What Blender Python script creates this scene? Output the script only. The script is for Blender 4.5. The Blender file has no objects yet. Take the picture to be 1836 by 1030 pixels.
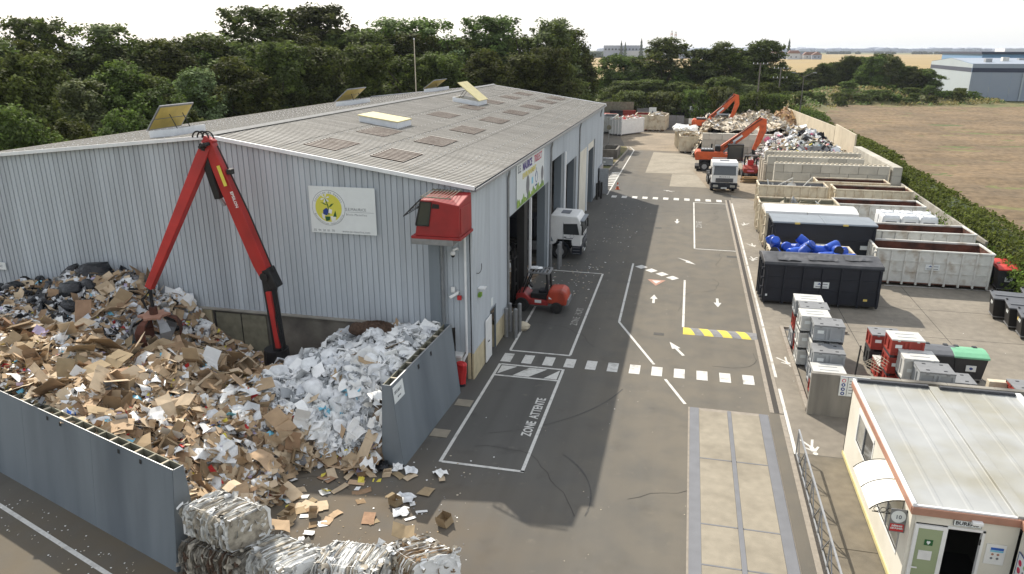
import bpy, bmesh, math, random
from mathutils import Vector, Matrix, noise
R = math.radians
PI = math.pi
rnd = random.Random(7)
sc = bpy.context.scene
col = sc.collection

# ------------------------------------------------------------------ camera, sky, sun, exposure
cam = bpy.data.cameras.new('camera')
cam.sensor_width = 36.0
cam.lens = 36.0 * 1318.0 / 1836.0
cam.clip_start = 0.3
cam.clip_end = 20000
camo = bpy.data.objects.new('camera', cam)
col.objects.link(camo)
camo.location = (0, 0, 13.3)
camo.rotation_euler = (R(90 - 17.92), 0, R(13.18))
sc.camera = camo

SUN = Vector((-5.85, 7.7, 8.2)).normalized()          # direction towards the sun
world = bpy.data.worlds.new('World')
sc.world = world
world.use_nodes = True
wn = world.node_tree.nodes
wl = world.node_tree.links
wn.clear()
wo = wn.new('ShaderNodeOutputWorld')
bg = wn.new('ShaderNodeBackground')
sky = wn.new('ShaderNodeTexSky')
sky.sky_type = 'NISHITA'
sky.sun_disc = False
sky.sun_elevation = math.asin(SUN.z)
sky.sun_rotation = math.atan2(SUN.x, SUN.y)
sky.altitude = 100
sky.air_density = 1.0
sky.dust_density = 2.0
sky.ozone_density = 1.5
bg.inputs['Strength'].default_value = 0.15
veil = wn.new('ShaderNodeMix')                      # thin even white veil of high haze over the whole sky
veil.data_type = 'RGBA'
veil.inputs[0].default_value = 0.72
veil.inputs[7].default_value = (5.75, 5.9, 6.05, 1)
wl.new(sky.outputs[0], veil.inputs[6])
wl.new(veil.outputs[2], bg.inputs['Color'])
wl.new(bg.outputs[0], wo.inputs['Surface'])

sl = bpy.data.lights.new('sun', 'SUN')
sl.energy = 5.0
sl.angle = R(0.6)
sl.color = (1.0, 0.92, 0.80)
so = bpy.data.objects.new('sun', sl)
so.rotation_euler = (-SUN).to_track_quat('-Z', 'Y').to_euler()
so.location = (-60, 80, 90)
col.objects.link(so)

sc.view_settings.view_transform = 'Standard'
sc.view_settings.look = 'None'
sc.view_settings.exposure = 0.38
sc.view_settings.gamma = 1.0
sc.render.resolution_x = 1024
sc.render.resolution_y = 574

# ------------------------------------------------------------------ materials
def mat(name, c, rough=0.8, var=0.12, scale=4.0, c2=None, s2=0.6, k2=0.5, bump=0.0, bs=30.0, metal=0.0,
        rv=0.0, hv=0.0, trans=0.0, streak=False, spec=0.4, det=4):
    m = bpy.data.materials.new(name)
    m.use_nodes = True
    n = m.node_tree.nodes
    l = m.node_tree.links
    b = n['Principled BSDF']
    b.inputs['Roughness'].default_value = rough
    b.inputs['Metallic'].default_value = metal
    b.inputs['Specular IOR Level'].default_value = spec
    tc = n.new('ShaderNodeTexCoord')
    vec = tc.outputs['Object']
    if streak:
        mp = n.new('ShaderNodeMapping')
        mp.inputs['Scale'].default_value = (.12, 1.6, 1) if streak == 'x' else (1, 1, 0.12)
        l.new(vec, mp.inputs['Vector'])
        vec2 = mp.outputs[0]
    else:
        vec2 = vec
    nz = n.new('ShaderNodeTexNoise')
    nz.inputs['Scale'].default_value = scale
    nz.inputs['Detail'].default_value = det
    l.new(vec2, nz.inputs['Vector'])
    mr = n.new('ShaderNodeMapRange')
    mr.inputs['From Min'].default_value = 0.28
    mr.inputs['From Max'].default_value = 0.72
    mr.inputs['To Min'].default_value = 1 - var
    mr.inputs['To Max'].default_value = 1 + var
    l.new(nz.outputs[0], mr.inputs['Value'])
    if c2 is not None:
        nb = n.new('ShaderNodeTexNoise')
        nb.inputs['Scale'].default_value = s2
        nb.inputs['Detail'].default_value = 6
        l.new(vec2, nb.inputs['Vector'])
        rp = n.new('ShaderNodeValToRGB')
        rp.color_ramp.elements[0].position = k2 - 0.12
        rp.color_ramp.elements[1].position = k2 + 0.14
        rp.color_ramp.elements[0].color = (*c, 1)
        rp.color_ramp.elements[1].color = (*c2, 1)
        l.new(nb.outputs[0], rp.inputs[0])
        base = rp.outputs[0]
    else:
        rgb = n.new('ShaderNodeRGB')
        rgb.outputs[0].default_value = (*c, 1)
        base = rgb.outputs[0]
    mul = n.new('ShaderNodeVectorMath')
    mul.operation = 'SCALE'
    l.new(base, mul.inputs[0])
    l.new(mr.outputs[0], mul.inputs['Scale'])
    out = mul.outputs[0]
    if rv or hv:
        oi = n.new('ShaderNodeObjectInfo')
        hs = n.new('ShaderNodeHueSaturation')
        a = n.new('ShaderNodeMapRange')
        a.inputs['To Min'].default_value = 1 - rv
        a.inputs['To Max'].default_value = 1 + rv
        l.new(oi.outputs['Random'], a.inputs['Value'])
        l.new(a.outputs[0], hs.inputs['Value'])
        h = n.new('ShaderNodeMapRange')
        h.inputs['To Min'].default_value = 0.5 + hv
        h.inputs['To Max'].default_value = 0.5 - hv
        l.new(oi.outputs['Random'], h.inputs['Value'])
        l.new(h.outputs[0], hs.inputs['Hue'])
        l.new(out, hs.inputs['Color'])
        out = hs.outputs[0]
    l.new(out, b.inputs['Base Color'])
    if bump:
        bn = n.new('ShaderNodeTexNoise')
        bn.inputs['Scale'].default_value = bs
        bn.inputs['Detail'].default_value = 3
        l.new(vec, bn.inputs['Vector'])
        bp = n.new('ShaderNodeBump')
        bp.inputs['Strength'].default_value = min(1.0, bump)
        bp.inputs['Distance'].default_value = 0.05 if bump <= 1 else 0.05 * bump
        l.new(bn.outputs[0], bp.inputs['Height'])
        l.new(bp.outputs[0], b.inputs['Normal'])
    if trans:
        b.inputs['Transmission Weight'].default_value = trans
    return m

def leafmat(name, c, tr=0.35):
    m = bpy.data.materials.new(name)
    m.use_nodes = True
    n = m.node_tree.nodes
    l = m.node_tree.links
    n.clear()
    o = n.new('ShaderNodeOutputMaterial')
    d = n.new('ShaderNodeBsdfPrincipled')
    d.inputs['Roughness'].default_value = 0.75
    d.inputs['Specular IOR Level'].default_value = 0.12
    t = n.new('ShaderNodeBsdfTranslucent')
    mx = n.new('ShaderNodeMixShader')
    mx.inputs[0].default_value = tr
    g = n.new('ShaderNodeNewGeometry')
    oi = n.new('ShaderNodeObjectInfo')
    hs = n.new('ShaderNodeHueSaturation')
    hs.inputs['Color'].default_value = (*c, 1)
    a = n.new('ShaderNodeMapRange')
    a.inputs['To Min'].default_value = 0.55
    a.inputs['To Max'].default_value = 1.5
    l.new(g.outputs['Random Per Island'], a.inputs['Value'])
    b = n.new('ShaderNodeMapRange')
    b.inputs['To Min'].default_value = 0.65
    b.inputs['To Max'].default_value = 1.4
    l.new(oi.outputs['Random'], b.inputs['Value'])
    mm = n.new('ShaderNodeMath')
    mm.operation = 'MULTIPLY'
    l.new(a.outputs[0], mm.inputs[0])
    l.new(b.outputs[0], mm.inputs[1])
    l.new(mm.outputs[0], hs.inputs['Value'])
    h = n.new('ShaderNodeMapRange')
    h.inputs['To Min'].default_value = 0.465
    h.inputs['To Max'].default_value = 0.515
    l.new(oi.outputs['Random'], h.inputs['Value'])
    l.new(h.outputs[0], hs.inputs['Hue'])
    l.new(hs.outputs[0], d.inputs['Base Color'])
    l.new(hs.outputs[0], t.inputs['Color'])
    l.new(d.outputs[0], mx.inputs[1])
    l.new(t.outputs[0], mx.inputs[2])
    l.new(mx.outputs[0], o.inputs['Surface'])
    return m

ORD = ['first', 'second', 'third', 'fourth', 'fifth', 'sixth', 'seventh', 'eighth', 'ninth', 'tenth', 'eleventh', 'twelfth', 'thirteenth', 'fourteenth', 'fifteenth', 'sixteenth', 'seventeenth', 'eighteenth', 'nineteenth', 'twentieth', 'twenty-first', 'twenty-second', 'twenty-third', 'twenty-fourth', 'twenty-fifth', 'twenty-sixth']
M = {}
M['asphalt'] = mat('asphalt', (.098, .090, .078), .92, .22, 2.2, (.135, .118, .092), .16, .5, .25, 60)
M['dust'] = mat('dust', (.20, .165, .12), .95, .15, 3, (.27, .22, .16), .3, .5, .2, 40)
M['yardslab'] = mat('yardslab', (.185, .165, .135), .9, .14, 2.5, (.235, .21, .17), .25, .5, .15, 40)
M['slab'] = mat('slab', (.28, .25, .195), .9, .12, 3, (.22, .195, .15), .5, .55, .15, 40)
M['walk'] = mat('walk', (.175, .15, .11), .92, .14, 3, (.13, .115, .09), .5, .5, .15, 40)
M['kerb'] = mat('kerb', (.27, .24, .20), .9, .15, 5)
M['mark'] = mat('mark', (.56, .55, .515), .75, .12, 9, (.20, .19, .165), 2.2, .66)
M['markold'] = mat('markold', (.34, .33, .30), .8, .25, 9, (.16, .15, .135), 3.0, .5)
M['yellow'] = mat('yellow', (.62, .50, .07), .7, .1, 9)
M['drain'] = mat('drain', (.05, .045, .04), .9, .3, 20)
M['stubble'] = mat('stubble', (.185, .130, .073), .95, .34, 1.4, (.125, .09, .052), .09, .5, 1.0, 7)
M['gold'] = mat('gold', (.30, .215, .085), .95, .06, .05, (.26, .19, .08), .01, .5)
M['grass'] = mat('grass', (.16, .14, .055), .95, .3, 1.2, (.075, .095, .03), .12, .5, .6, 8)
M['drygrass'] = mat('drygrass', (.20, .16, .075), .95, .3, 1.5, (.085, .095, .032), .22, .46, .6, 8)
M['clad'] = mat('clad', (.43, .465, .495), .5, .09, 1.5, (.34, .365, .39), .5, .60, streak=True, rv=.07)
M['clad2'] = mat('clad2', (.49, .525, .555), .5, .08, 1.5, (.39, .42, .445), .5, .60, streak=True)
M['trim'] = mat('trim', (.72, .73, .73), .45, .06, 3)
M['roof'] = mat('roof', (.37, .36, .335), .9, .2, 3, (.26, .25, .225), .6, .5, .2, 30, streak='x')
M['roofdirtshade'] = mat('roofdirtshade', (.11, .102, .088), .9, .3, 3, (.19, .18, .16), .6, .55, streak='x')  # valley dirt, with the shade of the rib fronts put into the colour
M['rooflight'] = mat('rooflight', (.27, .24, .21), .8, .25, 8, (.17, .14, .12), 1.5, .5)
M['lightdirtshade'] = mat('lightdirtshade', (.045, .028, .02), .9, .3, 8)
M['ridge'] = mat('ridge', (.27, .27, .26), .7, .1, 3)
M['bolt'] = mat('bolt', (.6, .59, .55), .6, .1)
M['plinth'] = mat('plinth', (.50, .43, .28), .9, .12, 2, (.36, .31, .22), 1.2, .6)
M['conc'] = mat('conc', (.30, .285, .25), .9, .14, 2, (.22, .205, .175), .8, .52, .15, 30, rv=.10)
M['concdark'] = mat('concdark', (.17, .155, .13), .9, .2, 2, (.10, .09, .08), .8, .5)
M['block'] = mat('block', (.47, .445, .38), .9, .10, 2, (.38, .36, .31), .9, .55, .15, 30, rv=.16)
M['beige'] = mat('beige', (.52, .46, .35), .9, .08, 1, (.44, .385, .29), .3, .55)
M['redstripe'] = mat('redstripe', (.42, .08, .04), .7, .1)
M['concstain'] = mat('concstain', (.25, .235, .205), .9, .16, 2, (.095, .09, .08), .9, .5, streak=True)
M['forkred'] = mat('forkred', (.30, .025, .022), .5, .15, 2, (.16, .02, .018), 1.5, .56)
M['skydeep'] = mat('skydeep', (.50, .38, .10), .5, .15, 2)
M['tyre'] = mat('tyre', (.074, .071, .065), .9, .2, 6)
M['leafdry'] = leafmat('leafdry', (.20, .17, .07), .3)
M['cabred'] = mat('cabred', (.29, .022, .022), .5, .12, 2, (.20, .02, .02), 1.2, .6)
M['dark'] = mat('dark', (.022, .021, .02), .7, .2)
M['black'] = mat('black', (.012, .012, .013), .5, .2)
M['rubber'] = mat('rubber', (.02, .02, .02), .85, .2)
M['steel'] = mat('steel', (.26, .265, .27), .5, .15, 5, metal=.6)
M['galv'] = mat('galv', (.33, .34, .35), .5, .12, 6, metal=.5)
M['greywall'] = mat('greywall', (.165, .19, .21), .5, .09, 1.5, (.105, .125, .145), .6, .58, streak=True)
M['greyin'] = mat('greyin', (.19, .18, .13), .8, .25, 3)
M['red'] = mat('red', (.42, .028, .024), .5, .14, 2, (.26, .022, .02), 1.0, .57)
M['orange'] = mat('orange', (.56, .095, .022), .5, .14, 2, (.34, .065, .022), 1.5, .57)
M['white'] = mat('white', (.74, .74, .72), .4, .06, 2)
M['whitedirty'] = mat('whitedirty', (.58, .52, .40), .7, .12, 3, (.33, .24, .15), 1.3, .60, rv=.05)
M['whiteclean'] = mat('whiteclean', (.60, .60, .56), .6, .1, 3, (.34, .28, .21), 1.6, .62)
M['rust'] = mat('rust', (.115, .042, .026), .9, .35, 3, (.065, .032, .022), 1, .5)
M['navy'] = mat('navy', (.012, .015, .023), .5, .2, 2)
M['navylid'] = mat('navylid', (.20, .225, .25), .45, .1, 2)
M['blacklid'] = mat('blacklid', (.045, .046, .05), .5, .3, 3, (.10, .10, .105), 1.2, .6)
M['blue'] = mat('blue', (.018, .085, .47), .4, .15, 3, rv=.3)
M['card'] = mat('card', (.37, .27, .165), .9, .14, 4, rv=.3, hv=.01)
M['card2'] = mat('card2', (.25, .165, .095), .92, .2, 4, rv=.25, hv=.012)
M['card3'] = mat('card3', (.50, .395, .27), .9, .12, 4, rv=.15)
M['paper'] = mat('paper', (.70, .70, .68), .8, .06, 5, rv=.1)
M['film'] = mat('film', (.70, .71, .71), .3, .12, 8, rv=.1)
M['foam'] = mat('foam', (.80, .80, .78), .7, .05, 5)
M['bagblack'] = mat('bagblack', (.014, .015, .018), .25, .3, 6, bump=.6, bs=12)
M['brown'] = mat('brown', (.085, .052, .034), .95, .4, 10, bump=1, bs=25)
M['pileunder'] = mat('pileunder', (.12, .085, .055), .95, .5, 4, (.28, .22, .16), 1.5, .5, 1, 9)
M['colred'] = mat('colred', (.5, .03, .03), .6, .1)
M['colblue'] = mat('colblue', (.03, .12, .45), .6, .1)
M['colcyan'] = mat('colcyan', (.18, .50, .66), .5, .1)
M['colyel'] = mat('colyel', (.65, .55, .08), .6, .1)
M['colpink'] = mat('colpink', (.62, .16, .25), .6, .1)
M['colgreen'] = mat('colgreen', (.25, .45, .2), .6, .1)
M['collilac'] = mat('collilac', (.42, .36, .50), .6, .1)
M['colgrey'] = mat('colgrey', (.20, .20, .205), .8, .2)
M['rubble'] = mat('rubble', (.40, .35, .28), .9, .2, rv=.3)
M['wood'] = mat('wood', (.44, .28, .13), .85, .2, rv=.2)
M['pulp'] = mat('pulp', (.55, .545, .51), .85, .2, 6, (.22, .215, .20), 3.5, .56)
M['pulp2'] = mat('pulp2', (.40, .36, .29), .85, .25, 6, (.15, .13, .105), 3.5, .55)
M['baleunder'] = mat('baleunder', (.10, .085, .065), .95, .4, 6, (.30, .28, .24), 4, .55, 1, 14)
M['officewall'] = mat('officewall', (.68, .65, .56), .6, .05, 1.2, (.60, .56, .46), .7, .62)
M['officeroof'] = mat('officeroof', (.33, .34, .335), .6, .08, 1.2, (.27, .26, .21), .5, .55)
M['coral'] = mat('coral', (.36, .19, .13), .65, .1, 3)
M['gutter'] = mat('gutter', (.05, .052, .058), .6, .2)
M['awning'] = mat('awning', (.80, .78, .70), .3, .03, 1)
M['doorgreen'] = mat('doorgreen', (.30, .35, .21), .3, .05, 1)
M['glass'] = mat('glass', (.035, .04, .042), .08, .1, 1, spec=.8)
M['glasslight'] = mat('glasslight', (.30, .30, .27), .12, .3, 2, spec=.8)
M['skylid'] = mat('skylid', (.56, .49, .24), .5, .10, 3)
M['skyyellow'] = mat('skyyellow', (.66, .50, .13), .5, .12, 2)
M['ibc'] = mat('ibc', (.60, .62, .64), .6, .08, 4)
M['boxgrey'] = mat('boxgrey', (.31, .325, .335), .55, .08, 3)
M['boxlid'] = mat('boxlid', (.19, .195, .20), .6, .12, 3)
M['boxwhite'] = mat('boxwhite', (.50, .50, .475), .6, .1, 3)
M['boxred'] = mat('boxred', (.27, .035, .024), .55, .15, 3)
M['boxdark'] = mat('boxdark', (.035, .037, .04), .6, .1)
M['bin'] = mat('bin', (.032, .034, .038), .5, .15)
M['binlid'] = mat('binlid', (.105, .11, .12), .5, .12)
M['greenlid'] = mat('greenlid', (.16, .40, .24), .5, .08)
M['rail'] = mat('rail', (.15, .155, .168), .6, .1, 2)
M['forkorange'] = mat('forkorange', (.40, .05, .022), .5, .15, 2, (.26, .04, .02), 1.5, .56)
M['redlid'] = mat('redlid', (.50, .045, .035), .5, .1)
M['pole'] = mat('pole', (.15, .135, .12), .8, .2)
M['bark'] = mat('bark', (.075, .06, .045), .95, .3)
M['whpanel'] = mat('whpanel', (.34, .385, .415), .5, .04, .1)
M['whpanel2'] = mat('whpanel2', (.26, .30, .36), .5, .05, .1)
M['whband'] = mat('whband', (.03, .04, .075), .5, .05)
M['whblue'] = mat('whblue', (.13, .25, .42), .5, .05)
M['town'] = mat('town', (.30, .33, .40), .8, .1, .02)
M['townw'] = mat('townw', (.52, .53, .54), .8, .1)
M['townroof'] = mat('townroof', (.22, .12, .09), .8, .1)
M['leafdark'] = leafmat('leafdark', (.060, .082, .024))
M['leafmid'] = leafmat('leafmid', (.092, .128, .030))
M['leaflight'] = leafmat('leaflight', (.150, .19, .085))
M['leafhedge'] = leafmat('leafhedge', (.105, .155, .028))
M['leaffar'] = leafmat('leaffar', (.06, .085, .045))
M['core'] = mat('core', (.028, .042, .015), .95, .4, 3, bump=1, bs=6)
M['inkgrey'] = mat('inkgrey', (.16, .17, .19), .7, .05)
M['inkblack'] = mat('inkblack', (.02, .02, .025), .7, .05)
M['inkpurple'] = mat('inkpurple', (.08, .05, .22), .7, .05)
M['inkred'] = mat('inkred', (.50, .03, .08), .7, .05)
M['signyellow'] = mat('signyellow', (.62, .58, .08), .6, .04)
M['signblue'] = mat('signblue', (.02, .05, .22), .6, .04)
M['signpale'] = mat('signpale', (.68, .71, .70), .5, .03)
M['leafgreen'] = mat('leafgreen', (.10, .24, .03), .6, .25, 8, (.30, .42, .08), 3, .5)
M['inkgreen'] = mat('inkgreen', (.02, .10, .03), .6, .05)

def asphalt():
    m = bpy.data.materials.new('asphalt'); m.use_nodes = True
    n = m.node_tree.nodes; l = m.node_tree.links
    b = n['Principled BSDF']; b.inputs['Roughness'].default_value = .92; b.inputs['Specular IOR Level'].default_value = .3
    tc = n.new('ShaderNodeTexCoord'); P = tc.outputs['Object']
    def nse(sc_, vec=P, det=5, lo=.3, hi=.7, a=0.0, c=1.0):
        t = n.new('ShaderNodeTexNoise'); t.inputs['Scale'].default_value = sc_; t.inputs['Detail'].default_value = det
        l.new(vec, t.inputs['Vector'])
        r = n.new('ShaderNodeMapRange'); r.inputs['From Min'].default_value = lo; r.inputs['From Max'].default_value = hi
        r.inputs['To Min'].default_value = a; r.inputs['To Max'].default_value = c
        l.new(t.outputs[0], r.inputs['Value'])
        return r.outputs[0]
    def mix(f, a, c):
        x = n.new('ShaderNodeMix'); x.data_type = 'RGBA'
        if isinstance(f, float): x.inputs[0].default_value = f
        else: l.new(f, x.inputs[0])
        for v, i in ((a, 6), (c, 7)):
            if isinstance(v, tuple): x.inputs[i].default_value = (*v, 1)
            else: l.new(v, x.inputs[i])
        return x.outputs[2]
    def mth(op, a, c):
        x = n.new('ShaderNodeMath'); x.operation = op; x.use_clamp = True
        for v, i in ((a, 0), (c, 1)):
            if isinstance(v, float): x.inputs[i].default_value = v
            else: l.new(v, x.inputs[i])
        return x.outputs[0]
    base = mix(nse(.13), (.086, .085, .080), (.116, .111, .100))
    mp = n.new('ShaderNodeMapping'); mp.inputs['Scale'].default_value = (1.3, .05, 1); l.new(P, mp.inputs['Vector'])
    base = mix(nse(1.0, mp.outputs[0], 3, .42, .68, 0, .5), base, (.072, .069, .063))        # wheel tracks along the lane
    base = mix(nse(.8, P, 6, .60, .74, 0, .55), base, (.055, .053, .049))                     # oil and damp patches
    base = mix(nse(2.4, P, 8, .64, .74, 0, .45), base, (.16, .145, .12))                      # pale scuffs
    def blob(cx_, cy_, rx, ry, col_, k):                                                      # brown dust where waste is handled; on the lane also painted sunlight
        nonlocal base
        mm = n.new('ShaderNodeMapping'); mm.inputs['Location'].default_value = (-cx_ / rx, -cy_ / ry, 0); mm.inputs['Scale'].default_value = (1 / rx, 1 / ry, 1)
        l.new(P, mm.inputs['Vector'])
        ln = n.new('ShaderNodeVectorMath'); ln.operation = 'LENGTH'; l.new(mm.outputs[0], ln.inputs[0])
        r = n.new('ShaderNodeMapRange'); r.inputs['From Min'].default_value = .45; r.inputs['From Max'].default_value = 1.1
        r.inputs['To Min'].default_value = k; r.inputs['To Max'].default_value = 0
        l.new(ln.outputs['Value'], r.inputs['Value'])
        base = mix(mth('MULTIPLY', r.outputs[0], nse(.9, P, 6, .25, .6, .35, 1)), base, col_)
    blob(-10.5, 16.0, 8.5, 6.0, (.135, .108, .076), .8)
    blob(3.5, 92, 12, 22, (.20, .165, .115), .8)
    blob(-3, 118, 14, 16, (.20, .165, .12), .7)
    blob(-20, 12, 12, 5, (.125, .10, .065), .6)
    blob(1.5, 40, 6.5, 42, (.172, .150, .115), .65)  # lane dust, lightened and warmed to add to the sunlit look
    g_ = nse(55, P, 3, .2, .8, .84, 1.16)
    v = n.new('ShaderNodeVectorMath'); v.operation = 'SCALE'; l.new(base, v.inputs[0]); l.new(g_, v.inputs['Scale'])
    l.new(v.outputs[0], b.inputs['Base Color'])
    bn = n.new('ShaderNodeTexNoise'); bn.inputs['Scale'].default_value = 60; l.new(P, bn.inputs['Vector'])
    bp = n.new('ShaderNodeBump'); bp.inputs['Strength'].default_value = .25; bp.inputs['Distance'].default_value = .02
    l.new(bn.outputs[0], bp.inputs['Height']); l.new(bp.outputs[0], b.inputs['Normal'])
    return m
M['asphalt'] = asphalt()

# ------------------------------------------------------------------ geometry builder
class G:
    def __init__(s):
        s.v = []; s.f = []; s.m = []
    def add(s, vs, fs, mi=0, X=None):
        o = len(s.v)
        if X is not None:
            vs = [X @ Vector(p) for p in vs]
        s.v += [tuple(p) for p in vs]
        s.f += [tuple(i + o for i in f) for f in fs]
        s.m += [mi] * len(fs)
        return s
    def box(s, x0, x1, y0, y1, z0, z1, mi=0, X=None):
        vs = [(x0, y0, z0), (x1, y0, z0), (x1, y1, z0), (x0, y1, z0), (x0, y0, z1), (x1, y0, z1), (x1, y1, z1), (x0, y1, z1)]
        return s.add(vs, [(0, 3, 2, 1), (4, 5, 6, 7), (0, 1, 5, 4), (1, 2, 6, 5), (2, 3, 7, 6), (3, 0, 4, 7)], mi, X)
    def prism(s, poly, ax, a, b, mi=0, X=None):
        # poly in the plane across axis ax: 'x' -> (y,z), 'y' -> (x,z), 'z' -> (x,y)
        n = len(poly)
        def P(p, t):
            return {'x': (t, p[0], p[1]), 'y': (p[0], t, p[1]), 'z': (p[0], p[1], t)}[ax]
        vs = [P(p, a) for p in poly] + [P(p, b) for p in poly]
        fs = [tuple(range(n)), tuple(range(2 * n - 1, n - 1, -1))]
        fs += [(i, i + n, (i + 1) % n + n, (i + 1) % n) for i in range(n)]
        return s.add(vs, fs, mi, X)
    def bar(s, p0, p1, w, h=None, mi=0, up=(0, 0, 1), w1=None, h1=None):
        h = h or w; w1 = w1 or w; h1 = h1 or (h if w1 == w else w1)
        p0 = Vector(p0); p1 = Vector(p1)
        d = (p1 - p0).normalized()
        u = Vector(up)
        if abs(d.dot(u)) > .98:
            u = Vector((0, 1, 0))
        a = d.cross(u).normalized(); b = a.cross(d).normalized()
        vs = []
        for p, ww, hh in ((p0, w, h), (p1, w1, h1)):
            for sx, sy in ((-1, -1), (1, -1), (1, 1), (-1, 1)):
                vs.append(p + a * sx * ww / 2 + b * sy * hh / 2)
        return s.add(vs, [(3, 2, 1, 0), (4, 5, 6, 7), (0, 1, 5, 4), (1, 2, 6, 5), (2, 3, 7, 6), (3, 0, 4, 7)], mi)
    def cyl(s, p0, p1, r0, r1=None, n=10, mi=0, caps=True):
        r1 = r0 if r1 is None else r1
        p0 = Vector(p0); p1 = Vector(p1)
        d = (p1 - p0).normalized()
        a = d.orthogonal().normalized(); b = d.cross(a)
        vs = []
        for p, r in ((p0, r0), (p1, r1)):
            for i in range(n):
                t = 2 * PI * i / n
                vs.append(p + a * math.cos(t) * r + b * math.sin(t) * r)
        fs = [(i, (i + 1) % n, (i + 1) % n + n, i + n) for i in range(n)]
        if caps:
            fs += [tuple(range(n - 1, -1, -1)), tuple(range(n, 2 * n))]
        return s.add(vs, fs, mi)
    def tube(s, pts, r, n=6, mi=0):
        for a, b in zip(pts[:-1], pts[1:]):
            s.cyl(a, b, r, r, n, mi)
        return s
    def quad(s, a, b, c, d, mi=0):
        return s.add([a, b, c, d], [(0, 1, 2, 3)], mi)
    def poly(s, pts, mi=0):
        return s.add(pts, [tuple(range(len(pts)))], mi)
    def ball(s, c, r, u=8, v=5, jit=0.0, mi=0, rg=rnd):
        if not hasattr(r, '__len__'):
            r = (r, r, r)
        vs = [(c[0], c[1], c[2] + r[2])]
        for j in range(1, v):
            ph = PI * j / v
            for i in range(u):
                t = 2 * PI * i / u
                k = 1 + rg.uniform(-jit, jit)
                vs.append((c[0] + r[0] * k * math.sin(ph) * math.cos(t), c[1] + r[1] * k * math.sin(ph) * math.sin(t), c[2] + r[2] * k * math.cos(ph)))
        vs.append((c[0], c[1], c[2] - r[2]))
        L = len(vs) - 1
        fs = [(0, 1 + i, 1 + (i + 1) % u) for i in range(u)]
        for j in range(v - 2):
            a = 1 + j * u
            fs += [(a + i, a + u + i, a + u + (i + 1) % u, a + (i + 1) % u) for i in range(u)]
        a = 1 + (v - 2) * u
        fs += [(a + i, L, a + (i + 1) % u) for i in range(u)]
        return s.add(vs, fs, mi)
    def mesh(s, name, mats, smooth=False, recalc=True):
        me = bpy.data.meshes.new(name)
        me.from_pydata(s.v, [], s.f)
        if not isinstance(mats, (list, tuple)):
            mats = [mats]
        for m in mats:
            me.materials.append(M[m] if isinstance(m, str) else m)
        if len(mats) > 1:
            me.polygons.foreach_set('material_index', s.m)
        if smooth:
            me.polygons.foreach_set('use_smooth', [True] * len(s.f))
        if recalc:
            bm = bmesh.new(); bm.from_mesh(me)
            bmesh.ops.recalc_face_normals(bm, faces=bm.faces)
            bm.to_mesh(me); bm.free()
        me.update()
        return me
    def ob(s, name, mats, parent=None, loc=(0, 0, 0), rz=0.0, smooth=False, bev=0.0, recalc=True, label=None, kind=None):
        o = link(s.mesh(name, mats, smooth, recalc), name, parent, loc, rz)
        if bev:
            b = o.modifiers.new('bevel', 'BEVEL')
            b.width = bev; b.segments = 2; b.limit_method = 'ANGLE'; b.angle_limit = R(40)
        if label:
            o['label'] = label
        if kind:
            o['kind'] = kind
        return o

def link(me, name, parent=None, loc=(0, 0, 0), rz=0.0, rot=None, scale=None):
    o = bpy.data.objects.new(name, me)
    col.objects.link(o)
    o.location = loc
    o.rotation_euler = rot if rot is not None else (0, 0, rz)
    if scale is not None:
        o.scale = scale
    if parent is not None:
        o.parent = parent
    return o

def tag(o, label, cat, group=None, kind=None):
    o['label'] = label
    if cat:
        o['category'] = cat
    if group:
        o['group'] = group
    if kind:
        o['kind'] = kind
    return o

def thing(name, label, cat, group=None, loc=(0, 0, 0), rz=0.0):
    return tag(link(None, name, None, loc, rz), label, cat, group)

def struct(o, label=None):
    o['kind'] = 'structure'
    if label:
        o['label'] = label
    return o

def stuff(o, label, cat=None):
    return tag(o, label, cat, None, 'stuff')

def copy_tree(o, parent=None, kids=None):
    if kids is None:
        kids = {}
        for c in bpy.data.objects:
            if c.parent is not None:
                kids.setdefault(c.parent.name, []).append(c)
    c = o.copy()
    col.objects.link(c)
    c.parent = parent
    for ch in kids.get(o.name, []):
        copy_tree(ch, c, kids)
    return c

def put(src, loc, rz=0.0, label=None, group=None, scale=None):
    c = copy_tree(src)
    c.location = loc
    c.rotation_euler = (0, 0, rz)
    if scale is not None:
        c.scale = scale
    if label:
        c['label'] = label
    if group:
        c['group'] = group
    return c

def txt(s, size, loc, rot, m, parent, name='lettering', align='LEFT', bold=0.0, ext=0.002, sx=1.0, space=1.0):
    cu = bpy.data.curves.new('t', 'FONT')
    cu.body = s; cu.size = size; cu.align_x = align; cu.extrude = ext; cu.offset = bold; cu.space_character = space
    cu.resolution_u = 2
    t = bpy.data.objects.new('t', cu)
    me = bpy.data.meshes.new_from_object(t)
    bpy.data.objects.remove(t); bpy.data.curves.remove(cu)
    me.materials.clear(); me.materials.append(M[m])
    return link(me, name, parent, loc, 0, rot, (sx, 1, 1))
# ------------------------------------------------------------------ ground, yard, fields
def sheet(name, pts, z, m, parent=None, label=None, kind='structure'):
    g = G().poly([(x, y, z) for x, y in pts])
    o = g.ob(name, m, parent, recalc=False)
    if parent is None:
        o['kind'] = kind
    if label:
        o['label'] = label
    return o

def grid(name, x0, x1, y0, y1, nx, ny, fz, m, smooth=True):
    g = G()
    for j in range(ny + 1):
        for i in range(nx + 1):
            x = x0 + (x1 - x0) * i / nx; y = y0 + (y1 - y0) * j / ny
            g.v.append((x, y, fz(x, y)))
    for j in range(ny):
        for i in range(nx):
            a = j * (nx + 1) + i
            g.f.append((a, a + 1, a + nx + 2, a + nx + 1)); g.m.append(0)
    return g.ob(name, m, smooth=smooth, recalc=False)

def nz(x, y, s, z=0.0):
    return noise.noise(Vector((x * s, y * s, z)))

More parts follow.
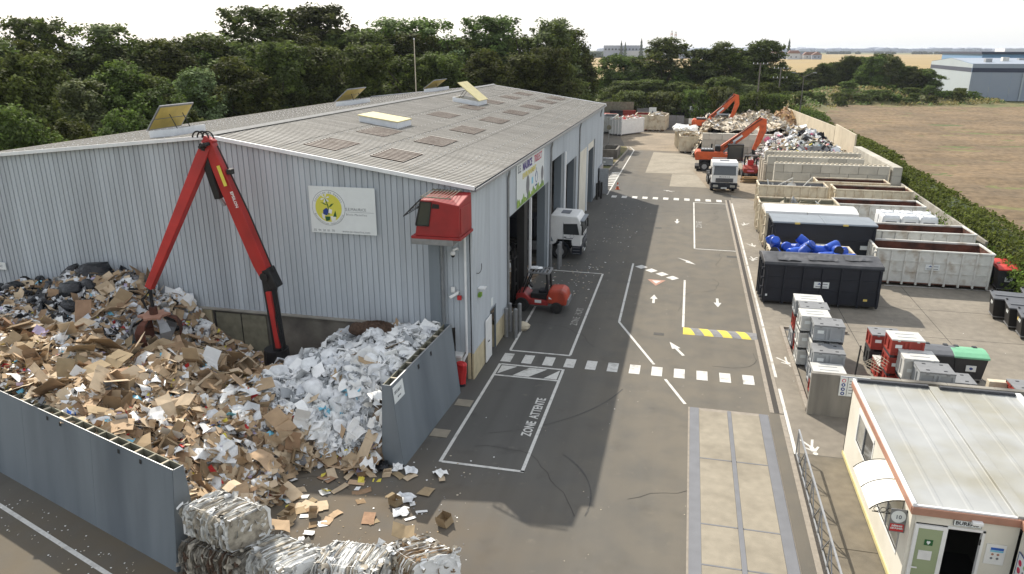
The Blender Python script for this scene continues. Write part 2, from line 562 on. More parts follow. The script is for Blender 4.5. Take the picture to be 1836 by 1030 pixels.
g = G()
ring = [(9000 * math.cos(2 * PI * i / 48), 9000 * math.sin(2 * PI * i / 48), -.12) for i in range(48)]
struct(g.poly(ring).ob('ground', 'grass', recalc=False), 'dry grassy ground all round the yard')
sheet('golden_field', [(-420, 330), (1500, 330), (2600, 2300), (-900, 2300)], -.06, 'gold', None, 'ripe golden cereal field beyond the trees')
struct(grid('stubble_field', 23.0, 190, 30, 204, 230, 240,
            lambda x, y: .02 + .30 * nz(x * .6, y * 1.6, .16) + .22 * nz(x * .6, y, .5, 3) + .10 * nz(x, y, 1.3, 7), 'stubble'),
       'brown flattened crop field right of the hedge')
def moundz(x, y):
    a = math.exp(-((x - 42) / 17) ** 2) * math.exp(-((y - 215) / 9) ** 2)
    b = math.exp(-((x - 24) / 7) ** 2) * math.exp(-((y - 192) / 11) ** 2)
    c = math.exp(-((x - 64) / 12) ** 2) * math.exp(-((y - 222) / 7) ** 2)
    return -.25 + 3.9 * a + 2.4 * b + 2.0 * c + .5 * nz(x, y, .25) * min(1, a + b + c)
struct(grid('grassy_mound', 10, 90, 150, 245, 80, 90, moundz, 'drygrass'), 'low mound of dry grass beyond the field')
sheet('field_track', [(50, 232), (75, 222), (77, 227), (52, 238)], .06, 'slab', None, 'pale track beside the blue grey warehouse')

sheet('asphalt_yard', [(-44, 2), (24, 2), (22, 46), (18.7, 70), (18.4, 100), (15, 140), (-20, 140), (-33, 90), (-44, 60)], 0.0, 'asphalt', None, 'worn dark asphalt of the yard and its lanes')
yard = bpy.data.objects['asphalt_yard']
sheet('concrete_apron', [(4.37, 24.1), (18.9, 24.1), (18.9, 46), (18.4, 75), (18.4, 100), (6, 100), (5.2, 84), (4.4, 70)], .004, 'yardslab', None, 'pale dusty concrete apron under the containers')
slabs = bpy.data.objects['concrete_apron']
for (a, b, c, d) in (((-4.22, 102.5), (1.3, 101), (1.6, 84.4), (-4.27, 84.5)), ((1.35, 101), (9, 100), (5.5, 84.3), (1.65, 84.35)), ((-1.3, 84.3), (5.4, 84.2), (5.2, 76.2), (-1.36, 76.2))):
    sheet('concrete_slab', [a, b, c, d], .006, 'slab', yard)
sheet('dusty_patch', [(2.4, 76), (6.5, 70), (7.6, 82), (6, 88), (1, 87)], .010, 'dust', yard)
sheet('dusty_patch', [(-8, 104), (14, 104), (13, 132), (-12, 132)], .006, 'dust', yard)
# joints of the apron
g = G()
for x in (8.6, 12.9):
    g.box(x, x + .03, 29, 46, .006, .0075)
for y in (36.9, 41.2):
    g.box(5.5, 18.5, y, y + .03, .006, .0075)
g.ob('slab_joint', 'drain', slabs)

# drain channel between the lane and the apron, kerbs
g = G()
g.box(3.86, 4.02, 27.0, 70, .004, .016, 0)
g.box(4.22, 4.36, 27.0, 70, .004, .016, 0)
g.box(4.02, 4.22, 27.0, 70, .004, .007, 1)
struct(g.ob('drain_channel', ['kerb', 'drain']), 'long open drain channel between lane and apron')
g = G()
g.box(4.36, 4.5, 12, 24, .004, .02, 1); g.box(4.2, 4.36, 12, 26.9, .004, .018, 0)
struct(g.ob('side_gutter', ['kerb', 'drain']), 'narrow gutter beside the handrail')

# walkway slabs by the office
walk = struct(G().box(4.5, 5.98, 8, 24.0, .0, .03).ob('walkway', 'walk'), 'concrete walkway between handrail and office')
for y0, y1 in ((8, 12.2), (12.23, 15.8), (15.83, 18.9), (18.93, 23.97)):
    G().box(4.52, 5.96, y0, y1, .031, .042).ob('paving_slab', 'walk', walk, bev=.006)

# weighbridge
wb = thing('weighbridge', 'long steel framed weighbridge with pale concrete plates in the lane', 'weighbridge')
g = G()
g.box(.80, 3.80, 6.0, 26.78, .0, .012, 0)
g.box(.86, 1.20, 6.0, 26.70, .012, .05, 1); g.box(3.43, 3.76, 6.0, 26.70, .012, .05, 1)
g.ob('side_rail', ['kerb', 'rail'], wb)
G().box(2.26, 2.40, 6.0, 26.68, .012, .052).ob('centre_beam', 'rail', wb, bev=.005)
ys = [26.55, 22.95, 19.2, 17.35, 13.8, 10.2, 6.2]
for y in ys[1:-1]:
    G().box(1.2, 2.24, y - .025, y + .025, .012, .05).ob('cross_beam', 'rail', wb)
    G().box(2.42, 3.43, y - .025, y + .025, .012, .05).ob('cross_beam', 'rail', wb)
for x0, x1 in ((1.205, 2.255), (2.405, 3.425)):
    for a, b in zip(ys[1:], ys[:-1]):
        G().box(x0, x1, a + .03, b - .03, .012, .046).ob('deck_plate', 'slab', wb, bev=.005)

# ------------------------------------------------------------------ painted markings
ZM = .009
def mk(name, pts, m='mark', z=ZM):
    return sheet(name, pts, z, m, yard)
def line(p, q, w=.12, m='mark', name='road_line', z=ZM):
    a = Vector(p); b = Vector(q); d = (b - a).normalized(); n = Vector((-d.y, d.x)) * w / 2
    return mk(name, [a - n, b - n, b + n, a + n], m, z)
for i in range(12):
    x = -7.43 + i * .951
    mk('crosswalk_stripe', [(x, 29.40), (x + .46, 29.40), (x + .46, 30.35), (x, 30.35)])
for i in range(11):
    x = -6.54 + i * .962
    mk('crosswalk_stripe', [(x, 68.95), (x + .48, 68.9), (x + .48, 69.95), (x, 70.0)])
# waiting bay
for p, q in (((-7.36, 20.75), (-7.36, 29.15)), ((-4.52, 20.75), (-4.52, 29.15)), ((-7.30, 20.78), (-4.46, 20.78)), ((-7.30, 29.12), (-4.58, 29.12)), ((-7.30, 27.95), (-4.58, 27.95)),
             ((-7.30, 30.72), (-4.46, 30.72)), ((-4.48, 30.78), (-4.48, 43.9)), ((-4.54, 43.9), (-8.9, 44.05)), ((-7.28, 30.78), (-7.36, 37.0)),
             ((4.42, 68.5), (4.42, 30.42)), ((4.44, 29.28), (4.44, 22.2)), ((4.60, 21.6), (4.60, 12)), ((.50, 43.7), (.50, 35.6)), ((-2.81, 46.68), (-2.70, 35.6)), ((-2.70, 35.6), (-.70, 30.6)), ((-.16, 29.15), (.68, 27.0)),
             ((-7.05, 70.1), (-6.95, 103.7)), ((-6.95, 103.7), (-7.75, 107.2)), ((-7.75, 107.2), (-16, 108.4)),
             ((12.0, 45.4), (17.9, 45.65)), ((8.1, 36.5), (5.4, 36.4))):
    line(p, q)
for p, q in (((1.06, 68.25), (1.09, 51.45)), ((3.90, 68.1), (3.93, 51.35)), ((1.12, 68.2), (3.84, 68.1)), ((1.15, 51.42), (3.87, 51.38))):
    line(p, q, .11)
line((-34, 20.2), (-10, 11.95), .13)
# hatch of the waiting bay
mk('hatch_mark', [(-7.24, 28.1), (-7.24, 28.98), (-6.55, 28.98)])
mk('hatch_mark', [(-6.55, 28.06), (-5.85, 28.06), (-5.2, 28.98), (-6.0, 28.98)])
mk('hatch_mark', [(-5.2, 28.06), (-4.64, 28.06), (-4.64, 28.98), (-4.66, 28.98)])
for i in range(9):
    y = 75.2 + i * 1.02
    mk('hatch_mark', [(-7.95, y), (-7.08, y), (-7.08, y + .5), (-7.95, y + .5)])
for c in ((-2.24, 46.02), (-1.57, 45.34), (-.89, 44.69), (-.23, 44.01)):
    mk('give_way_mark', [(c[0] - .40, c[1]), (c[0], c[1] - .45), (c[0] + .40, c[1]), (c[0], c[1] + .45)])
mk('triangle_mark', [(-1.7, 43.4), (-1.16, 42.2), (-.62, 43.4)], 'coral')
mk('triangle_mark', [(-1.42, 43.22), (-1.16, 42.62), (-.90, 43.22)], 'mark', ZM + .003)
def arrow(x, y, a, L=1.5, w=.42, m='mark'):
    d = Vector((math.cos(a), math.sin(a))); n = Vector((-d.y, d.x)); o = Vector((x, y))
    mk('direction_arrow', [o - n * .07, o + d * L * .5 - n * .07, o + d * L * .5 - n * w / 2, o + d * L, o + d * L * .5 + n * w / 2, o + d * L * .5 + n * .07, o + n * .07], m)
arrow(-1.14, 39.0, R(91)); arrow(2.30, 40.6, R(-90)); arrow(.56, 31.9, R(113), 1.7); arrow(-.27, 60.8, R(-90), 1.7)
mk('direction_arrow', [(-.05, 48.8), (.55, 48.0), (.5, 47.75), (1.15, 47.35), (.75, 48.1)])
def walker(x, y, a=0.0, s=1.0):
    Z = Matrix.Translation((x, y, 0)) @ Matrix.Rotation(a, 4, 'Z') @ Matrix.Scale(s, 4)
    g = G()
    def pl(*p):
        g.poly([Z @ Vector((u, v, .010)) for u, v in p])
    pl(*[(.12 * math.cos(i * PI / 4), .95 + .14 * math.sin(i * PI / 4)) for i in range(8)])
    pl((-.12, .78), (.12, .78), (.10, .30), (-.10, .30))
    g.poly([Z @ Vector((u, v, .011)) for u, v in ((-.10, .32), (.02, .32), (-.22, -.35), (-.34, -.35))])
    g.poly([Z @ Vector((u, v, .012)) for u, v in ((-.02, .32), (.10, .32), (.36, -.30), (.24, -.32))])
    g.poly([Z @ Vector((u, v, .013)) for u, v in ((-.10, .76), (-.38, .36), (-.30, .30), (-.06, .6))])
    g.poly([Z @ Vector((u, v, .014)) for u, v in ((.10, .76), (.38, .44), (.30, .38), (.06, .6))])
    return g.ob('pedestrian_mark', 'mark', yard, recalc=False)
walker(4.95, 32.5, R(200), .75); walker(4.98, 24.9, R(190), .75); walker(5.0, 53.6, R(200), .75); walker(4.95, 49.9, R(170), .75); walker(5.1, 60.4, R(160), .75)
walker(-1.1, 73.4, R(60), .8); walker(-22.4, 17.2, R(250), .8)
txt('ZONE  ATTENTE', .50, (-4.74, 23.1, .012), (0, 0, R(90)), 'mark', yard, 'painted_lettering', bold=.012, ext=.001, sx=.82)
txt('ZONE  HORS', .50, (-4.75, 34.6, .012), (0, 0, R(90)), 'markold', yard, 'painted_lettering', bold=.012, ext=.001, sx=.9)
txt('ZONE', .60, (1.65, 58.0, .012), (0, 0, R(90)), 'markold', yard, 'painted_lettering', bold=.015, ext=.001, sx=1.4)

cr_r = random.Random(31)
def ribbon(pts, w, m, name, z=.0065):
    g = G(); n = len(pts)
    for i, p in enumerate(pts):
        a = Vector(pts[max(0, i - 1)]); b = Vector(pts[min(n - 1, i + 1)]); d = (b - a).normalized(); nn = Vector((-d.y, d.x)) * w * cr_r.uniform(.5, 1.2) / 2
        g.v += [(p[0] - nn.x, p[1] - nn.y, z), (p[0] + nn.x, p[1] + nn.y, z)]
    for i in range(n - 1):
        g.f.append((2 * i, 2 * i + 1, 2 * i + 3, 2 * i + 2)); g.m.append(0)
    return g.ob(name, m, yard, recalc=False)
for (x, y, a, n) in ((-6.5, 22, .9, 14), (-3.5, 32, 1.9, 16), (-1, 20, .4, 10), (.2, 38, 1.4, 18), (-4, 52, 1.0, 20), (2.6, 47, 1.7, 16), (-2, 63, .2, 16), (-9.6, 18.5, 2.7, 10), (1.8, 31, .1, 8), (-6.8, 39, .7, 12), (-.5, 14.5, 1.2, 12), (2, 60, 1.5, 22)):
    pts = [(x, y)]
    for i in range(n):
        a += cr_r.uniform(-.55, .55); pts.append((pts[-1][0] + .42 * math.cos(a), pts[-1][1] + .42 * math.sin(a)))
    ribbon(pts, .022, 'drain', 'crack')
for (cx_, cy_, r, a0, a1) in ((-5.5, 19.5, 3.4, -.2, .9), (2.2, 88, 9, 3.3, 4.3), (1.4, 88, 9, 3.3, 4.2), (-9, 30, 7.5, -1.2, -.3)):
    ribbon([(cx_ + r * math.cos(a0 + (a1 - a0) * i / 14), cy_ + r * math.sin(a0 + (a1 - a0) * i / 14)) for i in range(15)], .06, 'tyre', 'tyre_mark', .0075)
for (x, y, w, h) in ((-.9, 34.2, .5, .35), (3.2, 49.6, .7, .45), (-1.9, 57, .5, .5)):
    mk('manhole_cover', [(x, y), (x + w, y), (x + w, y + h), (x, y + h)], 'tyre', .0085)

# speed bump of alternating segments
sb = thing('speed_bump', 'yellow and grey speed bump across the right lane', 'speed bump', loc=(0, 0, 0))
for i in range(8):
    x0 = .50 + i * .44; x1 = x0 + .44
    g = G()
    sh = .30
    prof = [(34.62, .004), (34.80, .045), (35.0, .06), (35.2, .06), (35.4, .045), (35.58, .004)]
    vs = []
    for t, (y, z) in enumerate(prof):
        k = sh * (1 - (y - 34.62) / .96) - .0
        xa = min(4.02, max(.50, x0 + k - .15)); xb = min(4.02, max(.50, x1 + k - .15))
        if i == 0: xa = .50
        if i == 7: xb = 4.0
        vs += [(xa, y, z), (xb, y, z)]
    g.add(vs, [(2 * t, 2 * t + 1, 2 * t + 3, 2 * t + 2) for t in range(5)])
    g.ob('bump_segment', 'yellow' if i % 2 == 0 else 'colgrey', sb, recalc=False)

# ------------------------------------------------------------------ warehouse
WX = -8.05; WY = 27.3; FY = 73.8; RX = -19.2; RZ = 9.85; LX = -32.4
def roofz(x):
    return RZ - .148 * (x - RX) if x > RX else RZ + .098 * (x - RX)
wh = thing('recycling_hall', 'long pale blue grey metal clad recycling hall with ribbed roof', 'warehouse')
# gable panels
x = WX - .02
k = 0
while x > -32.3:
    xl = x - .25
    z0 = 1.20 if xl > -9.02 else 2.26
    za = roofz(xl) - .03; zb = roofz(x) - .03
    y = WY
    pr = [(xl, y), (xl + .195, y), (xl + .20, y + .04), (xl + .238, y + .04), (xl + .25, y)]
    vs = []
    for px, py in pr:
        vs += [(px, py, z0), (px, py, roofz(px) - .03)]
    G().add(vs, [(2 * t, 2 * t + 2, 2 * t + 3, 2 * t + 1) for t in range(4)]).ob('cladding_panel', 'clad', wh, recalc=False)
    x = xl; k += 1
# side cladding: one ribbed sheet over each solid stretch
def side_clad(name, y0, y1, z0, z1, m='clad2', pitch=.22):
    g = G(); y = y0
    while y < y1 - .01:
        e = min(y + pitch, y1)
        w = e - y
        pr = [(WX, y), (WX, y + w * .55), (WX + .03, y + w * .65), (WX + .03, y + w * .9), (WX, e)]
        vs = []
        for px, py in pr:
            vs += [(px, py, z0), (px, py, z1)]
        g.add(vs, [(2 * t, 2 * t + 2, 2 * t + 3, 2 * t + 1) for t in range(4)])
        y = e
    return g.ob(name, m, wh, recalc=False)
side_clad('side_cladding', WY, 29.95, 1.2, 8.2)
side_clad('side_cladding', 29.95, 30.95, 2.12, 8.2)
side_clad('side_cladding', 30.95, 33.3, 1.1, 8.2)
side_clad('side_cladding', 33.3, 44.1, 5.62, 8.2)
side_clad('side_cladding', 44.1, 45.2, .1, 8.2)
side_clad('side_cladding', 45.2, 50.1, 6.67, 8.2)
side_clad('side_cladding', 50.1, 50.7, .1, 8.2)
side_clad('side_cladding', 50.7, 62.2, 5.62, 8.2)
side_clad('side_cladding', 55.9, 56.8, .1, 5.62)
side_clad('side_cladding', 61.6, 62.5, .1, 5.62)
side_clad('side_cladding', 62.2, 67.4, 5.66, 8.2)
side_clad('side_cladding', 67.4, FY, .1, 8.2)
# shell walls and floor inside
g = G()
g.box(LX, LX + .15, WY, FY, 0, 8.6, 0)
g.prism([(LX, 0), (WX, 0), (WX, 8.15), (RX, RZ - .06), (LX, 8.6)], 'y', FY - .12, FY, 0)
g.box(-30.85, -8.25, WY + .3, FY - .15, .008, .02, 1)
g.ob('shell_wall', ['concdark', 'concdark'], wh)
g = G()
g.box(WX - .10, WX - .06, WY, WY + .2, 0, 8)
for y in (33.15, 44.25, 50.2, 55.95, 61.75, 67.5, 73.5):
    G().box(WX - .45, WX - .10, y, y + .22, 0, 8.1).ob('portal_column', 'dark', wh)
g.ob('corner_column', 'dark', wh)
# lower masonry
g = G()
g.box(WX - .25, WX + .02, WY + .0, 29.95, 0, 1.2)
g.ob('plinth', 'plinth', wh)
G().box(WX - .25, WX + .02, 30.95, 33.2, 0, 1.1).ob('plinth', 'plinth', wh)
g = G()
g.box(-9.05, WX - .25, WY + .0, WY + .2, 0, 1.2, 0)
g.box(LX, -9.05, WY + .05, WY + .25, 0, 2.25, 0)
g.box(-24, -21.6, WY - .02, WY + .05, 0, 2.2, 1); g.box(-21.4, -20.3, WY - .02, WY + .05, 0, 2.2, 1)
g.ob('lower_wall', ['concdark', 'plinth'], wh)
g = G()
g.box(-20.1, -17.6, WY - .01, WY + .04, 0, 2.05, 0); g.box(-20.16, -20.1, WY - .05, WY + .05, 0, 2.1, 1); g.box(-18.85, -18.8, WY - .02, WY + .05, 0, 2.05, 1)
g.ob('low_panel', ['greyin', 'dark'], wh)
G().box(LX, -9.0, WY - .14, WY + .02, 2.18, 2.27).ob('sill_flashing', 'conc', wh, bev=.01)
# side pieces
g = G()
g.box(WX - .06, WX + .05, 38.72, 38.95, 0, 5.6, 0); g.box(WX - .5, WX - .1, 37.7, 38.6, 0, 5.6, 1)
g.ob('door_post', ['trim', 'dark'], wh)
for a, b, z in ((49.0, 50.1, 6.67), (54.8, 55.9, 5.62), (66.3, 67.4, 5.66), (43.2, 44.1, 5.6)):
    G().box(WX - .5, WX - .02, a, b, 0, z).ob('door_jamb', 'greywall', wh)
G().box(WX + .0, WX + .06, 50.3, 50.7, 0, 6.6).ob('white_post', 'trim', wh)
G().box(WX, WX + .06, 62.25, 62.55, 0, 5.3).ob('white_post', 'trim', wh)
for i in range(6):
    G().box(WX - .06, WX + .03, 56.85 + i * .79, 56.85 + i * .79 + .77, .08, 5.6).ob('door_panel', 'officewall', wh, bev=.01)
G().box(WX - .06, WX + .02, 62.6, 66.3, 5.06, 5.64).ob('door_head', 'officewall', wh)
# small service door
d = G().box(WX + .06, WX + .11, 28.98, 29.93, .05, 2.02).ob('service_door', 'white', wh, bev=.01)
G().bar((WX + .16, 29.15, 1.0), (WX + .16, 29.35, 1.0), .03, mi=0).ob('handle', 'dark', d)
g = G(); g.box(WX - .03, WX + .04, 29.93, 30.0, 0, 2.15); g.box(WX - .03, WX + .04, 30.9, 30.97, 0, 2.15); g.box(WX - .03, WX + .04, 29.9, 31.0, 2.1, 2.17)
g.ob('door_frame', 'greywall', wh)
G().box(WX + .01, WX + .05, 30.1, 30.4, 2.3, 2.65).ob('small_notice', 'signpale', wh)
# roof
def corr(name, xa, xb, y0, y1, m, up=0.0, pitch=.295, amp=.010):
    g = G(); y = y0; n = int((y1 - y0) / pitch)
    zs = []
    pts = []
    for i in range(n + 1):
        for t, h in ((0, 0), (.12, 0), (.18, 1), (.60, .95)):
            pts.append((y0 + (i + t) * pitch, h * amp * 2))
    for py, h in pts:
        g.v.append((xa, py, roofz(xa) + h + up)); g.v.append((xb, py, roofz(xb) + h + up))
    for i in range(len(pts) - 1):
        g.f.append((2 * i, 2 * i + 1, 2 * i + 3, 2 * i + 2)); g.m.append(1 if i % 4 in (0, 1) else 0)  # dark colour on valleys and rib fronts: dirt plus painted shade
    return g.ob(name, [m, 'roofdirtshade' if m == 'roof' else 'lightdirtshade'], wh, recalc=False, smooth=False)
xs = [-19.2, -16.4, -13.6, -10.8, -7.85]
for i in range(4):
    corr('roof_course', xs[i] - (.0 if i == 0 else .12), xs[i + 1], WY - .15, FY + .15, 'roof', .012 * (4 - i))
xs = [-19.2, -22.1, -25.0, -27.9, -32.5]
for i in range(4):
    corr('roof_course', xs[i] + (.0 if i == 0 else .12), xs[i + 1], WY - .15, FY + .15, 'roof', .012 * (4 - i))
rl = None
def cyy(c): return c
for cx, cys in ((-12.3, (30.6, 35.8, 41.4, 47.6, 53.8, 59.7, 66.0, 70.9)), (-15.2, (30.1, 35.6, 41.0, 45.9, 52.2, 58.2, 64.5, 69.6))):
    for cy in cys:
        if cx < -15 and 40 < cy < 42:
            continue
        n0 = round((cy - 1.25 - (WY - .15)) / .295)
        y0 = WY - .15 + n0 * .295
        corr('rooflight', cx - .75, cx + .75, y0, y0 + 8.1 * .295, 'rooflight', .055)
g = G()
for bx in (-8.6, -9.5, -11.0, -12.0, -13.5, -14.5, -16.2, -17.4, -18.6, -20, -21.2, -22.4, -24, -25.4, -27, -28.4, -30):
    y = WY
    while y < FY:
        z = roofz(bx) + .075
        g.add([(bx - .03, y - .03, z - .03), (bx + .03, y - .03, z - .03), (bx + .03, y + .03, z - .03), (bx - .03, y + .03, z - .03), (bx, y, z + .01)], [(0, 1, 4), (1, 2, 4), (2, 3, 4), (3, 0, 4)])
        y += .59
g.ob('roof_bolt', 'bolt', wh, kind='stuff')
g = G()
g.add([(RX - .17, WY - .2, roofz(RX - .17) + .11), (RX, WY - .2, RZ + .18), (RX + .17, WY - .2, roofz(RX + .17) + .11), (RX - .17, FY + .2, roofz(RX - .17) + .11), (RX, FY + .2, RZ + .18), (RX + .17, FY + .2, roofz(RX + .17) + .11)],
      [(0, 1, 4, 3), (1, 2, 5, 4)])
g.ob('ridge_cap', 'ridge', wh, recalc=False)
for y in (WY - .2, FY + .1):
    g = G()
    for xa, xb in ((RX, -7.85), (LX - .1, RX)):
        g.prism([(xa, roofz(xa) - .07), (xb, roofz(xb) - .07), (xb, roofz(xb) + .08), (xa, roofz(xa) + .08)], 'y', y, y + .1)
    g.ob('gable_trim', 'trim', wh)
g = G()
g.box(-7.98, -7.80, WY - .1, FY + .1, 8.02, 8.05); g.box(-7.82, -7.79, WY - .1, FY + .1, 8.02, 8.14); g.box(-8.0, -7.97, WY - .1, FY + .1, 8.02, 8.16)
g.ob('gutter', 'galv', wh)
for y in (33.15, 44.45, 56.75, 70.5):
    g = G(); g.tube([(-7.88, y, 8.0), (-7.88, y, 7.85), (WX + .1, y + .05, 7.6), (WX + .1, y + .05, .1 if y < 70 else 7.3)], .055, 8)
    g.ob('downpipe', 'steel', wh, smooth=False)
g = G(); g.tube([(-8.30, WY - .1, 6.2), (-8.30, WY - .1, 1.2), (-8.4, WY - .15, 1.0), (-8.5, WY - .15, .7)], .055, 8)
g.ob('downpipe', 'trim', wh)
g = G()
g.box(WX - .04, WX + .04, WY - .05, WY + .03, 1.2, 8.1)
g.ob('corner_trim', 'clad2', wh)
# roof vents
def vent(name_lab, x0, x1, y0, y1, opening, side):
    t = .06; H = .36
    sl_ = math.atan2(roofz(x1) - roofz(x0), x1 - x0)
    g = G()
    for ya, yb, xa, xb in ((y0, y0 + t, x0, x1), (y1 - t, y1, x0, x1), (y0 + t, y1 - t, x0, x0 + t), (y0 + t, y1 - t, x1 - t, x1)):
        g.prism([(xa, roofz(xa) - .05), (xb, roofz(xb) - .05), (xb, roofz(xb) + H), (xa, roofz(xa) + H)], 'y', ya, yb)
    cb = g.ob('vent_kerb', 'ibc', wh, label=name_lab)
    w = x1 - x0; h = y1 - y0
    g = G(); g.box(0, w + .1, -.05, h + .05, 0, .05, 0)
    g.box(.08, w * .5 - .03, .04, h - .04, -.015, -.002, 1); g.box(w * .5 + .03, w, .04, h - .04, -.015, -.002, 1)
    lid = link(g.mesh('vent_lid', ['steel', 'skydeep'] if opening and side == 'L' else ['skylid', 'skyyellow']), 'vent_lid', cb)
    if side == 'L':
        lid.location = (x0 - .05, y0, roofz(x0) + H + .01); lid.rotation_euler = (0, -(R(opening) + sl_), 0)
    else:
        lid.location = (x1 + .05, y1, roofz(x1) + H + .01); lid.rotation_euler = (0, -(R(opening) - sl_), PI)
    if opening:
        a = R(opening)
        for yy in (y0 + h * .3, y0 + h * .7):
            if side == 'L':
                G().cyl((x1 - .3, yy, roofz(x1) + H - .1), (x0 + math.cos(a) * w * .75, yy, roofz(x0) + H + math.sin(a) * w * .75), .02, n=6).ob('vent_strut', 'dark', cb)
            else:
                G().cyl((x0 + .3, yy, roofz(x0) + H - .1), (x1 - math.cos(a) * w * .75, yy, roofz(x1) + H + math.sin(a) * w * .75), .02, n=6).ob('vent_strut', 'dark', cb)
vent('open roof vent with yellow lid nearest the crane', -23.8, -22.5, 29.3, 31.6, 47, 'L')
vent('open roof vent in the middle of the far slope', -25.2, -23.9, 51.0, 54.2, 34, 'L')
vent('open roof vent at the far end of the far slope', -24.9, -23.6, 69.2, 73.0, 30, 'L')
vent('closed roof vent with yellow lid', -17.2, -15.0, 37.4, 39.4, 0, 'L')
vent('open roof vent near the far end of the near slope', -17.2, -15.2, 54.0, 56.4, 30, 'R')
# ------------------------------------------------------------------ concrete block walls
def block_mesh(L, W=.8, H=.8, m='block', studs=0):
    g = G().box(.012, L - .012, 0, W, .01, H - .005)
    return g.mesh('block', m)
_bm = {}
def blockmesh(L, W=.8, m='block'):
    k = (round(L, 2), W, m)
    if k not in _bm:
        _bm[k] = block_mesh(L, W, .8, m)
    return _bm[k]
def block_wall(label, x0, x1, y, rows=4, BL=1.62, z0=0.0, studs=True, rz=0.0, group=None, mat_='block'):
    w = thing('block_wall', label, 'block wall', group, (x0, y, z0), rz)
    L = x1 - x0
    for r in range(rows):
        a = 0.0; first = BL / 2 if r % 2 else BL
        while a < L - .05:
            e = min(a + first, L); first = BL
            o = link(blockmesh(e - a, .8, mat_), 'block', w, (a, rnd.uniform(-.012, .012), r * .8))
            o.modifiers.new('bevel', 'BEVEL').width = .018
            a = e
    if studs:
        a = .2
        sg = G().prism([(0, .15), (.07, .28), (.07, .52), (0, .65)], 'x', 0, .24) if False else G().cyl((0, 0, 0), (0, 0, .11), .17, .11, 8)
        me = sg.mesh('stud', 'beige')
        while a < L:
            link(me, 'stud', w, (a, .4, rows * .8)); a += .405
    return w
block_wall('nearest of the three parallel pale block walls with studded top, facing the camera', 8.2, 18.1, 72.5, group='parallel block walls of the sorting bays')
block_wall('middle one of the three parallel pale block walls with studded top', 8.0, 16.9, 77.2, group='parallel block walls of the sorting bays')
block_wall('rearmost of the three parallel pale block walls, in front of the heap of coloured rags', 8.1, 17.4, 81.2, group='parallel block walls of the sorting bays')
block_wall('block wall behind the nearer orange material handler, waste piled against its far side', 1.95, 10.6, 97.6, 4, studs=False)
bw = block_wall('long side block wall closing the bays by the hedge', 0, 15.5, 0, 4, studs=False)
bw.location = (19.1, 72.3, 0); bw.rotation_euler = (0, 0, R(91.5))
for i in range(3):
    t = thing('timber_stack', ('leftmost', 'middle', 'rightmost')[i] + ' of the upright weathered sleepers at the end of the block walls', 'timber')
    t.location = (7.55 - .02 * i, 75.6 + i * 1.9, 0)
    for j in range(3):
        G().box(0, .22, j * .34, j * .34 + .3, 0, 2.7 + .15 * ((i + j) % 2)).ob('sleeper', 'rubble', t, bev=.01)

def panel_wall(name, label, pts, h, m, th=.16, stripe=None, n=2.4):
    w = thing(name, label, 'wall')
    for (a, b, hh) in pts:
        a = Vector(a); b = Vector(b); d = (b - a); L = d.length; d.normalize(); nn = Vector((-d.y, d.x))
        k = max(1, round(L / n))
        for i in range(k):
            p = a + d * (L * i / k + .01); q = a + d * (L * (i + 1) / k - .01)
            G().prism([tuple(p), tuple(q), tuple(q + nn * th), tuple(p + nn * th)], 'z', 0, hh).ob('wall_panel', m, w)
        if stripe:
            for zz in stripe:
                p = a - nn * .03; q = b - nn * .03
                G().prism([tuple(p), tuple(q), tuple(q + nn * .06), tuple(p + nn * .06)], 'z', zz, zz + .22).ob('red_band', 'redstripe', w)
    return w
panel_wall('panel_wall', 'tall beige panel wall with a red band behind the waste bays', [((18.35, 101.5), (15.9, 136), 4.0), ((18.25, 88.5), (18.35, 101.2), 4.35)], 4, 'beige', stripe=(2.35,))
panel_wall('panel_wall', 'low grey concrete panel wall between the open containers and the hedge', [((18.75, 50), (19.05, 71.8), 1.9)], 2, 'conc')
panel_wall('panel_wall', 'grey concrete wall at the far left end of the yard', [((-17, 136), (-9.6, 137), 4.3)], 4, 'greyin')
panel_wall('panel_wall', 'dark low wall along the far edge of the yard', [((-2, 137), (14.5, 137.5), 1.6)], 1.6, 'concdark', n=3)

# low wall around the pallet box area, with the safety sign
lw = thing('low_wall', 'low stained concrete wall behind the site office', 'wall')
for i in range(8):
    G().box(5.22 + i * 1.55, 5.22 + (i + 1) * 1.55 - .015, 27.2, 27.42, 0, 1.72).ob('wall_panel', 'concstain', lw, bev=.012)
kb = thing('kerb', 'raised pale kerb edging the pallet box area', 'kerb')
for i in range(6):
    G().box(5.20, 5.36, 27.45 + i * 1.52, 27.45 + (i + 1) * 1.52 - .02, 0, .16).ob('kerb_stone', 'kerb', kb, bev=.012)
for i in range(3):
    G().box(5.38 + i * 1.0, 5.38 + (i + 1) - .02, 36.45, 36.6, 0, .14).ob('kerb_stone', 'kerb', kb, bev=.012)

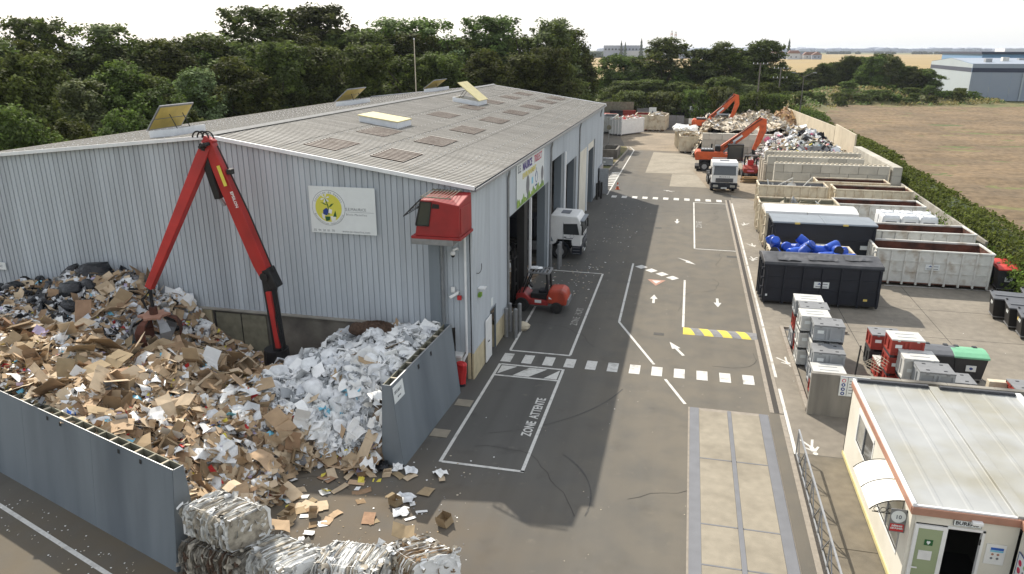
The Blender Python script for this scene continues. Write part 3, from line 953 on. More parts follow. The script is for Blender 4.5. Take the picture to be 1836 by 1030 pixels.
sg_ = thing('safety_sign', 'white safety sign with blue and red round symbols on the low wall', 'sign', loc=(6.22, 27.17, .93))
G().box(0, 1.02, -.02, 0, 0, .80).ob('board', 'signpale', sg_)
G().box(.26, .28, -.026, -.02, .03, .77).ob('divider', 'inkgrey', sg_)
G().box(.02, 1.0, -.026, -.02, .765, .78).ob('header_line', 'signblue', sg_)
for i in range(4):
    z = .10 + i * .175
    if i == 3:
        G().cyl((.13, -.02, z), (.13, -.03, z), .07, n=14).ob('symbol', 'inkred', sg_)
        G().cyl((.13, -.029, z), (.13, -.034, z), .045, n=14).ob('symbol_centre', 'signpale', sg_)
    else:
        G().cyl((.13, -.02, z), (.13, -.03, z), .07, n=14).ob('symbol', 'signblue', sg_)
        G().ball((.13, -.03, z), (.03, .01, .035), 6, 4).ob('symbol_centre', 'signpale', sg_)
for i in range(5):
    G().box(.33, .95 - .1 * (i % 2), -.024, -.02, .12 + i * .12, .145 + i * .12).ob('text_line', 'inkgrey', sg_)

# folded wire cage panels leaning by the wall
cg = thing('wire_panel', 'pale bent wire mesh panel leaning behind the low wall', 'mesh panel', loc=(7.25, 28.3, 0))
for i in range(5):
    p0 = Vector((i * .10, .55 - i * .08, 1.0)); p1 = Vector((.75 + i * .10, .15 - i * .05, 1.75 + .03 * i))
    G().bar(p0 + Vector((0, 0, .6)), p1 + Vector((-.5, 0, .25)), .018).ob('wire', 'beige', cg)
for i in range(6):
    G().bar((.08 + i * .08, .55 - i * .1, 1.62 + i * .12), (.60 + i * .05, .1 - i * .02, 1.48 + i * .10), .018).ob('wire', 'beige', cg)
G().bar((-.25, .3, 0), (-.15, .3, 2.45), .05).ob('post', 'dark', cg)

# ------------------------------------------------------------------ roll off containers
def skip(name, label, group, loc, rz, L, W, H, pm, im='rust', cover=None, ribs=8, plate=True, cat='container'):
    t = thing(name, label, cat, group, loc, rz)
    z0 = .18; x0 = -L / 2; x1 = L / 2; y0 = -W / 2; y1 = W / 2; th = .05
    G().box(x0, x1, y0, y1, z0, z0 + .08).ob('floor', im, t)
    def wall(n, a, b, c, d, inner):
        g = G().box(a, b, c, d, z0 + .08, H, 0)
        a2, b2, c2, d2 = a, b, c, d
        if inner == 'y+': c2 = d; d2 = d + .008
        if inner == 'y-': d2 = c; c2 = c - .008
        if inner == 'x+': a2 = b; b2 = b + .008
        if inner == 'x-': b2 = a; a2 = a - .008
        g.box(a2, b2, c2, d2, z0 + .1, H - .02, 1)
        return g.ob(n, [pm, im], t)
    wall('side_wall', x0, x1, y0, y0 + th, 'y+'); wall('side_wall', x0, x1, y1 - th, y1, 'y-')
    wall('end_wall', x1 - th, x1, y0 + th, y1 - th, 'x-'); dr = wall('end_door', x0, x0 + th, y0 + th, y1 - th, 'x+')
    for a, b, c, d in ((x0 - .04, x1 + .04, y0 - .06, y0 + .07), (x0 - .04, x1 + .04, y1 - .07, y1 + .06), (x0 - .04, x0 + .08, y0 + .07, y1 - .07), (x1 - .08, x1 + .04, y0 + .07, y1 - .07)):
        G().box(a, b, c, d, H, H + .10).ob('top_rail', pm, t, bev=.015)
    rib = G().prism([(-.06, 0), (-.04, -.10), (.04, -.10), (.06, 0)], 'z', z0 - .06, H).mesh('rib', pm)
    for i in range(ribs + 1):
        x = x0 + .10 + (L - .2) * i / ribs
        link(rib, 'rib', t, (x, y0, 0)); link(rib, 'rib', t, (x, y1, 0), PI)
    for zz in (z0 + (H - z0) * .36, z0 + (H - z0) * .68):
        G().box(x0 + .1, x1 - .1, y0 - .035, y0, zz, zz + .05).ob('side_rail', pm, t)
    for i in range(3):
        y = y0 + W * (.25 + .25 * i)
        G().box(x0 - .09, x0, y - .05, y + .05, z0, H).ob('door_rib', pm, dr)
        G().box(x1, x1 + .08, y - .05, y + .05, z0, H).ob('end_rib', pm, t)
    for i in range(4):
        G().box(x0 - .13, x0 - .02, y0 - .03, y0 + .10, z0 + .2 + i * (H - .6) / 3, z0 + .32 + i * (H - .6) / 3).ob('hinge', pm, dr)
    for y in (-.5, .5):
        G().box(x0, x1, y - .09, y + .09, .02, z0).ob('skid', 'steel', t)
    for y in (-.7, .7):
        G().cyl((x0 + .2, y - .1, .12), (x0 + .2, y + .1, .12), .12, n=10).ob('roller', 'dark', t)
    if plate:
        p = G().box(-.38, .38, y0 - .055, y0 - .045, H * .50, H * .50 + .34).ob('name_plate', 'signpale', t)
        G().prism([(-.22, H * .5 + .2), (-.12, H * .5 + .29), (-.02, H * .5 + .2)], 'y', y0 - .062, y0 - .055).ob('emblem', 'signblue', p)
        G().box(.0, .3, y0 - .062, y0 - .055, H * .5 + .21, H * .5 + .25).ob('print_line', 'inkgrey', p)
        G().box(-.3, .3, y0 - .062, y0 - .055, H * .5 + .06, H * .5 + .10).ob('print_line', 'inkgrey', p)
    return t
WG = 'open white roll off containers parked by the hedge'
s1 = skip('rolloff_container', 'nearest open white ribbed container with rusty inside, by the red lidded bin', WG, (14.45, 46.75, 0), -.004, 6.2, 2.45, 2.12, 'whiteclean')
s2 = skip('rolloff_container', 'open white rusty container behind the nearest one, in front of the big bags', WG, (15.0, 51.5, 0), .02, 6.3, 2.4, 2.15, 'whiteclean', plate=False)
s3 = skip('rolloff_container', 'open white container just behind the white big bags', WG, (14.5, 60.1, 0), .01, 6.1, 2.4, 2.15, 'whiteclean', plate=False)
s4 = skip('rolloff_container', 'rusty rimmed open container below the nearest block wall', WG, (15.3, 66.2, 0), .0, 5.9, 2.4, 2.2, 'whitedirty', plate=False)
s5 = skip('rolloff_container', 'rusty open container rearmost in its row, hard against the block wall', WG, (14.4, 69.8, 0), .0, 5.9, 2.2, 2.2, 'whitedirty', plate=False)
LG = 'containers parked along the lane'
c1 = skip('rolloff_container', 'long black container with tarpaulin top at the front of the lane row', LG, (7.55, 41.55, 0), .035, 5.95, 2.4, 2.2, 'navy', 'black', ribs=6)
c2 = skip('rolloff_container', 'tall dark navy container with pale hinged lid behind the blue barrels', LG, (8.65, 48.7, 0), .02, 6.0, 2.35, 2.92, 'navy', 'black', ribs=1)
c3 = skip('rolloff_container', 'cream container with a bright white rolled lid', LG, (8.65, 53.8, 0), .02, 5.9, 2.45, 2.45, 'whitedirty', plate=False)
c4 = skip('rolloff_container', 'cream open container holding scrap metal sheets', LG, (8.5, 58.4, 0), .0, 5.6, 2.3, 2.3, 'whitedirty', 'greyin', plate=False)
c5 = skip('rolloff_container', 'stained cream open container with bent railings inside, below the block walls', LG, (8.85, 65.0, 0), .0, 5.4, 2.3, 2.5, 'whitedirty', 'colgrey', plate=False)
c6 = skip('rolloff_container', 'cream container filled with blue plastic barrels', LG, (7.5, 44.35, 0), .02, 4.6, 2.2, 2.1, 'whitedirty', 'greyin', ribs=5, plate=False)
# lids
g = G(); g.prism([(-1.26, 2.31), (1.26, 2.31), (1.2, 2.42), (.2, 2.62), (-1.2, 2.44)], 'x', -3.02, 3.02)
tp = g.ob('tarpaulin', 'blacklid', c1, bev=.02)
tp.location = (0, 0, -.02)
for i, (a, b) in enumerate(((-2.3, -1.0), (-.7, 1.0), (1.2, 2.7))):
    gg = G(); xx = a
    prof = []
    while xx <= b:
        prof.append(xx); xx += .17
    for k2 in range(len(prof)):
        for yy in (-1.0 + .2 * i, -.5, 0.1):
            zz = 2.46 + .10 * (yy + 1.2) + rnd.uniform(0, .035)
            gg.v.append((prof[k2], yy + rnd.uniform(-.05, .05), zz))
    for k2 in range(len(prof) - 1):
        for q in range(2):
            aa = k2 * 3 + q
            gg.f.append((aa, aa + 3, aa + 4, aa + 1)); gg.m.append(0)
    gg.ob('tarpaulin_fold', 'blacklid', c1, recalc=False)
for x0, x1 in ((-3.05, 0.0), (0.02, 3.05)):
    G().prism([(-1.26, 3.02), (-1.2, 3.10), (0, 3.14), (1.2, 3.10), (1.26, 3.02)], 'x', x0, x1).ob('lid', 'navylid', c2, bev=.01)
for x in (-1.6, 1.2):
    G().box(x - .15, x + .15, -1.30, -1.26, 2.98, 3.08).ob('lid_clamp', 'skyyellow', c2)
for x in (-2.6, 2.4):
    G().box(x - .2, x + .2, -1.24, -1.225, 1.55, 1.8).ob('label_plate', 'signpale', c2)
o = G().add([(1.25, -1.232, 1.25), (1.47, -1.232, 1.47), (1.25, -1.232, 1.69), (1.03, -1.232, 1.47)], [(0, 1, 2, 3)]).ob('hazard_diamond', 'signpale', c2)
G().prism([(1.17, 1.42), (1.33, 1.42), (1.25, 1.58)], 'y', -1.24, -1.234).ob('hazard_symbol', 'inkblack', o)
for x in (-2.9, 2.2):
    G().box(x - .02, x + .18, -1.26, -1.25, .5, .62).ob('label_plate', 'signpale' if x < 0 else 'skyyellow', c1)
for x0, x1 in ((-3.0, -.3), (-.28, 3.0)):
    g = G(); g.prism([(-1.3, 2.55), (-1.25, 2.72), (-.4, 2.88), (.5, 2.9), (1.25, 2.72), (1.3, 2.55)], 'x', x0, x1).ob('rolled_lid', 'white', c3, bev=.02)
# scrap in the open cream ones
def scrap(parent_loc, n, sx, sy, z, label, mats, tall=.9):
    for i in range(n):
        L = rnd.uniform(.5, tall + .5)
        a = Vector((parent_loc[0] + rnd.uniform(-sx, sx), parent_loc[1] + rnd.uniform(-sy, sy), z + rnd.uniform(-.2, .1)))
        d = Vector((rnd.uniform(-.7, .7), rnd.uniform(-.6, .6), rnd.uniform(.0, 1))).normalized()
        w = rnd.choice((.05, .08, .35, .5))
        o = G().bar(a - d * L / 2, a + d * L / 2, w, .025, up=(rnd.uniform(-1, 1), rnd.uniform(-1, 1), .3)).ob('metal_scrap', rnd.choice(mats))
        tag(o, label, 'scrap', 'scrap pieces lying in the cream containers')
scrap((8.9, 58.4), 26, 1.6, .7, 2.0, 'scrap metal piece in the cream open container behind the white lid', ['whiteclean', 'galv', 'whitedirty', 'greyin', 'boxgrey'])
scrap((8.5, 65.0), 14, 1.8, .7, 2.25, 'scrap metal piece in the stained cream container below the block walls', ['whiteclean', 'galv', 'whitedirty'])
for i in range(7):
    pass
rail_ = thing('bent_railing', 'pale bent railing sticking out of the stained cream container', 'railing', loc=(7.6, 64.8, 2.35))
G().bar((0, 0, 0), (1.3, .1, .75), .05).ob('rail', 'whiteclean', rail_)
G().bar((.1, 0, -.25), (1.55, .1, .1), .05).ob('rail', 'whiteclean', rail_)
for i in range(5):
    G().bar((.2 + i * .26, .02, -.2 + i * .07), (.18 + i * .26, .02, .15 + i * .14), .035).ob('baluster', 'whiteclean', rail_)
G().bar((2.0, 0, -.1), (2.8, .1, .85), .06).ob('loose_bar', 'whiteclean', rail_)

# blue barrels
bar0 = G()
prof = [(0, .20), (.02, .27), (.22, .29), (.30, .275), (.38, .29), (.62, .29), (.70, .275), (.78, .29), (.86, .27), (.90, .19)]
NB = 14
for z, r in prof:
    for i in range(NB):
        bar0.v.append((r * math.cos(2 * PI * i / NB), r * math.sin(2 * PI * i / NB), z))
for j in range(len(prof) - 1):
    for i in range(NB):
        a = j * NB
        bar0.f.append((a + i, a + (i + 1) % NB, a + NB + (i + 1) % NB, a + NB + i)); bar0.m.append(0)
bar0.f.append(tuple(range(NB - 1, -1, -1))); bar0.m.append(0)
bar0.f.append(tuple((len(prof) - 1) * NB + i for i in range(NB))); bar0.m.append(0)
bme = bar0.mesh('barrel_body', 'blue', smooth=True)
capm = G().cyl((0, 0, .89), (0, 0, .93), .20, .20, 12).mesh('barrel_lid', 'blue')
capk = G().cyl((0, 0, .885), (0, 0, .93), .26, .26, 12).mesh('barrel_lid', 'black')
k = 0
for row, (yy, zz, n) in enumerate(((43.75, 1.9, 7), (44.5, 2.15, 6), (45.05, 1.95, 6))):
    for i in range(n):
        t = thing('plastic_barrel', 'blue plastic barrel, %s from the left in the %s layer of the cream container' % (ORD[i], ('front', 'middle', 'rear')[row]), 'barrel', 'blue barrels in the cream container', (5.6 + i * 4.0 / n + rnd.uniform(-.1, .1), yy + rnd.uniform(-.1, .1), zz + rnd.uniform(-.15, .2)))
        t.rotation_euler = (R(rnd.uniform(25, 105)), R(rnd.uniform(-25, 25)), rnd.uniform(0, 6.28))
        link(bme, 'body', t); link(capk if rnd.random() < .35 else capm, 'lid', t)
        k += 1

# big bags
bgm = G()
bgm.box(-.52, .52, -.5, .5, 0, 1.05); bgm.box(-.46, .46, -.44, .44, 1.05, 1.10)
def bag_mesh():
    bm = bmesh.new()
    bmesh.ops.create_cube(bm, size=1)
    bmesh.ops.subdivide_edges(bm, edges=bm.edges, cuts=5, use_grid_fill=True)
    for v in bm.verts:
        c = v.co.copy()
        k = 1 + .05 * (1 - abs(c.z * 2) ** 2)
        v.co = Vector((c.x * 1.04 * k, c.y * 1.0 * k, (c.z + .5) * 1.15)) + Vector([rnd.uniform(-.02, .02) for _ in range(3)])
        if c.z > .45:
            v.co.z += .10 * (1 - max(abs(c.x), abs(c.y)) * 2) + rnd.uniform(-.03, .03)
    me = bpy.data.meshes.new('bag'); bm.to_mesh(me); bm.free()
    me.materials.append(M['ibc']); me.polygons.foreach_set('use_smooth', [True] * len(me.polygons))
    return me
bags = [bag_mesh() for _ in range(2)]
bgrp = 'white big bags between the open white containers'
for lv in range(2):
    for i in range(3):
        for j in range(2):
            t = thing('big_bag', '%s white woven big bag, %s of the %s row between the open white containers' % ('upper' if lv else 'lower', ('left', 'middle', 'right')[i], ('front', 'rear')[j]), 'big bag', bgrp, (14.15 + i * 1.2, 54.9 + j * 1.15, lv * 1.2), rnd.uniform(-.08, .08))
            link(bags[(i + j) % 2], 'sack', t)
            for a in (-.4, .4):
                G().tube([(a, -.4, 1.2), (a, -.2, 1.32), (a, 0, 1.2)], .02, 5).ob('strap', 'ibc', t)
            G().box(-.35, .35, -.56, -.545, .3, .8).ob('printed_panel', 'colgrey', t)

# ------------------------------------------------------------------ pallet boxes
_pb = {}
def palbox(label, x, y, z, bm_, lm=None, h=.80, rz=0.0, w=1.2, d=1.0):
    k = (bm_, lm, h)
    if k not in _pb:
        t = thing('pallet_box', label, 'pallet box', 'plastic pallet boxes stacked near the office', (x, y, z), rz)
        g = G()
        zt = h - (.06 if lm else 0)
        # body with recessed panels on every side
        g.box(-.56, .56, -.46, .46, .12, zt)
        for sx in (-1, 1):
            for yy in (-.46, 0, .46):
                g.box(sx * .56 - (.04 if sx < 0 else 0), sx * .56 + (.04 if sx > 0 else 0), yy - .035, yy + .035, .12, zt)
            g.box(sx * .56 - (.04 if sx < 0 else 0), sx * .56 + (.04 if sx > 0 else 0), -.5, .5, zt - .10, zt)
            g.box(sx * .56 - (.04 if sx < 0 else 0), sx * .56 + (.04 if sx > 0 else 0), -.5, .5, .12, .2)
        for sy in (-1, 1):
            for xx in (-.56, -.08, .08, .56):
                g.box(xx - .04, xx + .04, sy * .46 - (.04 if sy < 0 else 0), sy * .46 + (.04 if sy > 0 else 0), .12, zt)
            g.box(-.6, .6, sy * .46 - (.045 if sy < 0 else 0), sy * .46 + (.045 if sy > 0 else 0), zt - .08, zt)
            g.box(-.6, .6, sy * .46 - (.045 if sy < 0 else 0), sy * .46 + (.045 if sy > 0 else 0), .12, .18)
        g.ob('body', bm_, t)
        for xx in (-.52, 0, .52):
            G().box(xx - .07, xx + .07, -.48, .48, .0, .12).ob('foot', 'boxdark', t)
        if lm:
            g = G().box(-.61, .61, -.51, .51, zt, h)
            l = g.ob('lid', lm, t, bev=.012)
            if lm == 'boxwhite':
                for yy in (-.2, .15):
                    G().box(-.35, .35, yy - .02, yy + .02, h, h + .012).ob('lid_slot', 'boxgrey', l)
            else:
                for xx, yy in ((-.3, -.3), (.3, -.3), (-.3, .3), (.3, .3)):
                    G().box(xx - .06, xx + .06, yy - .04, yy + .04, h, h + .01).ob('lid_recess', 'boxdark', l)
            for xx in (-.35, .35):
                G().box(xx - .05, xx + .05, -.535, -.51, zt - .03, h).ob('clip', lm, l)
        G().box(-.45, -.2, -.475, -.468, .42, .56).ob('sticker', 'signpale', t)
        _pb[k] = t
        return t
    o = put(_pb[k], (x, y, z), rz, label)
    return o
def stack(x, y, specs, rz=0.0, hs=.8, where=''):
    z = 0.0; n = len(specs)
    for i, (b, l, nm) in enumerate(specs):
        pos = 'topmost' if i == n - 1 else ('lowest' if i == 0 else 'middle')
        palbox('%s pallet box, %s of the %s' % (nm, pos, where), x + rnd.uniform(-.03, .03), y + rnd.uniform(-.02, .02), z, b, l, hs, rz + rnd.uniform(-.02, .02))
        z += hs
W_, Gy, Rd, Dk = ('boxwhite', 'boxwhite', 'white'), ('boxgrey', 'boxlid', 'grey'), ('boxred', 'boxlid', 'red'), ('boxdark', None, 'dark')
GW = ('boxgrey', None, 'grey'); WN = ('boxwhite', None, 'white'); RW = ('boxred', 'boxwhite', 'red'); RN = ('boxred', None, 'red')
stack(6.02, 34.4, [GW, RN, ('boxgrey', 'boxwhite', 'white lidded grey')], where='rearmost left stack beside the kerb')
stack(6.08, 33.35, [('boxred', None, 'orange red'), WN, Gy], where='second kerb side stack from the rear')
stack(5.98, 32.3, [WN, WN, W_], where='third kerb side stack from the rear')
stack(6.32, 31.2, [GW, WN, Gy], where='tall grey stack in the middle of the kerb side')
stack(6.22, 30.05, [GW, Gy], hs=.83, where='two high grey stack near the low wall')
stack(6.10, 28.85, [RN, ('boxgrey', 'boxwhite', 'white lidded')], hs=.64, where='short stack just behind the low wall corner')
stack(9.0, 32.8, [Dk, Rd], where='red and dark stack nearest the open yard')
stack(9.1, 30.25, [RN, RN, RW], where='tall red stack with a white lid')
palbox('single red pallet box with white lid beside the tall red stack', 8.95, 31.35, 0, 'boxred', 'boxwhite', .8, R(90))
stack(9.40, 29.3, [RN, W_], hs=1.0, where='white and red stack before the tall red one')
stack(9.65, 28.25, [GW, Gy], hs=.97, where='grey stack just behind the low wall')
palbox('low grey pallet box with a flat grey lid beside the green lidded bin', 10.9, 29.5, 0, 'boxgrey', 'boxlid', 1.1)
palbox('red pallet box with grey lid at the right end of the low wall', 13.5, 29.6, 0, 'boxred', 'boxlid', 1.0)
t = thing('white_board', 'short white board lying beside the red box behind the low wall', 'board', loc=(12.3, 30.0, 0))
G().box(0, 1.0, 0, .3, .0, .85).ob('crate', 'whitedirty', t, bev=.02)

# ------------------------------------------------------------------ wheeled bins
def bin_(label, group, x, y, rz, bm_, lm, w=1.26, d=.95, h=1.12, flat=False, plate=True):
    t = thing('wheeled_bin', label, 'wheeled bin', group, (x, y, 0), rz)
    g = G()
    b = [(-w / 2 + .10, -d / 2 + .08), (w / 2 - .10, -d / 2 + .08), (w / 2 - .10, d / 2 - .08), (-w / 2 + .10, d / 2 - .08)]
    tp = [(-w / 2, -d / 2), (w / 2, -d / 2), (w / 2, d / 2), (-w / 2, d / 2)]
    g.add([(p[0], p[1], .18) for p in b] + [(p[0], p[1], h) for p in tp], [(3, 2, 1, 0), (4, 5, 6, 7), (0, 1, 5, 4), (1, 2, 6, 5), (2, 3, 7, 6), (3, 0, 4, 7)])
    g.ob('body', bm_, t, bev=.03)
    if flat:
        l = G().add([(-w / 2 - .04, -d / 2 - .04, h - .02), (w / 2 + .04, -d / 2 - .04, h - .02), (w / 2 + .04, d / 2 + .04, h + .10), (-w / 2 - .04, d / 2 + .04, h + .10),
                     (-w / 2 - .04, -d / 2 - .04, h + .05), (w / 2 + .04, -d / 2 - .04, h + .05), (w / 2 + .04, d / 2 + .04, h + .17), (-w / 2 - .04, d / 2 + .04, h + .17)],
                    [(3, 2, 1, 0), (4, 5, 6, 7), (0, 1, 5, 4), (1, 2, 6, 5), (2, 3, 7, 6), (3, 0, 4, 7)]).ob('lid', lm, t, bev=.015)
        G().box(-w / 2 + .1, w / 2 - .1, -.12, .12, h + .10, h + .135).ob('lid_panel', lm, l)
        G().box(-w / 2 + .02, -w / 2 + .09, d / 2 - .04, d / 2 + .08, h + .1, h + .22).ob('lid_hinge', bm_, l)
    else:
        pr = [(-d / 2 - .05, h - .02), (-d / 2 - .04, h + .06), (-d / 4, h + .15), (d / 6, h + .19), (d / 2 + .03, h + .14), (d / 2 + .05, h - .02)]
        l = G().prism(pr, 'x', -w / 2 - .04, w / 2 + .04).ob('lid', lm, t, bev=.02)
        for xx in (-.35, .35):
            G().box(xx - .08, xx + .08, d / 2 - .1, d / 2 + .08, h + .12, h + .19).ob('lid_hinge', bm_, l)
    for xx in (-w / 2 + .18, w / 2 - .18):
        for yy in (-d / 2 + .15, d / 2 - .15):
            G().cyl((xx - .025, yy, .09), (xx + .025, yy, .09), .09, n=10).ob('wheel', 'rubber', t)
    G().box(-w / 2 + .08, w / 2 - .08, -d / 2 + .06, d / 2 - .06, .14, .19).ob('base_frame', 'steel', t)
    if plate:
        p = G().box(-.16, .22, -d / 2 - .005, -d / 2 + .03, h * .48, h * .48 + .26).ob('plate', 'signpale', t)
        G().ball((.03, -d / 2 - .01, h * .48 + .13), (.07, .008, .06), 8, 5, .2).ob('emblem', 'signblue' if lm != 'redlid' else 'inkgrey', p)
    return t
bin_('dark wheeled bin with a dark grey lid beside the green lidded one', None, 11.05, 32.15, 0, 'bin', 'binlid', plate=False)
bin_('dark wheeled bin with a pale green lid behind the low wall', None, 12.15, 32.1, 0, 'bin', 'greenlid')
bin_('dark wheeled bin with a red lid at the end of the nearest open white container', None, 18.5, 46.0, R(-4), 'bin', 'redlid', w=1.05, h=1.30)
bin_('red lidded wheeled bin half hidden behind the other red lidded bin', None, 18.5, 47.3, R(-4), 'bin', 'redlid', w=1.05, h=1.30, plate=False)
for i, (x, y, l) in enumerate(((16.75, 40.75, 'rearmost'), (16.95, 39.3, 'middle'), (17.0, 37.95, 'nearest'))):
    b = bin_(l + ' of the three black bins by the right edge of the yard', 'black four wheeled bins at the right edge', x, y, R(-8), 'black', 'binlid', w=1.5, d=1.0, h=1.12, flat=True, plate=False)
    for j in range(2 + (i == 2)):
        G().box(-.752, -.745, -.3 + j * .2, -.18 + j * .2, .80, .95).ob('sticker', 'signpale' if j < 2 else 'skyyellow', b)
bin_('black bin right of the rearmost of the three, at the picture edge', None, 18.5, 41.6, R(-8), 'black', 'binlid', w=1.5, d=1.0, h=1.12, flat=True, plate=False)
bin_('black bin behind the others at the right edge, beside the white boards', None, 18.4, 40.2, R(-8), 'black', 'binlid', w=1.5, d=1.0, h=1.12, flat=True, plate=False)
wbd = thing('folding_screen', 'white and red folded panels standing at the right edge under the hedge', 'panels', loc=(18.7, 43.2, 0))
G().box(0, 1.5, 0, .1, .25, 1.6).ob('panel', 'signpale', wbd); G().box(0, 1.5, -.02, .0, .0, .25).ob('red_base', 'colred', wbd)
G().box(.9, 2.2, -.5, -.4, .2, 1.9).ob('panel', 'signpale', wbd)

# ------------------------------------------------------------------ site office
of = thing('site_office', 'cream prefabricated site office with ribbed white roof and coral trim', 'office')
def wallx(x, y0, y1, z0, z1, th=.08, m='officewall', name='wall_panel'):
    return G().box(x, x + th, y0, y1, z0, z1).ob(name, m, of)
X0 = 5.98; X1 = 8.32; Y0 = 17.1; Y1 = 24.3; HT = 2.72
# left wall in panels with two window holes
for a, b in ((Y0, 17.7), (20.05, 20.95), (23.05, Y1)):
    wallx(X0, a, b, .12, HT)
wallx(X0, 17.7, 20.05, .12, 1.0); wallx(X0, 17.7, 20.05, 1.75, HT)
wallx(X0, 20.95, 23.05, .12, 1.35); wallx(X0, 20.95, 23.05, 2.30, HT)
wn1 = G().box(X0 + .02, X0 + .05, 20.95, 22.2, 1.35, 2.30).ob('window', 'glass', of)
G().box(X0 - .01, X0 + .06, 22.95, 23.05, 1.3, 2.35).ob('frame', 'white', wn1); G().box(X0 - .01, X0 + .06, 20.95, 21.02, 1.3, 2.35).ob('frame', 'white', wn1)
G().box(X0 - .01, X0 + .06, 22.05, 22.12, 1.3, 2.35).ob('frame', 'galv', wn1)
G().box(X0 - .012, X0 + .06, 20.95, 23.05, 1.28, 1.35).ob('sill', 'white', wn1); G().box(X0 - .02, X0 + .10, 20.95, 23.05, 2.3, 2.44).ob('shutter_box', 'white', wn1)
G().box(X0 + .02, X0 + .05, 22.12, 22.95, 1.35, 2.30).ob('pane', 'glasslight', wn1)
wn2 = G().box(X0 + .02, X0 + .05, 17.7, 20.05, 1.0, 1.75).ob('window', 'glasslight', of)
for y in (17.7, 18.9, 20.0):
    G().box(X0 - .01, X0 + .06, y, y + .06, .98, 1.77).ob('frame', 'galv', wn2)
G().box(X0 - .02, X0 + .06, 17.7, 20.06, .95, 1.0).ob('sill', 'white', wn2)
# back and roof
G().box(X0, 10.85, Y1 - .08, Y1, .12, HT).ob('back_wall', 'officewall', of)
G().box(X0 - .03, X0 - .0, Y0, Y1, .08, .2).ob('base_strip', 'skylid', of)
# front of the left module
for a, b in ((X0 + .085, 6.10), (7.62, X1)):
    G().box(a, b, Y0, Y0 + .08, .12, HT).ob('wall_panel', 'officewall', of)
G().box(6.10, 7.62, Y0, Y0 + .08, 2.36, HT).ob('wall_panel', 'officewall', of)
G().box(6.0, 8.3, Y0 + .6, Y0 + 2.2, .1, .14).ob('inner_floor', 'black', of)
G().box(6.1, 6.74, Y0 + .3, Y0 + .36, .1, 2.36).ob('inner_partition', 'black', of)
dl = G().box(6.16, 6.70, Y0 - .05, Y0 - .01, .15, 2.25).ob('door_leaf', 'doorgreen', of)
for a, b, c, d in ((6.08, 6.16, .1, 2.33), (6.70, 6.80, .1, 2.33)):
    G().box(a, b, Y0 - .07, Y0 + .0, c, d).ob('door_rail', 'white', dl, bev=.01)
G().box(6.16, 6.70, Y0 - .07, Y0, 2.25, 2.33).ob('door_rail', 'white', dl)
G().bar((6.12, Y0 - .12, 1.15), (6.26, Y0 - .12, 1.15), .025).ob('handle', 'white', dl)
G().box(6.25, 6.55, Y0 - .058, Y0 - .052, 1.36, 1.62).ob('paper_notice', 'paper', dl)
G().box(6.34, 6.53, Y0 - .058, Y0 - .052, 1.78, 1.94).ob('aed_sign', 'inkgreen', dl)
G().prism([(6.43, 1.80), (6.385, 1.87), (6.40, 1.91), (6.43, 1.895), (6.46, 1.91), (6.475, 1.87)], 'y', Y0 - .064, Y0 - .058).ob('heart_symbol', 'signpale', dl)
g = G(); g.box(7.56, 7.62, Y0 - .03, Y0 + .08, .1, 2.36)
g.ob('door_frame', 'white', of)
G().box(6.80, 7.62, Y0 - .03, Y0 + .05, 2.30, 2.37).ob('door_frame', 'white', of)
for z in (.8, 1.95):
    G().box(7.53, 7.56, Y0 - .03, Y0, z, z + .15).ob('hinge', 'dark', of)
bs_ = thing('name_sign', 'small white sign reading BUREAU above the open office door', 'sign', loc=(6.90, Y0 - .02, 2.42))
G().box(0, .60, -.012, 0, 0, .15).ob('board', 'signpale', bs_)
G().box(-.01, .61, -.009, .003, -.01, .16).ob('border', 'inkblack', bs_)
txt('BUREAU', .135, (.03, -.0135, .03), (R(90), 0, 0), 'inkblack', bs_, 'lettering', bold=.004, sx=1.02)
lt = thing('wall_lamp', 'small white wall lamp above the BUREAU sign', 'lamp', loc=(7.24, Y0 - .02, 2.56))
G().box(0, .24, -.16, 0, 0, .09).ob('housing', 'white', lt, bev=.02)
ps = thing('poster', 'white safety poster with a blue heading beside the office door', 'poster', loc=(7.70, Y0 - .012, 1.47))
G().box(0, .43, -.008, 0, 0, .56).ob('sheet', 'paper', ps)
G().box(.1, .38, -.012, -.008, .40, .47).ob('heading', 'colblue', ps); G().box(.1, .38, -.012, -.008, .35, .39).ob('heading', 'colcyan', ps)
for i, (a, b, m_) in enumerate(((.16, .28, 'coral'), (.28, .28, 'coral'), (.15, .17, 'inkgrey'), (.28, .17, 'inkgrey'))):
    G().cyl((a, -.008, b), (a, -.013, b), .030, n=12).ob('symbol', m_, ps)
# second module
G().box(8.34, 8.42, 10.0, Y0 - .1, .12, HT).ob('wall_panel', 'officewall', of)
G().box(8.34, 10.85, 9.95, 10.0, .12, HT).ob('wall_panel', 'officewall', of)
G().box(10.8, 10.88, 10.0, Y1, .12, HT).ob('wall_panel', 'officewall', of)
p2 = thing('poster', 'large framed site rules board with blue symbols on the second office module', 'poster', loc=(8.325, 15.5, .9))
G().box(-.02, 0, 0, 1.35, 0, 1.15).ob('board', 'signpale', p2)
G().box(-.024, -.012, -.02, 1.37, -.02, -.0).ob('border', 'signblue', p2); G().box(-.024, -.012, -.02, 1.37, 1.15, 1.17).ob('border', 'signblue', p2)
G().box(-.024, -.012, 1.35, 1.37, 0, 1.15).ob('border', 'signblue', p2)
for i in range(5):
    G().cyl((-.02, 1.22, .15 + i * .2), (-.028, 1.22, .15 + i * .2), .075, n=12).ob('symbol', 'signblue' if i < 3 else 'inkred', p2)
for i in range(6):
    G().box(-.026, -.02, .1, 1.05, .12 + i * .16, .20 + i * .16).ob('text_block', 'colgreen' if i % 2 else 'inkgrey', p2)
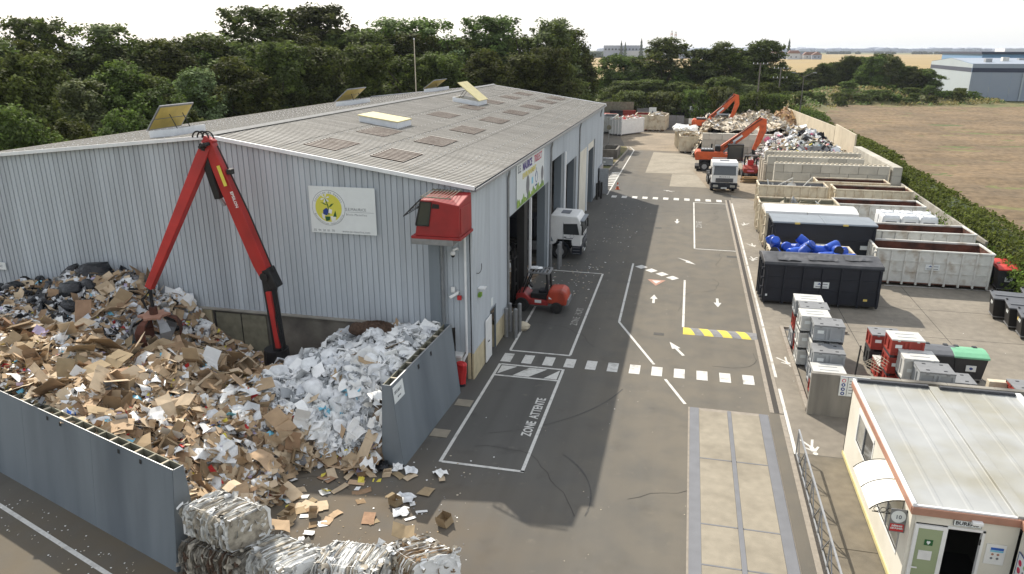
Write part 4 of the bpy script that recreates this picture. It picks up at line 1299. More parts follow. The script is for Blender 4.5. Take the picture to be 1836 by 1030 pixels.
# trims and roof sheets
for a in ((X0 - .05, X0 - .0, Y0 - .06, Y1 + .02, 2.60, 2.80), (X0 - .05, X1 + .04, Y0 - .08, Y0 - .0, 2.60, 2.80), (8.28, 8.34, 9.9, Y0 - .08, 2.60, 2.80)):
    G().box(*a).ob('roof_trim', 'coral', of, bev=.01)
g = G()
def roofsheet(xa, xb, ya, yb, z=2.80):
    pts = []
    x = xa
    while x < xb - .01:
        e = min(x + .67, xb)
        pts += [(x, 0), (x + (e - x) * .78, 0), (x + (e - x) * .84, .010), (x + (e - x) * .94, .010), (e, 0)]
        x = e
    g = G()
    for px, h in pts:
        g.v.append((px, ya, z + h)); g.v.append((px, yb, z + h + .03))
    for i in range(len(pts) - 1):
        g.f.append((2 * i, 2 * i + 1, 2 * i + 3, 2 * i + 2)); g.m.append(0)
    return g.ob('roof_sheet', 'officeroof', of, recalc=False)
roofsheet(X0 + .02, 8.22, Y0 + .02, Y1 - .14)
roofsheet(8.52, 10.75, 10.0, Y1 - .14)
G().box(8.22, 8.52, Y0 - .02, Y1, 2.78, 2.87).ob('roof_joint', 'officeroof', of, bev=.01)
G().box(X0 - .04, X0 + .04, Y0 - .05, Y1, 2.80, 2.90).ob('roof_edge', 'trim', of, bev=.01)
G().box(10.72, 10.9, Y0 - .05, Y1, 2.78, 2.90).ob('roof_edge', 'trim', of, bev=.01)
G().box(8.34, 8.53, 9.95, Y0 - .03, 2.72, 2.84).ob('roof_edge', 'trim', of)
G().box(X0 + .04, 8.2, Y0 - .03, Y0 + .03, 2.80, 2.84).ob('roof_edge', 'trim', of)
G().box(X0 + .1, 8.2, Y1 - .14, Y1 - .02, 2.80, 2.93).ob('roof_gutter', 'gutter', of); G().box(8.54, 10.7, Y1 - .14, Y1 - .02, 2.80, 2.93).ob('roof_gutter', 'gutter', of)
# awning
aw = thing('awning', 'curved white canopy over the side window of the office', 'awning')
for y0, y1 in ((17.75, 18.74), (18.76, 19.75)):
    g = G(); n = 7
    for i in range(n + 1):
        a = PI / 2 * i / n * .72
        x = X0 - .78 * math.sin(a) / math.sin(PI / 2 * .72); z = 2.50 - .62 * (1 - math.cos(a))
        g.v.append((x, y0, z)); g.v.append((x, y1, z)); g.v.append((x, y0, z + .008)); g.v.append((x, y1, z + .008))
    for i in range(n):
        a = 4 * i
        g.f += [(a, a + 4, a + 5, a + 1), (a + 2, a + 3, a + 7, a + 6), (a, a + 2, a + 6, a + 4), (a + 1, a + 5, a + 7, a + 3)]; g.m += [0] * 4
    g.ob('canopy_sheet', 'awning', aw)
for y in (17.74, 18.75, 19.76):
    pts = []
    for i in range(8):
        a = PI / 2 * i / 7 * .72
        pts.append((X0 - .78 * math.sin(a) / math.sin(PI / 2 * .72), y, 2.50 - .62 * (1 - math.cos(a)) + .008))
    G().tube(pts, .016, 5).ob('rib', 'dark', aw)
for y in (17.78, 19.72):
    g = G(); g.tube([(X0 - .7, y, 2.08), (X0, y, 2.05), (X0, y, 2.5)], .012, 5)
    for i in range(4):
        cx = X0 - .12 - i * .16
        pts = [(cx + .07 * math.cos(t * PI / 4), y, 2.16 + .07 * math.sin(t * PI / 4)) for t in range(9)]
        g.tube(pts, .009, 4)
    g.ob('bracket', 'dark', aw)
# speed and no smoking sign
s10 = thing('speed_sign', 'grey sign with a white disc reading 10 above a red no smoking panel', 'sign', loc=(5.60, 17.42, 1.80))
G().box(0, .38, -.02, 0, 0, .66).ob('plate', 'steel', s10, bev=.005)
G().cyl((.19, -.02, .45), (.19, -.028, .45), .17, n=24).ob('disc', 'signpale', s10)
txt('10', .15, (.19, -.030, .395), (R(90), 0, 0), 'inkgrey', s10, align='CENTER', bold=.004)
G().box(.03, .35, -.026, -.02, .03, .24).ob('red_panel', 'colred', s10)
txt('DÉFENSE', .062, (.19, -.028, .165), (R(90), 0, 0), 'signpale', s10, align='CENTER', bold=.003)
txt('DE FUMER', .062, (.19, -.028, .095), (R(90), 0, 0), 'signpale', s10, align='CENTER', bold=.003)
for z in (.05, .6):
    G().box(.36, .42, -.02, .0, z, z + .04).ob('bracket', 'dark', s10)

# handrail
hr = thing('handrail', 'long grey steel handrail with triangular struts beside the walkway', 'handrail')
G().bar((4.50, 11.5, 1.0), (4.42, 23.9, 1.0), .05).ob('top_rail', 'galv', hr)
G().bar((4.50, 11.5, .12), (4.42, 23.9, .12), .04).ob('bottom_rail', 'galv', hr)
for i in range(9):
    y = 23.9 - i * 1.5
    x = 4.42 + (23.9 - y) * .0065
    G().bar((x, y, 0), (x, y, 1.0), .04).ob('post', 'galv', hr)
    G().bar((x, y, 1.0), (x - .0, y - .75, .12), .03).ob('strut', 'steel', hr)
    G().bar((x, y - .75, .12), (x, y - 1.5, 1.0), .03).ob('strut', 'steel', hr)
# ------------------------------------------------------------------ push walls
def push_wall(label, a, b, face_m, panels, ribs, sign=None, swap=1, zt=2.95):
    # a = near end, b = far end on the outer base line; inner side lies to swap * left of a->b
    t = thing('push_wall', label, 'retaining wall', 'grey hollow steel push walls of the waste bay', (a[0], a[1], 0), math.atan2(b[1] - a[1], b[0] - a[0]))
    L = math.hypot(b[0] - a[0], b[1] - a[1]); s = swap
    ob, ot, it_, ib = 0.0, .33 * s, .64 * s, .80 * s
    for i in range(panels):
        xa = L * i / panels + .005; xb = L * (i + 1) / panels - .005
        G().add([(xa, ob, 0), (xb, ob, 0), (xb, ot, zt), (xa, ot, zt), (xa, ob + .03 * s, 0), (xb, ob + .03 * s, 0), (xb, ot + .03 * s, zt), (xa, ot + .03 * s, zt)],
                [(0, 1, 2, 3), (4, 7, 6, 5), (0, 4, 5, 1), (3, 2, 6, 7), (0, 3, 7, 4), (1, 5, 6, 2)]).ob('face_panel', face_m, t)
        G().add([(xa, ib, 0), (xb, ib, 0), (xb, it_, zt - .02), (xa, it_, zt - .02), (xa, ib - .03 * s, 0), (xb, ib - .03 * s, 0), (xb, it_ - .03 * s, zt - .02), (xa, it_ - .03 * s, zt - .02)],
                [(0, 1, 2, 3), (4, 7, 6, 5), (0, 4, 5, 1), (3, 2, 6, 7), (0, 3, 7, 4), (1, 5, 6, 2)]).ob('inner_panel', 'greyin', t)
    for x in (0, L - .03):
        G().add([(x, ob, 0), (x, ib, 0), (x, it_, zt), (x, ot, zt), (x + .03, ob, 0), (x + .03, ib, 0), (x + .03, it_, zt), (x + .03, ot, zt)],
                [(0, 1, 2, 3), (7, 6, 5, 4), (0, 4, 5, 1), (1, 5, 6, 2), (2, 6, 7, 3), (3, 7, 4, 0)]).ob('end_plate', face_m, t)
    for i in range(1, ribs):
        x = L * i / ribs
        G().box(x - .02, x + .02, min(ot, it_) + .03, max(ot, it_) - .03, zt - .9, zt - .03).ob('rib', 'greyin', t)
        G().box(x - .03, x + .03, min(ot, it_) + .03, max(ot, it_) - .03, zt - .05, zt - .02).ob('rib_cap', 'beige' if i % 2 else 'greyin', t)
    G().box(.0, L, ot - .01, ot + .04 * s if s > 0 else ot + .01, zt - .0, zt + .015).ob('top_edge', 'galv', t)
    return t, L, ot
pw1, L1, o1 = push_wall('long grey push wall left of the waste heap, seen from outside', (-12.42, 13.86), (-26.8, 18.65), 'greywall', 4, 26, swap=-1)
pw2, L2, o2 = push_wall('short grey push wall between the waste heap and the waiting bay', (-8.42, 20.15), (-8.22, 25.95), 'greywall', 1, 9, swap=1)
for x in (1.35, 2.35, 5.3, 6.0, 9.6):
    G().add([(x, .30 * -1 + .0, 2.72), (x + .1, -.30, 2.72), (x + .1, -.315, 2.84), (x, -.315, 2.84)], [(0, 1, 2, 3)]).ob('lifting_slot', 'black', pw1).location = (0, .012, 0)
for y in (2.2, 3.4):
    G().add([(y, .285, 2.58), (y + .12, .285, 2.58), (y + .12, .305, 2.74), (y, .305, 2.74)], [(0, 1, 2, 3)]).ob('lifting_slot', 'black', pw2).location = (0, -.012, 0)
sgn = thing('name_plate_sign', 'small white dealer plate at the near top corner of the short push wall', 'sign', loc=(-8.74, 20.22, 2.28))
sgn.rotation_euler = (R(90) , 0, R(90))
G().add([(0, 0, 0), (.82, 0, 0), (.82, .58, 0), (0, .58, 0)], [(0, 1, 2, 3)]).ob('plate', 'signpale', sgn)
txt('SIKUBAT', .15, (.07, .30, .006), (0, 0, 0), 'inkgrey', sgn)
txt('BETON', .08, (.28, .12, .006), (0, 0, 0), 'inkgrey', sgn)
ax_ = Vector((.0345, .9994, 0)).normalized(); up_ = Vector((-.111, 0, .994)).normalized(); nn_ = ax_.cross(up_).normalized()
sgn.rotation_euler = Matrix((ax_, up_, nn_)).transposed().to_euler()
sgn.location = Vector((-8.42 - .33 * (2.26 / 2.95), 20.22, 2.26)) + nn_ * .012
for (x, y) in ((-8.0, 22.6), (-7.85, 25.1)):
    G().box(x - .3, x + .35, y - .28, y + .28, .008, .02).ob('patch', 'slab', yard)

# ------------------------------------------------------------------ signs and fittings on the hall
sb_ = thing('company_sign', 'big pale sign with a yellow round flower emblem on the gable', 'sign', loc=(-14.92, WY - .10, 6.06))
G().box(0, 2.90, -.03, 0, 0, 1.94).ob('board', 'signpale', sb_)
cx, cz = .84, 1.06
G().cyl((cx, -.031, cz), (cx, -.036, cz), .735, n=40).ob('ring', 'inkgrey', sb_)
G().cyl((cx, -.036, cz), (cx, -.040, cz), .72, n=40).ob('ring_field', 'signpale', sb_)
G().cyl((cx, -.040, cz), (cx, -.044, cz), .585, n=40).ob('yellow_disc', 'signyellow', sb_)
def arc_text(s, r, a0, a1, size, flip):
    n = len(s)
    for i, ch in enumerate(s):
        if ch == ' ':
            continue
        a = R(a0 + (a1 - a0) * i / (n - 1))
        x = cx + r * math.cos(a); z = cz + r * math.sin(a)
        ry = -(a - PI / 2) if not flip else -(a + PI / 2)
        me = txt(ch, size, (x, -.0405, z), (0, 0, 0), 'inkgrey', sb_, 'letter', align='CENTER')
        me.rotation_euler = (Matrix.Rotation(ry, 3, 'Y') @ Matrix.Rotation(R(90), 3, 'X')).to_euler()
arc_text('Location de bennes', .605, 155, 25, .13, False)
arc_text('Récupération Industrielle', .70, 205, 335, .11, True)
g = G()
def flat(pts, m, name, y=-.047):
    G().poly([(cx + p[0], y, cz + p[1]) for p in pts]).ob(name, m, sb_, recalc=False)
flat([(-.02, -.3), (.02, -.3), (.0, .1), (-.12, .42), (-.16, .42), (-.04, .08)], 'inkgreen', 'stem')
flat([(-.03, .10), (-.15, .12), (-.33, .22), (-.2, .20)], 'inkgreen', 'leaf')
flat([(.0, .02), (.12, .06), (.25, .20), (.12, .16)], 'inkgreen', 'leaf')
for i in range(6):
    a = i * PI / 3 + .3
    flat([(-.13, .40), (-.13 + .16 * math.cos(a - .25), .40 + .16 * math.sin(a - .25)), (-.13 + .22 * math.cos(a), .40 + .22 * math.sin(a)), (-.13 + .16 * math.cos(a + .25), .40 + .16 * math.sin(a + .25))], 'signpale', 'petal', -.049)
flat([(-.25, -.10), (-.10, .0), (.02, -.12), (-.08, -.32), (-.26, -.28)], 'signblue', 'glove')
flat([(.02, -.02), (.16, -.08), (.12, -.24), (-.02, -.2)], 'paper', 'glove', -.050)
flat([(-.32, -.22), (-.18, -.3), (-.2, -.5), (-.3, -.42)], 'paper', 'glove', -.051)
flat([(-.18, -.36), (.06, -.36), (.02, -.52), (-.14, -.56)], 'inkgreen', 'pot', -.050)
flat([(.06, -.34), (.32, -.34), (.26, -.58), (.12, -.58)], 'paper', 'pot', -.052)
flat([(.18, -.36), (.30, -.10), (.34, -.36)], 'inkgreen', 'leaf', -.053)
txt('S.E.MAURICE', .165, (1.58, -.032, .98), (R(90), 0, 0), 'inkgrey', sb_, sx=.98)
G().box(1.60, 2.82, -.034, -.03, .92, .93).ob('rule', 'inkgrey', sb_)
txt('Blois.Mazelles', .12, (1.60, -.032, .78), (R(90), 0, 0), 'inkgrey', sb_, space=1.3)
txt('02  94  20  01  70', .13, (.10, -.032, .06), (R(90), 0, 0), 'inkgrey', sb_)
txt('www.se-maurice.com', .13, (1.38, -.032, .06), (R(90), 0, 0), 'inkgrey', sb_, space=1.08)

bn = thing('banner', 'wide green and white banner with purple heading above the big doorway', 'banner', loc=(WX + .05, 35.12, 5.72))
G().box(0, .02, 0, 7.15, 0, 2.28).ob('sheet', 'signpale', bn)
gr = G()
N = 40
top = [(.024, 7.15 * i / N, .30 + .14 * math.sin(i * .9) + .1 * math.sin(i * 2.3)) for i in range(N + 1)]
for i in range(N):
    gr.quad((.024, 7.15 * i / N, 0), (.024, 7.15 * (i + 1) / N, 0), top[i + 1], top[i])
gr.ob('grass_print', 'leafgreen', bn, recalc=False)
txt('S.E.', .52, (.025, .25, 1.72), (R(90), 0, R(90)), 'inkgrey', bn, bold=.008)
txt('MAURICE', .56, (.025, 1.35, 1.70), (R(90), 0, R(90)), 'inkpurple', bn, bold=.022, sx=.98)
txt('TRISELECT', .56, (.025, 4.25, 1.70), (R(90), 0, R(90)), 'inkred', bn, bold=.006, sx=.82)
txt('ENVIRONNEMENT', .40, (.025, 1.3, 1.28), (R(90), 0, R(90)), 'colyel', bn, bold=.008, sx=1.05)
for (y, z, w, h, m_) in ((2.6, .78, .42, .52, 'colgrey'), (6.6, .8, .38, .42, 'colgrey')):
    G().ball((.026, y, z), (.004, w, h), 14, 8).ob('bulb_print', m_, bn)
    G().box(.022, .03, y - .12, y + .12, z - h - .2, z - h + .05).ob('bulb_base', 'inkgrey', bn)
g = G()
for i in range(16):
    a = i * PI / 8; b = a + PI / 8
    g.bar((.026, 4.9 + .28 * math.cos(a), .85 + .3 * math.sin(a)), (.026, 4.9 + .28 * math.cos(b), .85 + .3 * math.sin(b)), .01, .03)
g.bar((.026, 4.7, .9), (.026, 4.95, 1.35), .01, .03)
g.ob('emblem', 'signblue', bn)
txt('MAURICE', .14, (.026, 4.55, .36), (R(90), 0, R(90)), 'signblue', bn)
G().box(.022, .026, 3.6, 4.0, .65, 1.0).ob('pale_print', 'colcyan', bn)

ls = thing('small_sign', 'small white plate on the gable at the left picture edge', 'sign', loc=(-32.0, WY - .08, 3.3))
G().box(0, .9, -.02, 0, 0, .36).ob('board', 'signpale', ls)
txt('SIKUBAT', .16, (.1, -.025, .12), (R(90), 0, 0), 'inkgrey', ls)

# operator cabin on its bracket
oc = thing('operator_cabin', 'red glazed operator cabin fixed high on the gable corner', 'cabin', loc=(0, 0, 0))
x0, x1, y0, y1, z0, z1 = -9.78, -8.0, 25.55, 27.2, 6.58, 8.02
body = G()
# side profile seen from the front: sloped left window edge
body.add([(x0 + .02, y0, z0), (x1, y0, z0), (x1, y0, z1 - .22), (x0 + .75, y0, z1 - .05), (x0 + .28, y0, z1 - .05),
          (x0 + .02, y1, z0), (x1, y1, z0), (x1, y1, z1), (x0 + .75, y1, z1), (x0 + .28, y1, z1)],
         [(0, 1, 2, 3, 4), (9, 8, 7, 6, 5), (0, 5, 6, 1), (1, 6, 7, 2), (2, 7, 8, 3), (3, 8, 9, 4), (4, 9, 5, 0)])
ob_ = body.ob('shell', 'cabred', oc, bev=.03)
G().add([(x0 + .10, y0 - .01, z0 + .42), (x0 + .56, y0 - .01, z0 + .42), (x0 + .70, y0 - .01, z1 - .14), (x0 + .30, y0 - .01, z1 - .12)], [(0, 1, 2, 3)]).ob('window', 'glass', oc)
G().add([(x0 + .72, y0 - .01, z1 - .36), (x0 + 1.02, y0 - .01, z1 - .36), (x0 + 1.02, y0 - .01, z1 - .20), (x0 + .76, y0 - .01, z1 - .18)], [(0, 1, 2, 3)]).ob('small_window', 'black', oc)
for p, q in (((x0 + .08, z0 + .40), (x0 + .29, z1 - .11)), ((x0 + .58, z0 + .40), (x0 + .72, z1 - .12)), ((x0 + .08, z0 + .41), (x0 + .58, z0 + .41)), ((x0 + .29, z1 - .12), (x0 + .72, z1 - .14))):
    G().bar((p[0], y0 - .02, p[1]), (q[0], y0 - .02, q[1]), .035).ob('window_frame', 'dark', oc)
G().add([(x0 + .0, y0 + .1, z0 + .4), (x0 + .0, y1 - .1, z0 + .4), (x0 + .24, y1 - .1, z1 - .1), (x0 + .24, y0 + .1, z1 - .1)], [(0, 1, 2, 3)]).ob('front_window', 'glass', oc)
G().box(x1 - .06, x1 + .03, y0 + .15, y1 - .1, z0 + .1, z1 - .35).ob('rear_panel', 'cabred', oc, bev=.01)
G().box(x0 - .12, x1 + .06, y0 - .05, y1, z0 - .10, z0).ob('floor_frame', 'cabred', oc, bev=.01)
G().box(x0 - .12, x1 - .25, y0 - .05, y1, z0 - .32, z0 - .10).ob('bracket_frame', 'steel', oc, bev=.01)
G().box(-9.72, -9.27, 26.85, 27.22, 2.1, z0 - .32).ob('pillar', 'greywall', oc)
G().box(-9.27, -9.2, 27.0, 27.22, 2.1, z0 - .32).ob('pillar_flange', 'galv', oc)
for i in range(9):
    G().bar((x0 + .30 + i * .14, y0 + .05, z1 + .05), (x0 + .30 + i * .14, y1 - .1, z1 + .10), .02).ob('roof_guard_bar', 'greyin', oc)
for y in (y0 + .05, y1 - .1):
    G().bar((x0 + .28, y, z1 + .06), (x0 + 1.46, y, z1 + .02), .04).ob('roof_guard_rail', 'greyin', oc)
for y in (y0 + .02, y1 - .15):
    G().bar((x0 + .30, y, z1 - .02), (x0 - .42, y, z1 - .72), .045).ob('visor_arm', 'dark', oc)
for i in range(6):
    k = i / 5
    G().bar((x0 + .28 - .68 * k, y0 + .02, z1 - .04 - .66 * k), (x0 + .28 - .68 * k, y1 - .15, z1 - .04 - .66 * k), .02).ob('visor_bar', 'dark', oc)

def camera_(label, x, z, k):
    t = thing('security_camera', label, 'camera', None, (x, WY - .06, z))
    if k:
        G().tube([(.12, 0, .12), (.12, -.12, .2), (-.02, -.25, .14)], .05, 8).ob('arm', 'white', t)
        G().ball((-.02, -.25, .02), (.11, .11, .10), 10, 6).ob('housing', 'white', t, smooth=True)
        G().ball((-.02, -.25, -.09), (.075, .075, .07), 10, 6).ob('lens_dome', 'black', t, smooth=True)
    else:
        G().box(-.14, .02, -.06, 0, .1, .34).ob('junction_box', 'white', t)
        G().bar((.15, -.1, .12), (-.08, -.42, .0), .09).ob('body', 'white', t, bev=.01)
        G().cyl((.15, 0, .14), (.15, -.14, .14), .05, n=8).ob('bracket', 'white', t)
camera_('white dome security camera below the red cabin', -8.72, 5.55, 1)
camera_('white bullet security camera above the red alarm box', -8.78, 3.75, 0)
t = thing('alarm_box', 'small red alarm box on the gable below the bullet camera', 'alarm box', loc=(-8.66, WY - .05, 3.55))
G().box(0, .17, -.1, 0, 0, .18).ob('box', 'colred', t, bev=.01)
t = thing('side_lamp', 'small green and white box lamp on the side wall near the corner', 'lamp', loc=(WX + .04, 27.95, 3.5))
G().box(0, .12, 0, .28, -.05, .12).ob('box', 'leafgreen', t); G().box(0, .3, -.02, .34, .32, .36).ob('bracket', 'white', t)
t = thing('side_aerial', 'small bent aerial bracket on the side wall near the corner', 'aerial', loc=(WX + .04, 27.9, 4.55))
G().tube([(0, -.1, 0), (.1, -.1, 0), (.1, .2, .0), (.1, .35, .12), (.1, .35, .3)], .015, 5).ob('arm', 'dark', t)
t = thing('meter_box', 'grey white meter box at the foot of the hall corner behind the short push wall', 'box', loc=(-8.95, WY - .45, .62))
G().box(0, .48, 0, .4, 0, .52).ob('cabinet', 'whiteclean', t, bev=.01); G().box(.05, .22, -.02, 0, .05, .45).ob('grille', 'steel', t); G().box(-.03, .52, -.04, .44, .52, .6).ob('hood', 'white', t)
t = thing('red_sack', 'crumpled red sack standing at the hall corner under the meter box', 'sack', loc=(-8.38, 26.62, 0))
g = G(); n = 12
pr = [(0, .16), (.25, .17), (.6, .21), (.85, .24), (.98, .26), (1.05, .16)]
for z, r in pr:
    for i in range(n):
        a = 2 * PI * i / n; k = 1 + .12 * math.sin(3 * a + z * 4) + rnd.uniform(-.05, .05)
        g.v.append((r * k * math.cos(a), r * k * .8 * math.sin(a), z + rnd.uniform(-.03, .03)))
for j in range(len(pr) - 1):
    for i in range(n):
        g.f.append((j * n + i, j * n + (i + 1) % n, (j + 1) * n + (i + 1) % n, (j + 1) * n + i)); g.m.append(0)
g.f.append(tuple((len(pr) - 1) * n + i for i in range(n))); g.m.append(0)
g.ob('sack', 'colred', t)
G().cyl((0, 0, 0), (0, 0, .1), .17, n=10).ob('base', 'navy', t)

# ------------------------------------------------------------------ stationary red crane
cr = thing('loader_crane', 'red stationary loader crane folded over the waste heap', 'crane')
A = Vector((-15.95, 25.2, 4.55)); Bp = Vector((-17.55, 24.75, 9.95)); Tp = Vector((-20.55, 24.0, 4.2))
G().box(-16.4, -15.4, 24.8, 25.8, 0, .8).ob('base', 'black', cr, bev=.05)
G().cyl((-15.95, 25.25, .9), (-15.95, 25.25, 1.5), .55, .5, 14).ob('slewing_ring', 'black', cr)
G().bar((-15.75, 25.2, 1.4), A + Vector((0, 0, .1)), .36, .46, up=(0, 1, 0)).ob('column', 'black', cr, bev=.04)
G().bar((-15.62, 24.9, 1.7), (-15.80, 24.88, 4.1), .20, .12, up=(0, 1, 0)).ob('column_strip', 'red', cr)
dirb = (Bp - A).normalized()
up = Vector((0, 1, 0))
# boom : tapered box in the X-Z plane
def limb(name, pts, ws, th, m, par, bev=.03):
    # pts in 3d, ws = half widths; made in the plane spanned by travel direction and its in-plane normal
    g = G()
    N_ = len(pts)
    for i, p in enumerate(pts):
        d = (pts[min(i + 1, N_ - 1)] - pts[max(i - 1, 0)]).normalized()
        n = d.cross(Vector((0, 1, 0))).normalized(); s = d.cross(n).normalized()
        for a, b in ((1, 1), (-1, 1), (-1, -1), (1, -1)):
            g.v.append(tuple(p + n * a * ws[i] + s * b * th[i]))
    for i in range(N_ - 1):
        o = 4 * i
        for k in range(4):
            g.f.append((o + k, o + (k + 1) % 4, o + 4 + (k + 1) % 4, o + 4 + k)); g.m.append(0)
    g.f.append((3, 2, 1, 0)); g.m.append(0)
    e = 4 * (N_ - 1)
    g.f.append((e, e + 1, e + 2, e + 3)); g.m.append(0)
    return g.ob(name, m, par, bev=bev)
lp = lambda a, b, t: a + (b - a) * t
limb('boom', [lp(A, Bp, -.02), lp(A, Bp, .12), lp(A, Bp, .45), lp(A, Bp, .75), lp(A, Bp, 1.02)], [.18, .27, .27, .25, .2], [.2, .22, .22, .2, .18], 'red', cr)
limb('stick', [lp(Bp, Tp, -.03), lp(Bp, Tp, .1), lp(Bp, Tp, .6), lp(Bp, Tp, 1)], [.2, .23, .19, .15], [.17, .17, .16, .15], 'red', cr)
off = Vector((.0, -.24, 0))
limb('boom_cylinder', [lp(A, Bp, .62) + Vector((-.52, -.1, -.1)), lp(A, Bp, .97) + Vector((-.28, -.1, -.05))], [.13, .16], [.13, .13], 'black', cr)
G().cyl(lp(A, Bp, .55) + Vector((-.42, -.1, 0)), lp(A, Bp, .64) + Vector((-.5, -.1, -.1)), .07, n=8).ob('cylinder_rod', 'steel', cr)
G().bar(lp(A, Bp, .96) + Vector((-.3, -.24, .05)), lp(A, Bp, 1.0) + Vector((.15, -.24, .0)), .3, .12, up=(0, 0, 1)).ob('knuckle_plate', 'black', cr, bev=.03)
G().cyl(Bp + Vector((-.1, -.34, -.1)), Bp + Vector((-.1, .3, -.1)), .12, n=12).ob('knuckle_pin', 'black', cr)
G().cyl(A + Vector((0, -.34, .15)), A + Vector((0, .3, .15)), .17, n=12).ob('boom_pin', 'black', cr)
G().bar(A + Vector((.35, 0, -.35)), A + Vector((.02, 0, .45)), .35, .5, up=(0, 1, 0)).ob('boom_foot', 'black', cr, bev=.04)
for dx in (-.32, -.12, .08):
    pts = []
    for i in range(9):
        a = PI * i / 8
        pts.append(Bp + Vector((dx - .05 - .24 * math.cos(a) , -.08 + .05 * dx, .18 + .24 * math.sin(a))))
    G().tube(pts, .03, 6).ob('hose', 'black', cr)
for k in range(3):
    pts = []
    for i in range(7):
        pts.append(Vector((-15.5 + .10 * math.sin(i * 1.1 + k), 25.0 - .07 * k, 1.6 + i * .48)))
    G().tube(pts, .025, 5).ob('hose', 'black', cr)
G().tube([lp(A, Bp, .06) + Vector((.40, 0, 0)), lp(A, Bp, .5) + Vector((.42, 0, 0)), lp(A, Bp, .98) + Vector((.3, 0, 0))], .03, 6).ob('hose', 'black', cr)
G().box(*[v for p in zip(tuple(lp(A, Bp, .80) + Vector((.30, -.15, -.1))), tuple(lp(A, Bp, .80) + Vector((.50, .1, .1)))) for v in p]).ob('valve_block', 'dark', cr, bev=.02)
lg = G()
p = lp(A, Bp, .80) + Vector((.12, -.245, 0)); d = dirb
mm_ = Matrix.Rotation(math.atan2(d.x, d.z), 4, 'Y')
st = G().box(-.07, .07, -.008, 0, -.55, .25).ob('yellow_label', 'colyel', cr, loc=tuple(p)); st.rotation_euler = mm_.to_euler()
q = lp(A, Bp, .66) + Vector((.16, -.245, 0))
tx = txt('EPSILON', .17, tuple(q), (0, 0, 0), 'white', cr, bold=.004)
tx.rotation_euler = (Matrix.Rotation(math.atan2(d.x, d.z) + R(90), 3, 'Y') @ Matrix.Rotation(R(90), 3, 'X')).to_euler()
# rotator and grab
gb = thing('grapple', 'rust red orange peel grapple resting on the waste heap under the crane', 'grapple', loc=(-20.55, 24.0, 0))
G().cyl((0, 0, 3.35), (0, 0, 4.15), .07, n=8).ob('hanger', 'black', gb)
G().cyl((0, 0, 3.0), (0, 0, 3.4), .16, n=12).ob('rotator', 'rust', gb)
for k in range(3):
    G().tube([(.05 * k, -.05, 4.1), (-.3 - .06 * k, -.1, 3.7), (-.2, -.1, 3.3), (0, 0, 3.1)], .022, 5).ob('hose', 'black', gb)
g = G()
for i in range(12):
    a = 2 * PI * i / 12
    r = .62 if i % 2 else .42
    g.v.append((r * math.cos(a), r * math.sin(a), 2.98)); 
for i in range(12):
    a = 2 * PI * i / 12
    r = .62 if i % 2 else .42
    g.v.append((r * math.cos(a), r * math.sin(a), 3.08))
g.f = [tuple(range(11, -1, -1)), tuple(range(12, 24))] + [(i, (i + 1) % 12, (i + 1) % 12 + 12, i + 12) for i in range(12)]; g.m = [0] * len(g.f)
g.ob('spider_plate', 'coral', gb)
for i in range(6):
    a = 2 * PI * i / 6 + PI / 6
    g = G()
    pts = [(.50, 3.0), (.82, 2.86), (.98, 2.55), (.96, 2.22), (.78, 1.92), (.55, 1.72)]
    ws = [.10, .16, .22, .22, .15, .03]
    Rm = Matrix.Rotation(a, 4, 'Z')
    for (r, z), w in zip(pts, ws):
        for yy, dr in ((-w, 0), (w, 0), (w, -.07), (-w, -.07)):
            g.v.append(tuple(Rm @ Vector((r + dr, yy, z + (dr * .3)))))
    for k in range(5):
        o = 4 * k
        for c in range(4):
            g.f.append((o + c, o + (c + 1) % 4, o + 4 + (c + 1) % 4, o + 4 + c)); g.m.append(0)
    g.f += [(3, 2, 1, 0), (20, 21, 22, 23)]; g.m += [0, 0]
    tn = g.ob('tine', 'steel' if i % 2 else 'rust', gb)
    G().cyl(Rm @ Vector((.35, 0, 2.9)), Rm @ Vector((.86, 0, 2.62)), .05, n=8).ob('cylinder', 'dark', tn)

# ------------------------------------------------------------------ wheels
def wheel(par, c, r, w, ax='x', rim='galv', name='wheel'):
    d = Vector((1, 0, 0)) if ax == 'x' else Vector((0, 1, 0))
    c = Vector(c)
    t = G()
    t.cyl(c - d * w / 2, c + d * w / 2, r, n=20)
    o = t.ob(name, 'rubber', par, bev=.03)
    g = G(); g.cyl(c - d * (w / 2 + .012), c + d * (w / 2 + .012), r * .52, n=16); g.cyl(c - d * (w / 2 + .05), c + d * (w / 2 + .05), r * .2, n=10)
    for i in range(8):
        a = i * PI / 4
        e = (Vector((0, math.cos(a), math.sin(a))) if ax == 'x' else Vector((math.cos(a), 0, math.sin(a)))) * r * .36
        g.cyl(c + e - d * (w / 2 + .03), c + e + d * (w / 2 + .03), .03, n=5)
    g.ob('rim', rim, o)
    return o

